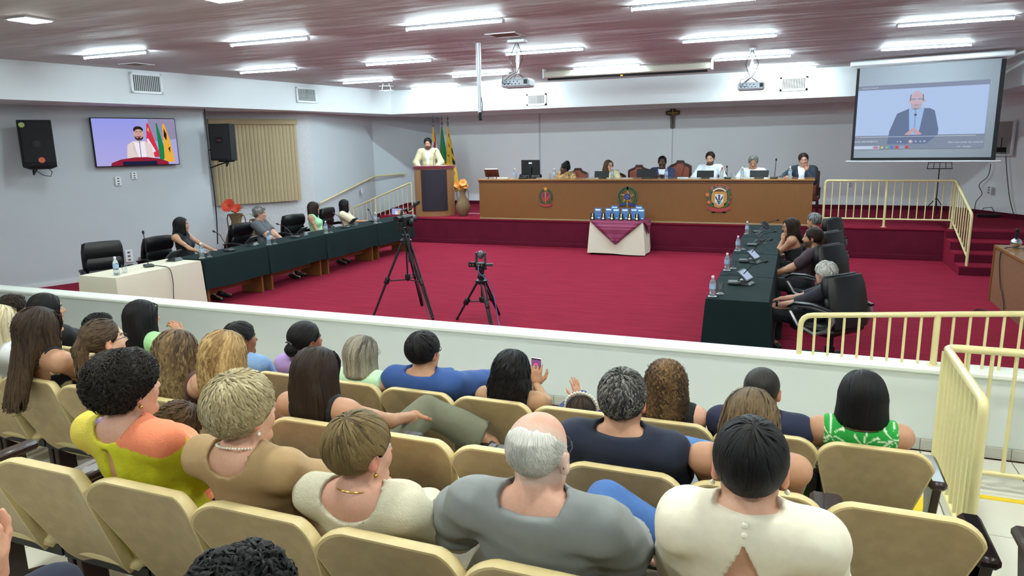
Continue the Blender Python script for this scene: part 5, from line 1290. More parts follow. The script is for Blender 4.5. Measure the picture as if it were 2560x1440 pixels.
# ---- music stand
t = thing('music_stand', 'black folding music stand behind the stage rail', 'music stand', (3.05, 19.15, ST))
q = MB(); q.cyl((0, 0, .15), (0, 0, 1.02), .012, n=6); q.obj('pole', BLK, t)
for i in range(3): a = 2*PI*i/3+.5; q = MB(); q.tube([(0, 0, .34), (.28*math.cos(a), .28*math.sin(a), .01)], .010, 5); q.obj('leg', BLK, t)
q = MB()
for z0, w_ in ((1.02, .52), (1.16, .50), (1.28, .46)): q.tube([(-w_/2, -.02, z0), (w_/2, -.02, z0)], .010, 5)
for x_ in (-.24, -.12, 0, .12, .24): q.tube([(x_*1.05, -.02, 1.02), (x_*.9, -.02, 1.28)], .007, 5)
q.tube([(-.1, 0, 1.34), (0, 0, 1.15), (.13, 0, 1.36)], .008, 5); q.obj('desk_frame', BLK, t)
t = thing('power_strip', 'black power strip and cables on the stage floor under the outlet', 'power strip', onz(2470, 541, ST+.02)); q = MB(); q.box((0, 0, .02), (.42, .12, .06), bev=.01); q.obj('body', BLK, t); q = MB(); q.tube([(-.15, 0, .05), (-.1, 0, .18), (.05, .02, .2), (.14, 0, .05)], .008, 5); q.obj('cord', CBL, t)
t = thing('cable_box', 'small black cable box on the stage floor behind the tall vase', 'box', (-8.15, 18.6, ST)); q = MB(); q.box((0, 0, .14), (.24, .2, .28), bev=.01); q.obj('body', BLK, t)
q = MB(); q.tube([(-8.1, 16.9, ST+.008), (-7.2, 16.9, ST+.008)], .008, 4); tag(q.obj('floor_cable', CON), 'white cable along the stage floor by the desk end', 'cable')
# ---- right-hand oak desk
t = thing('side_desk', 'oak veneered side desk with raised panel at the right edge', 'desk', (2.75, 10.9, 0))
RW = mat('side_desk_veneer', '86664A', rough=.4, noise=.25, nscale=3, stretch=(1, 1.2, 9), detail=6)
q = MB(); q.box((.0, -.35, .385), (.04, 3.1, .77)); q.obj('front_panel', RW, t); q = MB(); q.box((.40, -.35, .80), (.86, 3.14, .035)); q.obj('desktop', WOODT, t)
q = MB(); q.box((.42, 1.18, .385), (.80, .04, .77)); q.obj('side_panel', RW, t); q = MB(); q.box((.30, -.62, .98), (.04, 2.5, .35)); q.obj('raised_panel', RW, t)
q = MB(); q.box((-.02, 1.17, .385), (.03, .05, .77), bev=.004); q.obj('edge_strip', WOOD, t)
t = thing('table_microphone', 'small round chrome device with black knob on the side desk', 'device', (2.92, 11.85, .818)); q = MB(); q.sph((0, 0, .07), .075, 14, sc=(1, 1, .9)); q.obj('base', CHROME, t, smooth=True); q = MB(); q.cyl((0, 0, .13), (0, 0, .24), .022, n=8); q.sph((0, 0, .25), .03, 8); q.obj('stem', BLK, t, smooth=True)
t = thing('laptop', 'laptop lid edge glowing blue on the side desk', 'laptop', (3.1, 11.2, 1.16), .4); q = MB(); q.box((0, 0, .1), (.34, .012, .24), rot=Matrix.Rotation(-.2, 3, 'X')); q.obj('lid', BLK, t); q = MB(); q.box((0, -.009, .1), (.31, .002, .21), rot=Matrix.Rotation(-.2, 3, 'X')); q.obj('screen', emat('blue_screen', '5A6FB0', .8), t)
cable('desk_cable', [(3.0, 11.6, .83), (2.80, 11.75, .83), (2.715, 11.7, .72), (2.71, 11.5, .35), (2.71, 11.35, .25), (2.71, 11.2, .1), (2.66, 11.1, .012), (2.45, 11.3, .012), (2.3, 11.05, .012)], .008, 'black cable hanging over the side desk front to the carpet')
# ================================================================== screens, speakers, projectors, cameras
def picture(name, o, u, v, shapes, parent, s=1.0, bg=None):
    """flat lit picture: polygons in u,v (0..1), each a hair in front of the one before"""
    o = Vector(o); u = Vector(u); v = Vector(v); n = u.cross(v).normalized(); V = []; F = []; C = []
    def add(poly, cols, z):
        b = len(V)
        for p, c in zip(poly, cols): V.append(o+u*p[0]+v*p[1]+n*z); C.append(c)
        F.append(list(range(b, b+len(poly))))
    if bg:
        g = 4; 
        for i in range(g):
            for j in range(g):
                pts = [(i/g, j/g), ((i+1)/g, j/g), ((i+1)/g, (j+1)/g), (i/g, (j+1)/g)]; add(pts, [bg(*p) for p in pts], 0)
    z = .001
    for poly, c in shapes:
        add(poly, [lin(c)]*len(poly) if isinstance(c, str) else c, z); z += .0003
    me = bpy.data.meshes.new(name); me.from_pydata([tuple(p) for p in V], [], F)
    a = me.color_attributes.new('Col', 'FLOAT_COLOR', 'POINT'); c4 = np.ones((len(V), 4), f32); c4[:, :3] = C; a.data.foreach_set('color', c4.ravel())
    me.materials.append(emat('picture_%.2f' % s, s=s, attr=True)); return link(name, me, parent)
def mixc(a, b, t): return tuple(x*(1-t)+y*t for x, y in zip(a, b))
def ell2(cx, cy, rx, ry, n=20, a0=0, a1=2*PI): return [(cx+rx*math.cos(a0+(a1-a0)*i/n), cy+ry*math.sin(a0+(a1-a0)*i/n)) for i in range(n)]
# television on the left wall (turned out from the wall)
c0, c1, c2, c3 = [np.array(ontv(x, y, .14)) for x, y in ((227, 285), (437, 289), (446, 415), (243, 430))]
cen = Vector((c0+c1+c2+c3)/4); wv = Vector(((c1+c2)-(c0+c3))/2); hvv = (Vector(c0)+Vector(c1)-Vector(c2)-Vector(c3))/2
TW, TH = wv.length, hvv.length
T = thing('television', 'wall television showing the speaker at the lectern', 'television', cen, math.atan2(wv.y, wv.x))
TW = math.hypot(wv.x, wv.y); TH = TW*.58
tl = .03
q = MB(); q.box((0, .03, 0), (TW+.03, .05, TH+.03), bev=.006); q.obj('casing', BLK, T)
q = MB(); q.box((0, .09, 0), (.5, .08, .4)); q.obj('wall_mount', BLK, T)
def tvbg(x, y): return mixc(lin('A6A0D6'), lin('9AA0C8' if x > .6 else '8E94DC'), y)
K = 'D5C6C4'
sh = [([(.66, .50), (1, .56), (1, 1), (.66, 1)], '8C86A4'), ([(.60, .18), (.64, .90), (.66, .90), (.78, .16)], 'C8324A'), ([(.62, .55), (.64, .58), (.72, .30), (.68, .25)], 'E2DDE8'), ([(.64, .76), (.66, .82), (.665, .70)], 'E0B040'),
      ([(.76, .10), (.755, .90), (.77, .92), (.86, .10)], '1F7A4A'), ([(.80, .05), (.84, .24), (.88, .05)], 'D8B030'), ([(.82, .05), (.835, .88), (.86, .90), (.92, .50), (.95, .05)], 'DDA63C'), ([(.84, .62), (.85, .80), (.88, .66), (.87, .52)], '2A2020'), ([(.88, .35), (.91, .40), (.90, .25)], '3A2A20'),
      ([(.36, .14), (.38, .44), (.45, .52), (.60, .52), (.67, .44), (.70, .14)], K), ([(.46, .52), (.53, .47), (.59, .52), (.60, .14), (.50, .14)], 'E4DCE8'), ([(.45, .52), (.47, .30), (.50, .16), (.46, .30)], 'B8A8A8'),
      (ell2(.53, .66, .062, .135), 'C49A8C'), (ell2(.53, .60, .052, .07), '4A3434'), (ell2(.532, .655, .050, .075), 'C49A8C'), (ell2(.53, .765, .060, .075), '2A2226'), (ell2(.532, .705, .050, .072), 'C49A8C'), ([(.495, .725), (.522, .725), (.522, .715), (.495, .712)], '3A2A28'), ([(.542, .725), (.57, .725), (.57, .712), (.542, .715)], '3A2A28'), ([(.527, .71), (.537, .71), (.542, .665), (.524, .665)], 'B08474'), ([(.50, .625), (.56, .625), (.555, .61), (.505, .61)], '3A2828'),
      ([(.526, .16), (.534, .16), (.534, .58), (.526, .58)], '5A5060'), (ell2(.53, .585, .012, .02), '1A1A20'),
      ([(.16, 0), (.17, .06), (.28, .13), (.45, .17), (.60, .17), (.75, .13), (.86, .06), (.87, 0)], '8A2036'), ([(.30, 0), (.30, .085), (.72, .085), (.72, 0)], '20203A')]
picture('screen_picture', (-TW/2, .003, -TH/2), (TW, 0, 0), (0, 0, TH), sh, T, .72, tvbg)
# projection screen near the right corner
sc = [onz(2142, 172, 3.72), None, None, None]
tl_ = onz(2125, 166, 3.73); tr_ = onz(2530, 137, 3.73); d = Vector(tr_-tl_); d.z = 0; W_s = d.length; dn = d.normalized()
t = thing('projection_screen', 'pull-down projection screen near the right corner showing a man in a suit', 'screen', tl_+(tr_-tl_)/2, math.atan2(dn.y, dn.x))
mid = Vector(tl_+(tr_-tl_)/2)
def onsc(x, y): p = onwall(x, y, mid, dn)-mid; return (p.dot(dn), p.z)
s_tl, s_tr, s_bl, s_br = onsc(2142, 172), onsc(2515, 145), onsc(2127, 402), onsc(2490, 405)
xl = (s_tl[0]+s_bl[0])/2; xr = (s_tr[0]+s_br[0])/2; zb_ = (s_bl[1]+s_br[1])/2; zt_ = (s_tl[1]+s_tr[1])/2+.0
q = MB(); q.box(((xl+xr)/2, 0, .03), (xr-xl+.24, .11, .10), bev=.02); q.obj('casing', ALU, t)
BB = mat('screen_border', '101014', rough=.8)
q = MB(); q.box(((xl+xr)/2, .01, (zt_+zb_)/2), (xr-xl, .006, zt_-zb_)); q.obj('border_cloth', BB, t)
bw = .05; x0_, x1_, z0_ = xl+bw, xr-bw-.02, zb_+bw+.02
q = MB(); q.box(((x0_+x1_)/2, .005, (zt_+z0_)/2), (x1_-x0_, .004, zt_-z0_)); q.obj('white_cloth', mat('screen_white', '8C9099', rough=.6), t)
q = MB(); q.tube([(xl-.08, 0, zb_), (xr+.08, 0, zb_)], .020, 8); q.obj('bottom_bar', ALU, t, smooth=True)
W3, H3 = x1_-x0_, zt_-z0_
pz0, pz1 = z0_+H3*.095, z0_+H3*.80
def scbg(x, y): return mixc(lin('8FA3C4'), lin('A9C2EA'), min(1, abs(y-.1)+.3))
P0 = (x0_+.0, -.001, pz0); Up = ((x1_-.06*W3)-x0_, 0, 0); Vp = (0, 0, pz1-pz0)
man = [([(0, .215), (1, .215), (1, .93), (0, .93)], 'B6CDF2'), ([(0, .93), (1, .93), (1, 1), (0, 1)], '8C98B0'), ([(0, .0), (1, 0), (1, .215), (0, .215)], '8794A8'),
       ([(.27, .08), (.28, .28), (.33, .55), (.42, .62), (.58, .62), (.62, .58), (.66, .30), (.66, .215), (.58, .08)], '6E7E9E'), ([(.42, .64), (.47, .60), (.54, .64), (.51, .22), (.44, .22)], 'A6C3EC'), ([(.468, .60), (.478, .60), (.482, .24), (.474, .24)], '8AA6D4'),
       (ell2(.475, .76, .052, .125), 'CDB8C4'), ([(.43, .70), (.52, .70), (.51, .62), (.44, .62)], 'C4AEBC'), (ell2(.475, .68, .040, .035), 'B8B0BC'), (ell2(.475, .70, .038, .03), 'CDB8C4'), ([(.418, .72), (.424, .83), (.432, .84), (.43, .74)], '8A8494'), ([(.532, .72), (.526, .83), (.518, .84), (.52, .74)], '8A8494'),
       ([(.43, .775), (.47, .775), (.468, .75), (.432, .75)], '9AA4BE'), ([(.48, .775), (.52, .775), (.518, .75), (.482, .75)], '9AA4BE'), ([(.455, .682), (.495, .682), (.49, .674), (.46, .674)], 'A07E8C'), ([(.405, .72), (.42, .77), (.425, .72)], 'CDB8C4'), ([(.53, .72), (.535, .77), (.548, .72)], 'CDB8C4'),
       ([(.40, .225), (.47, .33), (.485, .30), (.44, .215)], 'CDA8B0'), ([(.54, .225), (.475, .33), (.462, .30), (.50, .215)], 'CDA8B0'), (ell2(.476, .525, .010, .018), '56606E'),
       ([(.01, .19), (.94, .19), (.94, .196), (.01, .196)], 'D6DDEA'), ([(.0, .0), (.21, 0), (.21, .055), (0, .055)], 'C4D4EC'), (ell2(.18, .028, .025, .022), 'C08AA4'), (ell2(.232, .028, .010, .018), 'D8D080'), (ell2(.272, .028, .010, .018), '8EC0A0'), (ell2(.31, .028, .011, .020), '4A86E0'),
       (ell2(.352, .028, .013, .022), 'E04858'), ([(.37, .004), (.41, .004), (.41, .054), (.37, .054)], '96A8C8'), (ell2(.43, .028, .012, .022), 'E04858'), (ell2(.455, .115, .022, .035), 'C07A86'), (ell2(.455, .115, .018, .029), '93A0B6'), ([(.448, .10), (.448, .135), (.468, .117)], 'E8EEF8'),
       ([(.37, .115), (.382, .128), (.382, .102)], 'E8EEF8'), ([(.35, .11), (.358, .11), (.358, .125), (.35, .125)], 'C8D2E2'), ([(.49, .105), (.503, .105), (.503, .128), (.49, .128)], 'B2BED2'), ([(.525, .105), (.537, .105), (.537, .128), (.525, .128)], 'B2BED2'), ([(.555, .105), (.573, .105), (.573, .128), (.555, .128)], 'B2BED2'), (ell2(.035, .193, .006, .010), 'E07A50')]
picture('projected_picture', P0, Up, Vp, man, t, .60)
LTX = emat('projected_text', 'DCE4F2', .6)
uw, vh = Up[0], Vp[2]
for s_, sz, fx, fy in (('LUIZ_DEPOIMENTO', .046, .100, .11), ('Esta é uma versão não comercial', .040, .87, .085), ('Pesquisar', .030, .05, .018), ('Reprodutor Multimídia', .030, .10, .955), ('19:30   10/10/2024', .030, .86, .02)):
    text_mesh('screen_text', s_, sz, LTX, (P0[0]+uw*fx, -.016, P0[2]+vh*fy), (1, 0, 0), (0, 0, 1), t, ext=.0003)
# rolled-up screen
a_, b_ = onz(1353, 186, 3.74), onz(1783, 166, 3.74); m_ = (a_+b_)/2; L = b_[0]-a_[0]
t = thing('rolled_screen', 'rolled-up projection screen in a cream casing under the ceiling', 'screen', (m_[0], m_[1], 3.74)); q = MB(); q.box((0, 0, .0), (L, .12, .13), bev=.02); q.obj('casing', mat('cream_casing', 'BDB8AA', rough=.5), t)
q = MB(); q.box((0, 0, -.085), (L-.16, .03, .045)); q.obj('rolled_edge', BB, t); q = MB(); q.box((-.05, -.018, -.085), (.05, .01, .03)); q.obj('tag', YSTR, t)
for s in (-1, 1): q = MB(); q.box((s*L/2, 0, .02), (.03, .14, .18), bev=.004); q.obj('end_bracket', ALU, t)
# hanging white pole with small microphone cluster
pp = onz(1195, 108, ZC); zb_ = ony(1202, 300, pp[1])[2]
t = thing('ceiling_pole', 'white pole hanging from the ceiling with a small black camera at its tip', 'pole', pp); H_ = ZC-zb_
q = MB(); q.cyl((0, 0, 0), (0, 0, -H_*.42), .037, n=14); q.cyl((0, 0, -H_*.40), (0, 0, -H_*.92), .030, n=14); q.obj('tube', ALU, t, smooth=True)
q = MB(); q.box((.01, -.01, -H_*.95), (.05, .05, .12), bev=.01); q.tube([(.03, 0, -H_*.70), (.045, 0, -H_*.80), (.03, 0, -H_*.93)], .007, 5); q.obj('camera_clamp', BLK, t)
# projectors
def projector(px, py, drop, lab, w_=.42, rz=.05, silver=True):
    p = onz(px, py, ZC); t = thing('projector', lab, 'projector', p, rz, 'ceiling projectors')
    PJ = mat('projector_grey', 'A9ADB5', rough=.4)
    q = MB(); q.box((0, 0, -.03), (.26, .16, .05), bev=.01) if silver else q.cyl((0, 0, 0), (0, 0, -.03), .05, n=12); q.obj('ceiling_plate', ALU, t)
    q = MB(); q.cyl((0, 0, 0), (0, 0, -drop*.75), .018, n=10); q.cyl((0, 0, -drop*.35), (0, 0, -drop*.5), .028, n=10); q.obj('mount_tube', CHROME, t, smooth=True)
    q = MB()
    for sx in (-1, 1):
        for sy in (-1, 1): q.tube([(0, 0, -drop*.72), (sx*.11, sy*.08, -drop*.86)], .008, 5)
    q.obj('mount_arms', CHROME, t)
    q = MB(); q.box((0, 0, -drop*.86-.055), (w_, .30, .12), bev=.025); q.obj('casing', PJ, t)
    q = MB()
    for i in range(9): q.box((-w_*.36+i*w_*.065, -.151, -drop*.86-.05+(.015 if i % 2 else -.02)), (.016, .004, .014))
    q.box((w_*.38, -.151, -drop*.86-.045), (.055, .004, .06)); q.obj('socket_panel', BLK, t)
    q = MB(); q.cyl((.08, .15, -drop*.86-.055), (.08, .18, -drop*.86-.055), .045, n=14); q.obj('lens', GLASS, t)
    for k_, s in enumerate((-1, 1)):
        q = MB(); q.tube([(s*.01, -.02, -.04), (s*.10, -.06, -drop*.4), (s*.03, -.10, -drop*.7), (-.12+s*.05, -.17, -drop*.8), (-.17, -.19, -drop*.86-.06), (-.10+s*.04, -.155, -drop*.86-.06)], .005, 5); q.obj('cable', CBL, t, smooth=True)
projector(1293, 98, .64, 'grey ceiling projector beside the white hanging pole'); projector(1882, 120, .64, 'grey ceiling projector nearer the projection screen', silver=False)
t = thing('wire_bracket', 'small empty wire bracket on the ceiling above the left side', 'bracket', onz(965, 209, ZC)); q = MB()
for z_ in (-.06, -.16): q.tube([(-.13, -.1, z_), (.13, -.1, z_), (.13, .1, z_), (-.13, .1, z_), (-.13, -.1, z_)], .008, 5)
for sx in (-1, 1): q.tube([(sx*.13, 0, -.16), (sx*.08, 0, 0)], .008, 5)
q.obj('frame', ALU, t)
# loudspeakers
def speaker(p, d, lab, w_, h_, tilt, kind):
    d = Vector(d).normalized(); t = thing('loudspeaker', lab, 'loudspeaker', p, math.atan2(d.y, d.x)); R = Matrix.Rotation(tilt, 3, 'X')
    poly = [(-w_/2, -.18), (w_/2, -.18), (w_/2, .02), (w_*.32, .20), (-w_*.32, .20), (-w_/2, .02)]
    q = MB(); q.prism(poly, (0, 0, -h_/2), (1, 0, 0), (0, 1, 0), h_); q.v = [tuple(R@Vector(v)) for v in q.v]; q.obj('cabinet', mat('speaker_carpet', '15161A', rough=.85, noise=.1, nscale=60, bump=.3, bscale=300), t, bevel=.01)
    q = MB(); q.box((0, -.188, -.0), (w_-.07, .014, h_-.07), bev=.004); q.v = [tuple(R@Vector(v)) for v in q.v]; q.obj('grille', mat('speaker_grille', '0D0E12', rough=.6, bump=.6, bscale=500), t)
    if kind == 'badge':
        for nm, x_, z_, r_, m_ in (('round_badge', .04, -h_*.40, .05, mat('badge_red', 'C8553E', rough=.4)), ('sticker', -w_*.36, h_*.38, .045, mat('badge_green', 'A8B46A', rough=.4)), ('dust_cap', .0, -.03, .06, mat('dust_cap', '2A2C30', rough=.2))):
            q = MB(); q.tube([(x_, -.196, z_), (x_, -.202, z_)], r_, 16); q.v = [tuple(R@Vector(v)) for v in q.v]; q.obj(nm, m_, t)
    else:
        q = MB(); q.box((.0, -.197, h_*.06), (.16, .006, .13)); q.v = [tuple(R@Vector(v)) for v in q.v]; q.obj('horn', BLK, t); q = MB(); q.box((0, -.201, h_*.05), (.10, .003, .02)); q.v = [tuple(R@Vector(v)) for v in q.v]; q.obj('badge', mat('badge_dull_red', '7A3434', rough=.5), t)
    q = MB(); q.tube([R@Vector((-.05, .1, -h_/2)), Vector((-.12, .22, -h_/2-.12)), Vector((-.12, .30, -h_/2-.04))], .016, 6); q.box((0, .02, -h_/2-.015), (w_*.6, .16, .03)); q.obj('bracket', BLK, t)
    if kind == 'plain':
        Rl = Matrix.Rotation(-math.atan2(d.y, d.x), 3, 'Z'); w1 = Rl@(Vector((TVB[0]+.0, TVB[1]+.05, p.z-.52))-Vector(p)); w2 = Rl@(Vector((TVB[0]+.0, TVB[1]+.05, p.z-.15))-Vector(p)); q = MB(); q.tube([w1, (0, .1, -h_/2-.02)], .014, 6); q.tube([w2, (0, .2, -.1)], .014, 6); q.obj('wall_brace', BLK, t)
    if kind == 'badge': q = MB(); q.tube([(-.1, .05, -h_/2-.03), (.02, .0, -h_/2-.13), (.13, .0, -h_/2-.16), (.16, .02, -h_/2-.08), (.1, .05, -h_/2)], .007, 5); q.obj('cable', CBL, t, smooth=True)
    return t
c = ontv(93, 362, .42); speaker(c, tvd.normalized()+Vector((.25, -.12, 0)), 'large black loudspeaker with a round red badge left of the television', .50, .78, -.22, 'badge')
c = onwall(561, 356, Vector((TVB[0]+.12, TVB[1]-.1, 0)), Vector((1, .30, 0))); speaker(c, (1, .25, 0), 'black loudspeaker hanging in front of the window blind', .46, .74, -.03, 'plain')
# video camera tripod
TRB = mat('tripod_black', '1B1C1F', rough=.4, metal=.3)
def tripod(x, y, H_, lab, spread, rot, heavy=True):
    t = thing('tripod', lab, 'tripod', (x, y, 0), rot)
    for i in range(3):
        a = 2*PI*i/3+PI/2; c_, s_ = math.cos(a), math.sin(a); top = Vector((c_*.06, s_*.06, H_-.06)); ft = Vector((c_*spread, s_*spread, .02)); tn = Vector((-s_, c_, 0))*.028
        q = MB(); q.tube([top+tn, ft+tn*.4], .0135, 7); q.tube([top-tn, ft-tn*.4], .0135, 7); m_ = top.lerp(ft, .52); q.box(m_, (.07, .05, .10), rot=Vector((0, 0, 1)).rotation_difference(ft-top).to_matrix(), bev=.01)
        q.sph(ft, .022, 8); q.obj('leg', TRB, t, smooth=True)
        q = MB(); q.tube([(0, 0, H_*.46), m_], .010, 6); q.obj('spreader_arm', TRB, t)
    q = MB(); q.cyl((0, 0, H_*.44), (0, 0, H_-.05), .012, n=8); q.box((0, 0, H_*.50), (.07, .06, .08), bev=.01); q.lathe([(.03, 0), (.08, .02), (.085, .06), (.05, .08)], (0, 0, H_-.09), 16); q.obj('crown', TRB, t, smooth=True)
    q = MB(); q.lathe([(.05, 0), (.055, .04), (.04, .06), (.045, .11), (.03, .12)], (0, 0, H_), 14); q.box((0, 0, H_+.13), (.10, .14, .03), bev=.006); q.obj('fluid_head', TRB, t, smooth=True)
    if heavy: q = MB(); q.tube([(.06, -.02, H_+.06), (.09, -.12, H_-.30)], [.010, .013], 7); q.tube([(.08, -.09, H_-.18), (.09, -.12, H_-.33)], .018, 8); q.obj('pan_handle', TRB, t, smooth=True)
    return t
tx, ty = -5.13, 8.72
tripod(tx, ty, 1.12, 'tall black tripod holding the video camera on the red carpet', .52, .15)
t = thing('video_camera', 'black shoulder video camera with open monitor on the tall tripod', 'video camera', (tx, ty, 1.265), .12)
q = MB(); q.box((0, 0, .10), (.12, .34, .15), bev=.02); q.obj('body', BLK, t); q = MB(); q.cyl((0, .15, .10), (0, .32, .10), .05, .055, 16); q.obj('lens', BLK, t, smooth=True)
q = MB(); q.tube([(0, -.14, .19), (0, -.10, .25), (0, .06, .26), (0, .12, .20)], .014, 7); q.obj('top_handle', BLK, t, smooth=True); q = MB(); q.cyl((0, -.30, .15), (0, -.16, .15), .040, .03, 14); q.obj('viewfinder', BLK, t, smooth=True)
q = MB(); q.box((0, -.19, .04), (.08, .05, .11), bev=.006); q.obj('battery', TRB, t); q = MB(); q.sph((.085, .02, .07), .06, 12, sc=(.6, 1.3, 1)); q.obj('hand_grip', BLK, t, smooth=True)
q = MB(); q.tube([(.02, .12, .24), (.06, .22, .30)], .014, 7); q.tube([(.06, .22, .30), (.10, .30, .34)], .026, 10); q.obj('microphone', BLK, t, smooth=True)
q = MB(); q.box((-.15, .08, .22), (.17, .014, .105), bev=.004); q.obj('monitor', BLK, t); sh2 = [([(.3, 0), (.35, .6), (.6, .6), (.65, 0)], 'D8D0D8'), ([(.7, 0), (.72, .9), (.85, .9), (.85, 0)], 'D0A040')]
picture('monitor_picture', (-.225, .072, .178), (.15, 0, 0), (0, 0, .085), sh2, t, .7, lambda x, y: lin('9AA0D0'))
tx, ty = -3.96, 8.70
tripod(tx, ty, .60, 'shorter black tripod under the small round-headed camera', .36, -.3, False)
t = thing('dome_camera', 'small robotic camera with round grey head on the short tripod', 'camera', (tx, ty, .745), .1)
DG = mat('dark_grey_plastic', '3A3D40', rough=.4)
q = MB(); q.box((0, 0, .035), (.13, .12, .07), bev=.01); q.box((-.12, -.02, .045), (.10, .04, .07), bev=.006); q.obj('base', BLK, t); q = MB(); q.box((.12, .0, .045), (.10, .03, .04), rot=rotz(.3), bev=.005); q.obj('side_bracket', DG, t)
for s in (-1, 1): q = MB(); q.box((s*.062, 0, .14), (.018, .07, .15), bev=.006); q.obj('yoke_arm', DG, t)
q = MB(); q.sph((0, 0, .18), .052, 18, sc=(.85, 1, 1.15)); q.obj('head', mat('grey_head', '55585C', rough=.25), t, smooth=True); q = MB()
for x_ in (-.14, -.10, -.03, .0, .03): q.box((x_, -.062 if x_ > -.08 else -.042, .045), (.014, .006, .014))
q.obj('ports', GOLD, t)
cable('camera_cable', [(tx+.0, ty-.07, .80), (tx+.02, ty-.12, .70), (tx+.12, ty-.06, .58), (tx+.18, ty-.02, .40), (tx+.26, ty-.10, .18), (tx+.34, ty-.2, .012), (tx+.5, ty-.35, .012)], .007, 'blue-grey camera cable running down the short tripod', mat('cable_blue', '4A5A8C', rough=.4))
cable('camera_cable', [(-5.10, 8.60, 1.30), (-5.02, 8.58, 1.10), (-4.98, 8.60, .8), (-4.85, 8.55, .45), (-4.7, 8.45, .15), (-4.6, 8.35, .012)], .007, 'black camera cable hanging beside the tall tripod')
# ================================================================== small things on the tables
def bottle(x, y, z, lab, grp, sc=1.0, near=False):
    t = thing('water_bottle', lab, 'bottle', (x, y, z), 0, grp)
    q = MB(); q.lathe([(.030*sc, 0), (.033*sc, .005), (.033*sc, .05*sc), (.030*sc, .06*sc), (.033*sc, .07*sc), (.033*sc, .145*sc), (.026*sc, .17*sc), (.014*sc, .19*sc), (.013*sc, .205*sc)], n=14); q.obj('body', WATERB, t, smooth=True)
    q = MB(); q.lathe([(.0335*sc, .085*sc), (.0338*sc, .135*sc)], n=14); q.obj('label_band', LABELB, t, smooth=True); q = MB(); q.lathe([(.015*sc, .200*sc), (.015*sc, .222*sc), (.012*sc, .225*sc)], n=12); q.obj('cap', CAPW, t, smooth=True)
    q = MB(); q.lathe([(.045, 0), (.046, .002)], n=14); q.obj('coaster', CAPW, t)
def glass(x, y, z, lab, grp):
    t = thing('drinking_glass', lab, 'glass', (x, y, z), 0, grp); q = MB(); q.lathe([(.026, 0), (.030, .002), (.034, .12), (.0325, .12), (.029, .012), (0, .010)], n=16); q.obj('tumbler', GLASS, t, smooth=True); q = MB(); q.lathe([(.040, -.001), (.041, .0005)], n=14); q.obj('coaster', CAPW, t)
def delegate(x, y, z, rz, lab, grp, lit=False, sc=1.0):
    """voting terminal: wedge base with tilted tablet"""
    t = thing('voting_terminal', lab, 'terminal', (x, y, z), rz, grp)
    q = MB(); q.add([(-.10, -.10, 0), (.10, -.10, 0), (.10, .08, 0), (-.10, .08, 0), (-.06, -.04, .05), (.06, -.04, .05), (.06, .05, .05), (-.06, .05, .05)], [(3, 2, 1, 0), (4, 5, 6, 7), (0, 1, 5, 4), (1, 2, 6, 5), (2, 3, 7, 6), (3, 0, 4, 7)]); q.obj('base', DG, t, bevel=.008)
    R = Matrix.Rotation(.75, 3, 'X'); q = MB(); q.box((0, -.01, .10), (.25, .16, .018), rot=R, bev=.006); q.obj('tablet', DG, t)
    q = MB(); q.box(Vector((0, -.01, .10))+R@Vector((0, 0, .0105)), (.20, .125, .002), rot=R); q.obj('screen', SCRB if lit else BLK, t)
def goose(x, y, z, rz, lab, grp, h_=.36, lean=.15, out=.0):
    t = thing('table_microphone', lab, 'microphone', (x, y, z), rz, grp)
    q = MB(); q.box((0, 0, .018), (.13, .15, .036), bev=.012); q.obj('base', DG, t)
    pts = [Vector((0, .03, .03)), Vector((0, .04+lean*.25, h_*.45)), Vector((0, .04+lean*.7, h_*.85)), Vector((0, .04+lean+out, h_))]
    q = MB(); q.tube(pts, .006, 6); q.obj('gooseneck', BLK, t, smooth=True); dv = (pts[3]-pts[2]).normalized(); q = MB(); q.tube([pts[3], pts[3]+dv*.02, pts[3]+dv*.05], [.010, .017, .013], 9); q.obj('windscreen', BLK, t, smooth=True)
ZT = TZ+.016
for i, (y, n_) in enumerate(zip((8.17, 9.67, 11.29, 13.04), ('the woman in black', 'the man in grey', 'the woman in green', 'the woman in cream'))):
    bottle(-8.40, y, ZT, f'water bottle on the green table in front of {n_}', 'water bottles on the left tables', 1.05); glass(-8.40+.02, y+.13, ZT, f'empty glass beside the bottle in front of {n_}', 'glasses on the left tables')
bottle(-8.42, 6.70, ZT, 'water bottle with blue label on the white-clothed table', 'water bottles on the left tables', 1.1); glass(-8.44, 6.84, ZT, 'empty glass beside the bottle on the white-clothed table', 'glasses on the left tables')
goose(-8.54, 7.32, ZT, Rd(60), 'tall gooseneck microphone on the white-clothed table', 'gooseneck microphones', .46, .04, .01)
cable('table_cable', [(-8.48, 7.34, ZT+.02), (-8.36, 7.36, ZT+.012), (-8.22, 7.38, ZT-.02), (-8.20, 7.40, ZT-.2), (-8.18, 7.36, ZT-.45), (-8.17, 7.38, ZT-.62)], .006, 'black microphone cable hanging over the white tablecloth')
for y, n_, l in ((7.86, 'at the corner of the white-clothed table', 0), (9.52, 'before the man in grey', 0), (10.88, 'before the long-haired woman in green', 0), (12.55, 'before the woman in cream', 0)): delegate(-8.62, y, ZT, Rd(-80), f'black voting terminal seen from behind {n_}', 'voting terminals on the left')
goose(-8.52, 8.87, ZT, Rd(85), 'low table microphone leaning left near the woman in black', 'gooseneck microphones', .30, .20, .05); goose(-8.55, 10.55, ZT, Rd(90), 'table microphone leaning left near the man in grey', 'gooseneck microphones', .24, .25, .06)
goose(-8.55, 12.15, ZT, Rd(95), 'table microphone near the woman in cream', 'gooseneck microphones', .28, .16, .03); goose(-8.60, 13.3, ZT, Rd(80), 'small table microphone at the far end of the left tables', 'gooseneck microphones', .24, .10)
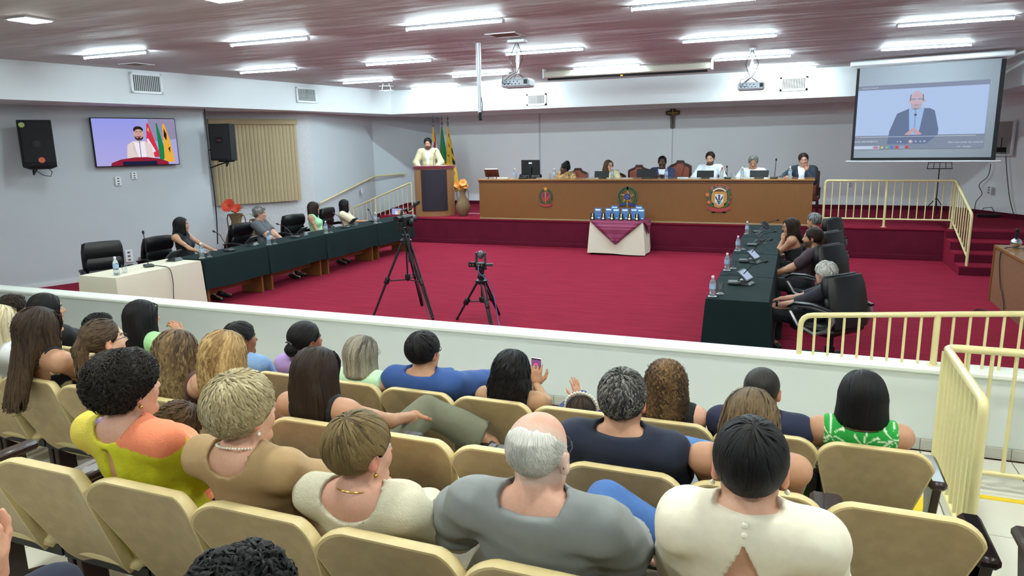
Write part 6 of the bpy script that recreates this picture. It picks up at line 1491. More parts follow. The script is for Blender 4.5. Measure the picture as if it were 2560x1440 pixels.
for y, n_ in ((7.53, 'nearest the audience'), (9.15, 'second from the audience'), (10.86, 'third from the audience'), (12.86, 'closest to the stage')):
    bottle(-.765, y, ZT+.004, f'water bottle on the right tables, {n_}', 'water bottles on the right tables', .98)
    glass(-.70, y+.16, ZT+.004, f'glass behind the right-hand bottle {n_}', 'glasses on the right tables')
for y, n_, l in ((8.30, 'nearest the audience with lit screen', 1), (9.85, 'second with lit screen', 1), (11.75, 'third with dark screen', 0), (13.45, 'closest to the stage', 0)):
    delegate(-.50, y+.02, ZT+.004, Rd(75), f'grey voting terminal on the right tables, {n_}', 'voting terminals on the right', l)
for y, n_, h_ in ((8.45, 'in front of the white-haired man', .26), (10.02, 'in front of the man with ponytail', .30), (11.6, 'in front of the woman with chin on hand', .22), (13.25, 'at the stage end of the right tables', .22)):
    goose(-.60, y-.18, ZT+.004, Rd(-85), f'gooseneck microphone leaning right {n_}', 'gooseneck microphones', h_, .20, .06)
# things on the long desk
DZ = DT+.004
def desk_bottle(x, lab, y=15.95): bottle(x, y, DZ, lab, 'water bottles on the long desk', 1.1)
for x, lab in ((-5.30, 'water bottle left of the leopard blouse on the long desk'), (-3.92, 'water bottle right of the woman with glasses'), (-2.70, 'water bottle in front of the navy suit man'), (-1.10, 'water bottle beside the white polo man'), (-.15, 'water bottle in front of the man resting his face on his hand'), (-6.30, 'water bottle left of the computer monitor')): desk_bottle(x, lab)
for x, lab in ((-5.42, 'glass left of the bottle before the leopard blouse'), (-4.50, 'glass standing alone left of the woman with glasses'), (-2.86, 'glass beside the hands of the navy suit man'), (-1.30, 'glass left of the white polo man'), (-.30, 'large glass mug before the man at the desk end')): glass(x, 15.97, DZ, lab, 'glasses on the long desk')
def laptop(x, w_, lab, h_=.15):
    t = thing('tablet_display', lab, 'display', (x, 16.02, DZ), 0, 'black displays on the long desk'); q = MB(); q.box((0, 0, h_/2+.02), (w_, .014, h_), rot=Matrix.Rotation(-.28, 3, 'X'), bev=.004); q.obj('lid', BLK, t); q = MB(); q.box((0, .05, .008), (w_*.5, .12, .016), bev=.004); q.obj('foot', DG, t)
laptop(-4.18, .34, 'black display before the woman with glasses'); laptop(-3.16, .42, 'wide black display left of the navy suit man', .19); laptop(-1.87, .36, 'black display before the bearded man in white'); laptop(-.76, .38, 'black display before the white polo man')
t = thing('computer_monitor', 'black computer monitor seen from behind on the desk left end', 'monitor', (-5.95, 16.1, DZ), .05); q = MB(); q.box((0, 0, .26), (.46, .03, .36), bev=.01); q.obj('casing', BLK, t); q = MB(); q.box((0, -.04, .15), (.06, .03, .26), bev=.008); q.obj('stand', BLK, t); q = MB(); q.box((0, 0, .008), (.24, .18, .015), bev=.004); q.obj('foot', BLK, t); q = MB(); q.box((0, -.017, .36), (.08, .004, .035)); q.obj('rating_plate', CAPW, t)
t = thing('telephone', 'black desk telephone in front of the monitor', 'telephone', (-6.08, 15.93, DZ), .2); q = MB(); q.box((0, 0, .03), (.20, .16, .05), rot=Matrix.Rotation(.25, 3, 'X'), bev=.01); q.obj('base', BLK, t); q = MB(); q.tube([(-.06, -.07, .08), (-.06, 0, .10), (-.06, .07, .09)], [.022, .014, .022], 8); q.obj('handset', mat('handset_blue', '2A2A5A', rough=.4), t, smooth=True)
office_chair('c', 'black office chair tucked behind the computer monitor on the stage', -6.35, 17.1, ST, PI, False, 1.02, .08)
t = thing('book_stand', 'open book propped on a wooden stand at the left end of the desk', 'book', (-6.93, 16.0, DZ), .25)
R = Matrix.Rotation(.55, 3, 'X')
q = MB(); q.box((0, .05, .13), (.34, .015, .25), rot=Matrix.Rotation(.75, 3, 'X')); q.obj('cover', mat('book_maroon', '5A2620', rough=.5), t); q = MB(); q.box((.0, .055, .145), (.31, .02, .24), rot=Matrix.Rotation(.75, 3, 'X')); q.obj('pages', PAGE, t)
for s in (-1, 1): q = MB(); q.tube([(s*.10, -.10, 0), (s*.06, .03, .12), (s*.10, .14, .0)], .008, 5); q.obj('prop', WOODD, t)
tag(MB().box((0, 0, .012), (.26, .18, .02), bev=.003).obj('closed_book', PAGE, loc=(-6.62, 16.0, DZ), rotz=.1), 'closed pale book lying beside the book stand', 'book')
tag(MB().box((0, 0, .012), (.22, .16, .024), bev=.003).obj('paper_stack', PRW, loc=(-2.35, 16.0, DZ), rotz=.05), 'stack of blue-white papers right of the navy suit man', 'papers')
for x, lab in ((-2.15, 'white papers left of the bearded man'), (-3.62, 'white papers before the empty carved chair'), (-1.02+.02, 'white papers under the white polo man')): tag(MB().box((0, 0, .004), (.28, .2, .006)).obj('paper_sheets', WHT, loc=(x, 16.02, DZ), rotz=random.uniform(-.2, .2)), lab, 'papers')
goose(-2.43, 16.15, DZ, Rd(-80), 'gooseneck microphone right of the navy suit man', 'gooseneck microphones on the desk', .28, .06); goose(-1.40, 15.98, DZ, Rd(20), 'short microphone between the two men in white', 'gooseneck microphones on the desk', .22, .03); goose(-.46, 16.0, DZ, Rd(-20), 'upright gooseneck microphone left of the desk end', 'gooseneck microphones on the desk', .36, .02)
# red bottle
t = thing('sauce_bottle', 'plastic bottle with a red cap beside the bearded man', 'bottle', (-1.52, 16.0, DZ)); q = MB(); q.lathe([(.035, 0), (.037, .16), (.018, .20)], n=12); q.obj('body', WATERB, t, smooth=True); q = MB(); q.lathe([(.018, .20), (.018, .235)], n=10); q.obj('cap', mat('cap_red', 'C03A4A', rough=.4), t)
# ================================================================== audience seats
VIN = mat('beige_vinyl', 'A8926C', rough=.55, noise=.16, nscale=16, detail=8, bump=.25, bscale=45, bdist=.004, col2='B29C74', ramp=(.4, .7))
VIN2 = mat('beige_vinyl_light', 'C9B685', rough=.45, noise=.08, nscale=20, bump=.15, bscale=60)
ARMW = mat('dark_armrest', '2B1713', rough=.34, coat=.15, noise=.1, nscale=10)
IRON = mat('black_iron', '121214', rough=.5)
def smooth_outline(w0, w1, h_, r0, r1, n=6):
    """outline of a back seen flat: bottom width w0, top width w1"""
    P_ = []
    def arc(cx, cz, r, a0, a1):
        for i in range(n+1): a = a0+(a1-a0)*i/n; P_.append((cx+r*math.cos(a), cz+r*math.sin(a)))
    arc(-w0/2+r0, r0, r0, -PI*1.02, -PI/2); arc(w0/2-r0, r0, r0, -PI/2, .02); arc(w1/2-r1, h_-r1, r1, .12, PI/2); arc(-w1/2+r1, h_-r1, r1, PI/2, PI-.12)
    return P_
def seat_back(parent):
    """curved upholstered back: rear skin, front cushion and rolled light rim"""
    h_ = .60; ol = smooth_outline(.34, .505, h_, .12, .092)
    c = (0, h_*.5); rings = 5
    def shape(u, v, side):       # u across, v up 0..h -> local xyz
        y = .22-.22*max(0, v/h_)**.85-.055*(u/.25)**2*(1 if 1 else 0)+.055; bow = .018*math.sin(min(1, max(0, v/h_))*PI)
        return (u, y+(-.022-bow if side < 0 else .028), .31+v*.95)
    for side, nm, m in ((-1, 'back_skin', VIN), (1, 'back_cushion', VIN2)):
        V = []; n = len(ol)
        for g in range(rings+1):
            s = 1-g/rings*.999
            for (x, z) in ol: V.append(shape(c[0]+(x-c[0])*s, c[1]+(z-c[1])*s, side))
        F = [(g*n+i, g*n+(i+1) % n, (g+1)*n+(i+1) % n, (g+1)*n+i) for g in range(rings) for i in range(n)]
        if side > 0: F = [tuple(reversed(f)) for f in F]
        q = MB(); q.add(V, F); q.obj(nm, m, parent, smooth=True)
    q = MB(); V = []; n = len(ol)
    prof = [(-1, 0.0), (-.9, .010), (-.3, .017), (.4, .017), (.9, .010), (1, 0)]
    for t_, out in prof:
        for (x, z) in ol:
            k = 1+out/math.hypot(x-c[0], z-c[1]); p0 = shape(c[0]+(x-c[0])*k, c[1]+(z-c[1])*k, -1); p1 = shape(c[0]+(x-c[0])*k, c[1]+(z-c[1])*k, 1); f = (t_+1)/2
            V.append(tuple(a*(1-f)+b*f for a, b in zip(p0, p1)))
    F = [(g*n+i, (g+1)*n+i, (g+1)*n+(i+1) % n, g*n+(i+1) % n) for g in range(len(prof)-1) for i in range(n)]
    q.add(V, [tuple(reversed(f)) for f in F]); q.obj('rim', VIN2, parent, smooth=True)
def armrest(parent, x):
    q = MB(); pts = [(x, .10, .640), (x, .22, .650), (x, .40, .645), (x, .50, .625)]
    q.box((x, .325, .672), (.066 if abs(x) < .3 else .084, .36, .050), bev=.016); q.obj('armrest', ARMW, parent, smooth=True)
    q = MB(); q.prism([(.14, .0), (.46, .0), (.46, .03), (.36, .06), (.36, .45), (.44, .655), (.16, .655), (.24, .45), (.24, .06), (.14, .03)], (x-.02, 0, 0), (0, 1, 0), (0, 0, 1), .04); q.obj('standard', ARMW, parent, bevel=.006)
seat0 = thing('theatre_seat', 'x', 'seat', (0, 0, 0)); seat_back(seat0)
q = MB(); q.box((0, .40, .40), (.46, .42, .09), bev=.035); q.obj('seat_cushion', VIN2, seat0, smooth=True); armrest(seat0, -.26)
q = MB(); q.box((0, .24, .36), (.50, .05, .05)); q.obj('crossbar', IRON, seat0)
PITCH = .515
ROWS = {1: (.43, 3.67, 0.0, 15), 2: (.42, 2.66, .18, 13), 3: (.45, 1.65, .33, 8)}
OCC = {1: ['the woman in the green palm-print top', 'the man with cropped hair in navy', 'the woman with curly brown hair', 'the small girl with the hairband', 'the woman filming with her phone', 'the man in the blue denim shirt', 'the woman with grey-blonde bob', 'the woman in the lilac blouse', 'the person in the light blue blouse', None, 'the woman with very long black hair in green', 'the short dark-haired person half hidden', 'the woman in the black T-shirt', 'the curly-haired person in glasses', None],
       2: [None, 'the woman with light brown hair and black straps', 'the man in the navy polo shirt', None, None, 'the dark-haired woman in olive trousers', 'the blonde woman with wavy ends', 'the woman with highlighted brown hair', 'the girl with the ponytail', 'the woman with long brown hair and claw clip', 'the blonde woman cut by the picture edge', None, None],
       3: [None, 'the woman in the cream blouse with pearl buttons', 'the bald man in the grey T-shirt', 'the woman in the white knitted top', 'the woman in tan wearing pearls', 'the woman in the yellow top', None, None]}
EMPT = {(1, 9): 'empty beige front-row seat between the blue blouse and the long black hair', (1, 14): 'empty beige seat at the far left end of the front row', (2, 0): 'empty beige seat at the aisle end of the middle row',
        (2, 3): 'empty beige seat in the middle row left of the navy polo man', (2, 4): 'empty beige seat in the middle row right of the olive trousers', (2, 11): 'empty beige middle-row seat far left, behind the black T-shirt', (2, 12): 'beige middle-row seat farthest left',
        (3, 0): 'empty beige seat at the aisle end of the rear row', (3, 6): 'empty beige seat left of the woman in yellow', (3, 7): 'empty beige rear-row seat second left of the yellow top'}
first = True
for r, (xr, y, z, n) in ROWS.items():
    for i in range(n):
        o_ = OCC[r][i]; lab = f'beige theatre seat of {o_}' if o_ else EMPT[(r, i)]
        if first: seat0.location = (xr-PITCH*i, y, z); seat0['label'] = lab; seat0['group'] = 'beige theatre seats'; first = False; s = seat0
        else: s = dup(seat0, (xr-PITCH*i, y, z), 0, lab)
        if i == 0: armrest(s, .312)
t = thing('end_armrest', 'lone dark wooden armrest standing beside the aisle end of the middle row', 'armrest', (.90, 2.62, .18)); armrest(t, 0)
# ================================================================== people
def hp(x, yt, Y, S, pad=.012): p = ony(x, yt, Y); p[2] -= (.117+pad)*S; return p
JEAN = mat('denim', '33507E', rough=.85, noise=.15, nscale=30, bump=.3, bscale=500)
CO = mat('cloth_knit', attr=True, rough=.9, noise=.10, nscale=60, bump=.8, bscale=160, bdist=.004)
HB = dict(black=['0C0B0D', '121013', '1B191E'], dbrown=['2A1D17', '38281E', '1E1512'], brown=['4A3424', '5A4230', '33241A'], blonde=['B08D5E', 'C9A872', '8A6A44'], hl=['5A4434', '9A7A52', 'C4A478', '3E2E24'], ash=['6E665A', '9A9282', '4A443C'],
          grey=['7A7774', '9A9896', '55524F'], sp=['2E2B2A', '45423F', '8E8C88'], white=['D6D4CE', 'B8B6B0', 'E6E4DE'], cream=['C2B28C', 'A8966E', 'D6C8A4'], lb=['6E5A38', '85704A', '56442A'])
def H(k, c, **kw): return dict(k=k, c=HB[c], **kw)
R1, R2, R3 = .011, .009, .0075
def aud(key, row, x, yt, lab, S=1.08, dY=None, **kw):
    xr, y, z, n = ROWS[row]; Y = y+(dY if dY is not None else .22); S_ = S
    kw.setdefault('neckl', .88); kw['nl'] = int(kw.get('nl', 300)*(1 if row == 3 else .78)); hd = hp(x, yt, Y, S_, kw.pop('pad', .014)); sd = kw.pop('seat', {1: .36, 2: .37, 3: .43}[row])
    return person(key, lab, hd, z, S=S_, seat=sd, res={1: .0115, 2: .0105, 3: .0085}[row], lean=kw.pop('lean', -.16), group='seated audience', **kw)
def palm(q, b):
    C = np.tile(b, (len(q), 1)); w_ = np.array(lin('E0F2D4')); zm = q[:, 2].max()
    for cx, cz in ((-.14, -.06), (.02, -.08), (.15, -.05), (-.06, -.20), (.10, -.22), (-.17, -.24)):
        dx = q[:, 0]-cx; dz = q[:, 2]-zm-cz; r = np.hypot(dx, dz); a = np.arctan2(dz, dx)
        fr = (r < .075) & (np.abs(np.sin(a*3.5+r*16)) < .30); tr = (np.abs(dx-.06*np.sin(dz*20)) < .008) & (dz < 0) & (dz > -.14); C[fr | tr] = w_
    return C
def leopard(q, b):
    n = np.sin(q[:, 0]*95+np.sin(q[:, 2]*70)*2)+np.sin(q[:, 2]*88+np.sin(q[:, 0]*60+q[:, 1]*80)*2); C = np.tile(b, (len(q), 1)); C[np.abs(n) > .95] = lin('2A1A12'); C[n > 1.6] = lin('9A6A3A'); return C
def bw(q, b):
    n = np.sin(q[:, 0]*60+2*np.sin(q[:, 2]*35))+np.sin(q[:, 2]*50+q[:, 1]*40); C = np.tile(b, (len(q), 1)); C[n > .9] = lin('D8CFA8'); return C
def yell(q, b):
    C = np.tile(b, (len(q), 1)); t = np.clip((-q[:, 0]-.02)*7+.35*np.sin(q[:, 2]*14), 0, 1)[:, None]*np.clip((q[:, 2]-.15)*5, 0, 1)[:, None]*.6; C = C*(1-t)+np.array(lin('D8B860'))*t
    st = (np.sin(q[:, 0]*120) > .3)[:, None]*(q[:, 0:1] > .02)*.14; C = C*(1-st)+np.array(lin('B8BC30'))*st
    zm = q[:, 2].max(); co = (q[:, 0] > .055) & (q[:, 2] > zm-.055-.30*(q[:, 0]-.055)) & (q[:, 1] > -.085) | (q[:, 0] > .06) & (q[:, 1] > .06); C[co] = lin('EE8A66'); return C
def poloC(q, b): return np.tile(b, (len(q), 1))
# rear row
aud('c1', 3, 305, 880, 'woman with short curly dark hair in a bright yellow top with coral shoulder', S=1.12, fem=True, hyaw=-12, hpitch=3, wd=1.12, skin='pink', hair=dict(k='curly', c=['14100F', '1F1917', '3A322E'], wt=[.6, .3, .1], t=.022, wave=.009, wf=5, lw=.0028, lock=.09, nape=-.12, ear=.0, steps=10), nl=2600,
    top=dict(c='D6D62A', sleeve='elbow', neck=(.084, .082, .046), nc=(0, -.014, .030), keyhole=(.005, .36, .017), colf=yell, m=CO, loose=.03, wr=.006, name='yellow_top'), legs=dict(c='2A2A30'), earring='gold', seed=11, handL=(-.05, .30, .60), handR=(.05, .31, .60))
aud('c2', 3, 598, 935, 'older woman with short pale blonde hair, tan dress and pearl necklace', S=1.12, fem=True, hyaw=-14, wd=1.05, skin='fair', hair=dict(k='short', c=HB['cream'], t=.017, up=.008, wave=.005, wf=4, lw=.0031, lock=.085, nape=-.108, ear=.0, swirl=.5, mess=.22, steps=9), nl=2600,
    top=dict(c='A88A62', sleeve='elbow', neck=(.088, .084, .050), nc=(0, -.020, .026), loose=.03, wr=.006, name='tan_dress'), legs=dict(c='A88A62'), earring='pearl', seed=12, handR=(.16, .36, .68), handL=(-.05, .33, .62))
aud('c3', 3, 895, 1030, 'woman with short light-brown hair in a cream waffle-knit top, gold chain at the neck', S=1.08, fem=True, hyaw=-22, wd=1.12, skin='pink', hair=dict(k='short', c=HB['lb'], t=.013, up=.004, lw=.0036, lock=.10, nape=-.100, ear=.5, swirl=.15, mess=.08, steps=9), nl=2000,
    top=dict(c='CFC9B2', sleeve='elbow', neck=(.105, .092, .060), nc=(0, -.026, .025), m=CO, loose=.02, wr=.004, name='knit_top'), legs=dict(c='D8D2C0'), earring='gold', seed=13, handR=(.20, .30, .66))
aud('c4', 3, 1345, 1020, 'bald man with cropped white side hair, glasses and grey T-shirt', S=1.12, hyaw=-4, wd=1.10, skin='pink', hair=dict(k='bald', c=HB['white'], t=.002, lw=.0014, lock=.020, nape=-.085, ear=.6, steps=3, puffy=.3), nl=3800,
    top=dict(c='85898A', sleeve='short', neck=(.01, .01, .01), nh=.016, loose=.035, wr=.011, wfr=26, name='grey_tshirt'), legs=dict(c='3E66A2', m=None), glasses='3A3E46', seed=14, handL=(-.30, .26, .76), handR=(.2, .3, .58),
    knees=[((-.14, .48, .47), (-.16, .50, .09), (-.18, .66, .04)), ((.06, .44, .70), (.42, .50, .50), (.54, .52, .42))], shoes='1B1D22')
aud('c5', 3, 1882, 1040, 'woman with short black hair in a cream blouse with open keyhole back and pearl buttons', S=1.10, fem=True, hyaw=2, wd=1.0, sw=.158, skin='fair', hair=dict(k='short', c=HB['black'], t=.007, up=.004, lw=.0038, lock=.11, nape=-.085, ear=.6, swirl=.2, mess=.09, steps=9), nl=2000,
    top=dict(c='E6DECB', sleeve='elbow', neck=(.01, .01, .01), nh=.050, off=.012, keyhole=(-.022, .30, .066), puff=.022, loose=.035, wr=.010, wfr=24, name='cream_blouse'), legs=dict(c='1A1E2C'), earring='pearl', seed=15, neckl=.80)
# middle row
NVP = dict(c='1B2338', sleeve='short', neck=(.01, .01, .01), nh=.036, off=.014, loose=.03, wr=.007, name='polo_shirt')
aud('b6', 2, 1557, 922, 'broad man with grey-flecked dark hair in a navy polo shirt', S=1.12, wd=1.22, skin='tan', hyaw=4, hair=dict(k='short', c=HB['sp'], coh=.15, wt=[.35, .35, .30], t=.011, up=.004, lw=.0030, lock=.055, wave=.004, wf=8, nape=-.07, ear=1, mess=.3, steps=6), nl=2200, top=NVP, legs=dict(c='4E78AE'), seed=16,
    knees=[((-.13, .48, .46), (-.13, .5, .09), (-.13, .66, .04)), ((.10, .42, .66), (.46, .52, .60), (.60, .58, .54))])
aud('b7', 2, 1880, 968, 'woman with long light-brown hair and black straps behind the cream blouse', S=1.08, fem=True, skin='tan', hair=dict(k='long', c=['5E4C38', '7A6448', '463626'], L=.30, lw=.005, wave=.006, tip='A88C62', w=.098, slope=.0), nl=800, wd=1.1, top=dict(c='141519', sleeve='none', strap=.05, neck=(.10, .10, .12), nc=(0, -.05, .0), name='black_top'), legs=dict(c='2A2A30'), seed=17)
aud('b5', 2, 790, 865, 'woman with straight dark brown hair and black top, olive trousers crossed over', S=1.10, fem=True, skin='tan', hyaw=-18, wd=1.05, hair=dict(k='long', c=['2A1E1A', '35281F', '1C1413'], L=.27, lw=.0055, slope=.0, w=.100, flare=.12, mess=.04), nl=900,
    top=dict(c='15161B', sleeve='none', strap=.055, neck=(.10, .10, .10), nc=(0, -.04, .0), name='black_top'), legs=dict(c='6A6B58', flare=.05, off=.022, m=None), seed=18, handR=(.26, .40, .66), shoes='141416',
    knees=[((-.12, .48, .44), (-.12, .48, .09), (-.12, .62, .04)), ((.26, .50, .66), (.64, .60, .46), (.74, .64, .36))])
aud('b4', 2, 558, 824, 'blonde woman with shoulder-length wavy hair and black top', S=1.08, fem=True, skin='fair', hyaw=-12, hair=dict(k='long', c=HB['blonde'], L=.25, lw=.0055, wave=.007, wf=2.5, w=.100, slope=.0), nl=900, top=dict(c='15151A', sleeve='none', strap=.05, neck=(.10, .1, .09), nc=(0, -.03, 0), name='black_top'), legs=dict(c='2A2A34'), seed=19)
aud('b3', 2, 437, 822, 'woman with long brown hair fading to blonde ends, mauve-brown top', S=1.06, fem=True, skin='fair', hyaw=0, hair=dict(k='long', c=['3A2C22', '5A4634', '8A7050'], L=.26, lw=.0055, wave=.008, wf=2.5, tip='D2B684', w=.098, slope=.0), nl=900, top=dict(c='5E4340', sleeve='none', strap=.04, neck=(.10, .1, .08), nc=(0, -.03, 0), name='brown_top'), legs=dict(c='2A2A34'), seed=20)
aud('b2', 2, 255, 794, 'girl with brown ponytail and black-framed glasses, printed sleeveless top', S=1.06, fem=True, skin='pale', hyaw=-20, hpitch=4, hair=dict(k='pony', c=['3A2D25', '4A3A2E', '5E4C3C'], t=.008, L=.22, lw=.005, wave=.007, wf=2.5, tip='8A6E4E', nape=-.07, ear=.6, lock=.32), nl=900, glasses='16161A', top=dict(c='C8B8A0', sleeve='none', colf=bw, neck=(.08, .09, .06), name='printed_top'), legs=dict(c='3A4A6A'), earring='pearl', seed=21, wd=.95)
aud('b1', 2, 92, 765, 'woman with very long dark brown hair, small claw clip and black-cream halter top', S=1.08, fem=True, skin='tan', hyaw=-14, hair=dict(k='long', c=['2A1E18', '352820', '46362A'], L=.40, lw=.0055, wave=.006, tip='6A5238', w=.092, slope=.30), dY=.13, lean=-.28, nl=1100, top=dict(c='15141A', sleeve='none', strap=.07, armhole=.06, neck=(.11, .12, .17), nc=(0, -.06, -.03), colf=bw, name='halter_top'), legs=dict(c='2A2A34'), seed=22)
aud('b0', 2, -8, 760, 'fair blonde woman with clear glasses at the left picture edge', S=1.06, fem=True, skin='pale', hyaw=-14, hair=dict(k='long', c=['D6C6A0', 'E2D6B4', 'B8A67C'], L=.22, lw=.0055, w=.100), nl=700, glasses='C9C4BC', top=dict(c='D6D8DC', sleeve='short', name='white_blouse'), legs=dict(c='5A6A8A'), seed=23)
# front row
aud('a12', 1, 2160, 925, 'woman with black bob in a bright green palm-print top', S=1.12, fem=True, skin='tan', wd=1.15, hyaw=8, hair=dict(k='bob', c=HB['black'], L=.115, lw=.0045, w=.100, t=.016, mess=.12, flare=.12), nl=1300, top=dict(c='1F9A3A', sleeve='none', strap=.015, colf=palm, neck=(.075, .08, .05), name='green_top', res=.0075), legs=dict(c='1F9A3A'), seed=31, handL=(-.30, .18, .48))
aud('a11', 1, 1908, 915, 'man with closely cropped black hair in a navy T-shirt', S=1.10, skin='tan', wd=1.12, hyaw=-6, hair=dict(k='buzz', c=['2A2625', '3A3533'], t=.008, nape=-.06), nl=0, top=dict(c='1D2440', sleeve='short', neck=(.01, .01, .01), nh=.012, loose=.025, wr=.006, name='navy_tshirt'), legs=dict(c='2A3650'), seed=32)
aud('a10', 1, 1667, 897, 'woman with curly brown shoulder-length hair, black sleeveless top and arm tattoo', S=1.08, fem=True, skin='fair', hyaw=0, hair=dict(k='long', c=['3A2A1E', '5A442E', '8A6A42'], wt=[.5, .35, .15], L=.21, lw=.005, wave=.014, wf=5, w=.096, slope=.0, flare=.1, mess=.15), nl=1100, top=dict(c='17171B', sleeve='none', strap=.01, neck=(.08, .08, .06), name='black_top'), legs=dict(c='2E3E5E'), seed=33)
aud('a9', 1, 1452, 985, 'small girl with dark hair and a beaded white hairband, one hand raised', S=.92, fem=True, skin='fair', hyaw=10, hpitch=14, seat=.36, wd=.75, hair=dict(k='long', c=['2E2018', '3A2A20'], L=.22, lw=.005, w=.092), nl=600, top=dict(c='BFD0E8', sleeve='short', name='pale_blue_dress'), legs=dict(c='BFD0E8', len=.6), seed=34, handL=(-.13, .22, .74), hdirL=(-.2, .1, 1), curl=.15)
aud('a8', 1, 1280, 872, 'woman with long wavy black hair filming with a phone, bare shoulders', S=1.08, fem=True, skin='olive', hyaw=-4, hair=dict(k='long', c=HB['black'], L=.30, lw=.0065, wave=.010, wf=2.2, w=.096, slope=.0, flare=.08), nl=800, top=dict(c='8A6AA0', sleeve='strapless', drop=.15, name='purple_top'), legs=dict(c='2A4470'), seed=35, handR=(-.02, .32, .77), hdirR=(-.05, .15, 1), palmR=(.2, -1, .1), curl=.6,
    knees=[((-.12, .5, .42), (-.12, .5, .09), (-.12, .64, .04)), ((.24, .50, .62), (.42, .58, .30), (.5, .7, .2))])
aud('a7', 1, 1057, 827, 'man with black hair and glasses in a blue denim shirt', S=1.12, skin='tan', wd=1.2, hyaw=-6, hair=dict(k='short', c=HB['black'], t=.016, lw=.0045, lock=.06, nape=-.072, ear=1, mess=.12), nl=900, glasses='1A1A1E', top=dict(c='2F5190', sleeve='three', neck=(.01, .01, .01), nh=.032, off=.014, loose=.025, wr=.008, name='denim_shirt'), legs=dict(c='2F4A78'), seed=36, handR=(.30, .42, .78), handL=(.16, .46, .76), hdirR=(-.5, 1, .1), hdirL=(.8, .6, .1),
    knees=[((-.12, .5, .42), (-.12, .5, .09), (-.12, .64, .04)), ((.26, .52, .62), (.52, .62, .50), (.6, .7, .42))])
aud('a6', 1, 903, 837, 'woman with grey-blonde bob and glasses in a mint sleeveless top', S=1.06, fem=True, skin='fair', hyaw=-20, hair=dict(k='bob', c=HB['ash'], L=.13, lw=.006, w=.100, tip='CFC6AE', flare=.1), nl=800, glasses='B09A6A', top=dict(c='BFE2BC', sleeve='none', strap=.0, neck=(.075, .08, .05), name='mint_top'), legs=dict(c='3A4A6A'), seed=37)
aud('a5', 1, 762, 803, 'woman with black updo and beaded clip in a lilac blouse', S=1.06, fem=True, skin='brown', hyaw=-22, hair=dict(k='bun', c=HB['black'], t=.014, lw=.006, nape=-.07, bz=-.045, ear=.5), nl=500, top=dict(c='A88CC8', sleeve='short', puff=.03, neck=(.072, .078, .045), name='lilac_blouse'), legs=dict(c='2A2A34'), seed=38)
aud('a4', 1, 598, 802, 'dark-haired person in a light blue eyelet blouse', S=1.06, fem=True, skin='brown', hyaw=-24, hair=dict(k='short', c=HB['black'], t=.012, lw=.005, lock=.09, nape=-.07, ear=.5), nl=600, top=dict(c='7FA2CC', sleeve='elbow', neck=(.075, .08, .045), m=CO, name='eyelet_blouse'), legs=dict(c='2A2A34'), seed=39)
aud('a3', 1, 352, 748, 'woman with very long straight black hair and hand at her cheek, pale green blouse', S=1.10, fem=True, skin='tan', hyaw=-16, hair=dict(k='long', c=HB['black'], L=.34, lw=.006, w=.098, slope=.0), nl=800, top=dict(c='A6DCA0', sleeve='elbow', name='green_blouse'), legs=dict(c='2A2A34'), seed=40, handR=(.075, .09, .93), hdirR=(-.4, .0, 1), curl=.8)
aud('ab', 1, 246, 780, 'short dark-haired person hidden behind the ponytail girl', S=1.02, skin='brown', hyaw=-10, hair=dict(k='curly', c=HB['black'], t=.012, wave=.004, lw=.004, nape=-.06), nl=500, top=dict(c='2A2C34', sleeve='short', name='dark_shirt'), legs=dict(c='2A2A34'), seed=41)
aud('a2', 1, 112, 731, 'woman with sleek black hair in a black T-shirt on the left', S=1.12, fem=True, skin='tan', hyaw=-24, wd=1.2, hair=dict(k='long', c=HB['black'], L=.18, lw=.006, w=.088, t=.012), nl=700, top=dict(c='15161A', sleeve='short', loose=.03, name='black_tshirt'), legs=dict(c='2A2A34'), earring='pearl', seed=42)
aud('a1', 1, 28, 736, 'person with short curly brown hair and dark glasses at the far left', S=1.04, skin='fair', hyaw=-26, hair=dict(k='curly', c=['2A211C', '3A2F28'], t=.016, wave=.006, wf=5, lw=.0045, nape=-.06), nl=700, glasses='16161A', top=dict(c='BFC0C4', sleeve='short', name='striped_shirt', colf=lambda q, b: np.where((np.sin(q[:, 2]*160) > 0)[:, None], b, np.array(lin('202228')))), legs=dict(c='2A2A34'), seed=43)
# last row: two heads at the picture's lower edge
person('d1', 'dark curly-haired person whose crown shows at the lower edge', hp(592, 1385, 1.02, 1.08, .014), .50, S=1.08, seat=.45, hair=dict(k='curly', c=HB['black'], t=.020, wave=.008, wf=5, lw=.0045), nl=1000, top=dict(c='3A3C44'), legs=dict(c='2A2C34'), res=.012, seed=51, group='seated audience', lean=-.05)
person('d2', 'person at the lower left corner with raised clenched hand and navy trousers', A(-2.28, .62, 1.66), .50, S=1.06, seat=.45, skin='fair', yaw=-10, hair=H('short', 'dbrown'), nl=200, top=dict(c='2A3040', sleeve='short'), legs=dict(c='1C2438', off=.02), res=.010, seed=52, group='seated audience', lean=-.05, handR=(.40, .40, .90), hdirR=(.12, -.1, 1), palmR=(.9, .3, 0), curl=1.2, elbR=(.3, -.2, -1),
       knees=[((-.12, .5, .48), (-.12, .5, .09), (-.12, .66, .04)), ((.20, .60, .63), (.26, .66, .20), (.28, .80, .12))])

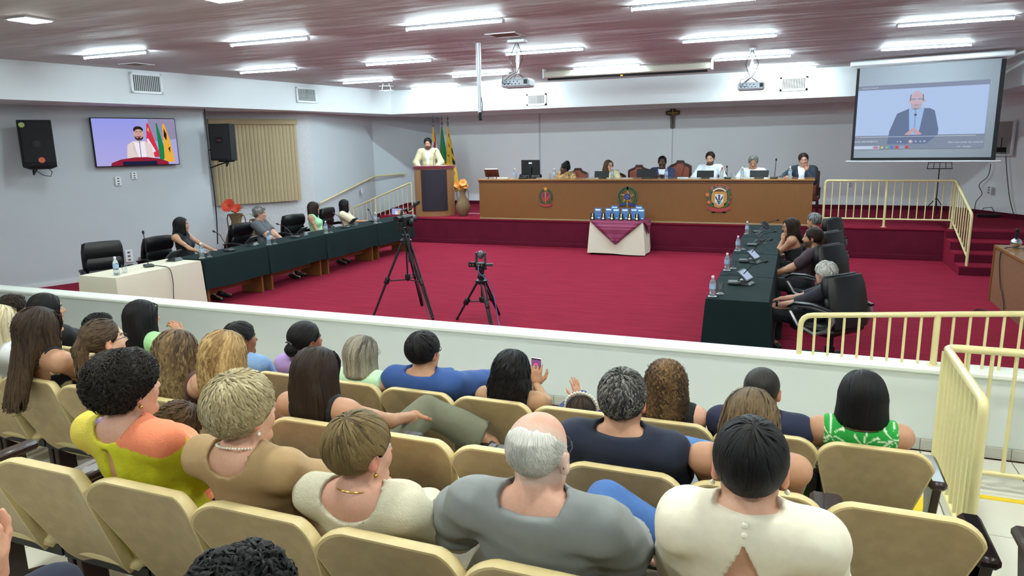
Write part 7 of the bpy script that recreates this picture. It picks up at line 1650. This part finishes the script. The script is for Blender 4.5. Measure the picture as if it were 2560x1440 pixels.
def dress(q, b):
    n = np.sin(q[:, 0]*55+q[:, 2]*20)+np.sin(q[:, 2]*60-q[:, 0]*20); C = np.tile(b, (len(q), 1)); C[n > .5] = lin('B03A4A'); C[n < -.8] = lin('3A6AB0'); C[(n > .2) & (n < .5)] = lin('E08A3A'); return C
hd = ony(452, 1058, 2.20); person('child', 'small child with wavy brown hair and colourful dress beside the woman in yellow', hd, .33, S=.82, fem=True, seat=.42, yaw=-30, hyaw=10, hpitch=-10, hroll=25, skin='fair', wd=.72, lean=-.10, leanx=-.06, res=.012, nl=700,
    hair=dict(k='long', c=['4A3626', '5E4630', '36281C'], L=.20, lw=.005, wave=.012, wf=4, w=.096, flare=.2, slope=0, mess=.2), top=dict(c='E8E4E6', sleeve='none', colf=dress, name='colourful_dress'), legs=dict(c='E8E4E6', len=.6), group='seated audience', seed=61)
# ------------------------------------------------------------------ people of the hall
LR = .0135
def hall(key, lab, hd, floor, S=1.08, **kw):
    kw.setdefault('group', 'people round the hall'); return person(key, lab, hd, floor, S=S, res=kw.pop('res', LR), **kw)
DEC = 1.0
hall('L1', 'woman with long black hair in a black sleeveless top at the left tables', A(-9.22, 8.62, 1.22), 0, S=1.0, yaw=-75, hyaw=26, fem=True, seat=.42, skin='tan', lean=-.04, hair=H('long', 'black', L=.24, slope=.35, w=.088, t=.012, lw=.007), nl=240, top=dict(c='101218', sleeve='none', strap=.03, neck=(.06, .065, .04), name='black_top'), legs=dict(c='20222A'), handR=(.12, .40, .76), handL=(-.15, .42, .76), seed=61)
hall('L2', 'grey-haired man in a grey V-neck shirt at the left tables', A(-9.28, 10.52, 1.22), 0, S=1.04, yaw=-72, hyaw=12, seat=.42, skin='pink', wd=1.15, lean=-.10, hair=H('short', 'grey', t=.02, wave=.005, lw=.006, lock=.06), nl=240, top=dict(c='55585E', sleeve='short', vee=(.03, .09), name='grey_shirt'), legs=dict(c='2A2C34'), seed=62, handL=(.0, .36, .66), handR=(.08, .34, .64))
hall('L3', 'woman with very long dark hair in a pale green sleeveless top', A(-9.30, 12.15, 1.18), 0, S=1.04, yaw=-70, hyaw=24, fem=True, seat=.42, skin='tan', lean=-.02, hair=H('long', 'dbrown', L=.42, slope=-.02, w=.086, t=.010, lw=.007), nl=240, top=dict(c='A4D8AA', sleeve='none', name='green_top'), legs=dict(c='20222A'), seed=63)
hall('L4', 'woman with shoulder-length black hair in a cream puff-sleeve blouse', A(-9.42, 13.42, 1.12), 0, S=1.04, yaw=-72, hyaw=18, fem=True, seat=.42, skin='tan', lean=-.05, hair=H('bob', 'black', L=.15, w=.104, lw=.007), nl=220, top=dict(c='E2CFAE', sleeve='elbow', puff=.03, name='cream_blouse'), legs=dict(c='20222A'), seed=64, handR=(.10, .42, .76))
hall('R4', 'white-haired man in a dark shirt and wristwatch in the nearest right-hand chair', A(.33, 8.1, .98), 0, S=1.0, yaw=72, hyaw=-28, seat=.42, skin='pink', wd=1.1, lean=-.08, hair=H('short', 'white', t=.022, wave=.004, lw=.006, lock=.07), nl=380, res=.012, top=dict(c='20222C', sleeve='elbow', name='dark_shirt'), legs=dict(c='17181D'), seed=65, handL=(-.12, .38, .60), handR=(.10, .42, .62))
hall('R3', 'bearded man with long dark ponytail in a brown T-shirt', A(.22, 9.95, 1.12), 0, S=1.06, yaw=80, hyaw=2, seat=.42, skin='tan', wd=1.1, lean=-.10, beard='241A16', hair=H('pony', 'dbrown', L=.28, t=.014, lw=.007, lock=.36, wave=.006), nl=240, top=dict(c='44343A', sleeve='short', name='brown_tshirt'), legs=dict(c='2A2A30'), seed=66, handL=(-.10, .36, .60), handR=(.12, .36, .60))
hall('R2', 'woman with dark hair and glasses in a black strapless top, chin on her hand', A(-.06, 11.35, 1.10), 0, S=1.06, yaw=84, hyaw=22, hpitch=-6, fem=True, seat=.42, skin='tan', lean=.14, hair=H('long', 'dbrown', L=.24, slope=.30, w=.090, t=.014, lw=.007), nl=240, glasses='8A5A4A', top=dict(c='121318', sleeve='strapless', drop=.12, name='strapless_top'), legs=dict(c='15161A'), seed=67, handL=(-.02, .23, .90), hdirL=(.1, -.1, 1), curl=.9, elbL=(-.3, .6, -1), handR=(.10, .40, .60))
hall('R1', 'grey-haired man in dark clothes at the far end of the right tables', A(.30, 13.3, .99), 0, S=1.06, yaw=84, hyaw=-25, seat=.42, skin='tan', lean=-.06, hair=H('short', 'grey', t=.018, lw=.006), nl=220, top=dict(c='1E2028', sleeve='long', name='dark_jacket'), legs=dict(c='20222A'), seed=68)
# stage
S_ = 1.12; YD = 16.85
def dz(x, yt, pad=.014): return hp(x, yt, YD, S_, pad)
kwd = dict(S=S_, seat=.46, hres=.0075, group='people behind the long desk', lean=-.02)
hall('P1', 'bearded man in a cream blazer and white shirt speaking at the lectern', hp(1069, 345, 16.98, 1.10), ST, S=1.10, yaw=200, hyaw=2, hpitch=-14, stand=True, pelv=(0, -.05, .13), lean=.10, skin='tan', beard='1E1614', hair=H('short', 'black', t=.016, lw=.006), nl=220, hres=.0075, group='people behind the long desk', wd=1.05,
     top=[dict(c='E4E6EA', sleeve='long', name='white_shirt', off=.008, loose=.006, collar=.02), dict(c='CFC19C', sleeve='long', name='cream_blazer', off=.020, vee=(.085, .40), neck=(.075, .08, .05), loose=.02, hem=-.16)], legs=dict(c='C8BEA2'), seed=71, handL=(-.22, .30, 1.20), handR=(.22, .30, 1.20))
hall('D1', 'dark-skinned woman with curly updo and leopard-print blouse looking aside', dz(1412, 408, .0), ST, yaw=180, hyaw=-62, fem=True, neckl=.72, skin='dark', hair=dict(k='puff', c=HB['black'], t=.014, wave=.005, lw=.005), nl=240, top=dict(c='C9A06A', sleeve='elbow', colf=leopard, name='leopard_blouse', res=.010, puff=.01), legs=dict(c='20222A'), seed=72, handL=(-.2, .38, .86), handR=(.2, .38, .86), earring='gold', **kwd)
hall('D2', 'woman with brown hair and glasses in a pale yellow blouse at the desk', dz(1522, 399), ST, yaw=178, hyaw=48, fem=True, neckl=.85, skin='fair', hair=H('long', 'brown', L=.20, w=.092, t=.012, lw=.006), nl=240, glasses='4A2A24', top=dict(c='D6CDA2', sleeve='elbow', name='yellow_blouse'), legs=dict(c='20222A'), seed=73, handL=(-.2, .38, .86), handR=(.2, .38, .86), **kwd)
hall('D3', 'dark-skinned man in a navy suit and white shirt with clasped hands', dz(1656, 389), ST, yaw=182, hyaw=8, hpitch=-8, skin='dark', hair=H('short', 'black', t=.010, lw=.004, lock=.03), nl=220, top=[dict(c='E4E6EE', sleeve='long', name='white_shirt', off=.008, collar=.02), dict(c='27335A', sleeve='long', name='navy_jacket', off=.020, vee=(.085, .40), loose=.02)], legs=dict(c='20222A'), seed=74, handL=(-.03, .36, .98), handR=(.04, .37, .99), hdirL=(.9, .2, .3), hdirR=(-.9, .2, .3), curl=.9, **kwd)
hall('D4', 'dark-bearded man in a white shirt reading at the desk', dz(1776, 379), ST, yaw=180, hyaw=-4, hpitch=-16, skin='fair', beard='241C1A', wd=1.1, hair=H('short', 'dbrown', t=.014, lw=.005), nl=220, top=dict(c='DCE2EC', sleeve='long', name='white_shirt', collar=.02, vee=(.03, .07)), legs=dict(c='20222A'), seed=75, handL=(-.22, .38, .90), handR=(.22, .38, .90), **kwd)
hall('D5', 'grey-haired man in a white polo shirt looking down at the desk', dz(1884, 388), ST, yaw=178, hyaw=4, hpitch=-24, skin='tan', hair=H('short', 'grey', t=.014, lw=.005), nl=220, top=dict(c='E2E6EA', sleeve='short', name='white_polo', collar=.02, vee=(.03, .07)), legs=dict(c='20222A'), seed=76, handL=(-.22, .36, .86), handR=(.22, .36, .86), **kwd)
kw2 = dict(kwd); kw2['lean'] = -.0
hall('D6', 'man in a dark jacket resting his face on his hand at the desk end', dz(2010, 382), ST, yaw=168, hyaw=18, hpitch=-10, hroll=8, skin='pink', hair=H('short', 'dbrown', t=.014, lw=.005), nl=220, top=[dict(c='E2E4EA', sleeve='long', name='white_shirt', off=.008, collar=.02), dict(c='232A38', sleeve='long', name='dark_jacket', off=.022, vee=(.10, .42), loose=.022)], legs=dict(c='20222A'), seed=77, handL=(-.10, .13, 1.10), hdirL=(.25, -.1, 1), palmL=(-.2, -1, .2), curl=.9, elbL=(-.3, .7, -1), handR=(.24, .40, .96), **kw2)

# ------------------------------------------------------------------ what people hold and wear
def wear(info, name, q, m, smooth=True): return q.obj(name, m, info['root'], smooth=smooth)
def hpnt(i, x, y, z): return i['hc']+i['Mh']@A(x, y, z)*i['S']
i = INFO['c2']; n = 46; src = None
for k_ in range(n):
    a = 2*PI*k_/n; p = i['Nb']+i['X']*.066*i['S']*math.cos(a)+A(0, 1, 0)*.068*i['S']*math.sin(a)+A(0, .006, .052-.045*(math.sin(a)+.2)*.5)
    if src is None: q = MB(); q.sph((0, 0, 0), .0048, 8); o = q.obj('pearl', PEARL, i['root'], smooth=True, loc=p); src = o.data
    else: o = link('pearl', src, i['root']); o.location = p
i = INFO['c3']; q = MB(); q.tube([i['Nb']+i['X']*.062*i['S']*math.cos(a)+A(0, .005+.062*i['S']*math.sin(a), .036-.02*math.sin(a)) for a in np.linspace(0, 2*PI, 33)], .0022, 5, cap=False); wear(i, 'gold_chain', q, GOLD)
i = INFO['c5']
for z_ in (.040, .012): q = MB(); q.sph(i['Nb']+A(0, -.094, z_), .009, 9); wear(i, 'pearl_button', q, PEARL)
i = INFO['b2']; q = MB(); c = hpnt(i, 0, -.125, .0); q.tube([c+A(.026*math.cos(a), 0, .026*math.sin(a)) for a in np.linspace(0, 2*PI, 15)], .010, 7, cap=False); wear(i, 'hair_tie', q, BLK)
i = INFO['b1']; CL = mat('claw_pearly', 'CFC8B0', rough=.3)
q = MB(); c = hpnt(i, -.02, -.118, .055)
for s_ in (-1, 1): q.tube([c+A(s_*.004, -.006, 0), c+A(s_*.022, -.014, .010), c+A(s_*.030, -.012, -.006), c+A(s_*.014, -.012, -.014), c+A(s_*.004, -.006, 0)], .0028, 5)
wear(i, 'claw_clip', q, CL)
i = INFO['c1']; q = MB(); c = hpnt(i, -.055, -.075, -.105); q.sph(c, .022, 10, sc=(1.2, .7, .8)); q.sph(c+A(-.02, -.01, -.004), .016, 8); wear(i, 'lilac_scrunchie', q, mat('lilac_plastic', 'B9A0C8', rough=.3))
i = INFO['a5']; q = MB()
for k_ in range(-2, 3): q.sph(hpnt(i, k_*.016, -.128, .018-.002*k_*k_), .0075, 7)
wear(i, 'beaded_clip', q, mat('pewter', '8A8A90', rough=.25, metal=.9))
i = INFO['a9']; q = MB(); pts = [hpnt(i, .104*math.cos(a), .025, .030+.108*math.sin(a)) for a in np.linspace(-.25, PI+.25, 19)]; q.tube(pts, .0075, 8)
for k_, p in enumerate(pts[2:-2]): q.sph(p+A(0, -.004, .006), .0085, 7)
wear(i, 'beaded_hairband', q, mat('white_beads', 'E6E0D4', rough=.3, coat=.4))
i = INFO['R4']; Wr, M, sd = i['hands'][0]; q = MB(); c = Wr-M[:, 1]*.03; fd = M[:, 1]
q.tube([c-fd*.012, c+fd*.012], .034, 12); wear(i, 'watch_strap', q, BLK); q = MB(); q.tube([c+M[:, 2]*.030, c+M[:, 2]*.042], .021, 14); wear(i, 'watch_case', q, CHROME)
i = INFO['L2']; q = MB(); c = i['Nb']+A(.0, .10, -.10); q.tube([c+A(-.03, .01, .03), c+A(-.01, .02, -.02), c+A(.02, .02, -.03), c+A(.04, .01, .02)], .005, 5); wear(i, 'hanging_glasses', q, BLK)
i = INFO['D1']; 
# phone held by the filming woman
i = INFO['a8']; Wr, M, sd = i['hands'][1]; c = i['hands'][1][0]; Wm = PEOPLE['a8'].matrix_basis if False else None
loc = Vector(PEOPLE['a8'].location); yw = PEOPLE['a8'].rotation_euler[2]; pc = loc+rotz(yw)@Vector(Wr+M[:, 1]*.075*i['S']+M[:, 2]*-.03)
t = thing('smartphone', 'smartphone in a white case filming the hall, held by the black-haired woman', 'phone', pc, yw-.15)
q = MB(); q.box((0, 0, .02), (.082, .010, .165), bev=.006); q.obj('case', mat('phone_case', 'D8D4D6', rough=.3), t)
q = MB(); q.box((0, -.0058, .02), (.072, .001, .155)); q.obj('bezel', BLK, t)
sh3 = [([(.0, .0), (1, 0), (1, .45), (0, .45)], 'A87AA4'), ([(.05, .42), (.95, .46), (.95, .66), (.05, .62)], '6A3A60'), ([(.1, .60), (.5, .63), (.5, .66), (.1, .64)], 'E8DCF0'), ([(.3, .74), (.7, .74), (.7, .82), (.3, .82)], 'E25088'), ([(.15, .5), (.4, .5), (.4, .54), (.15, .54)], '2A2A3A'), ([(.55, .36), (.9, .40), (.9, .44), (.55, .42)], 'D8D0E4')]
picture('screen', (-.033, -.0066, -.05), (.066, 0, 0), (0, 0, .14), sh3, t, .9, lambda x, y: lin('7A4A78'))
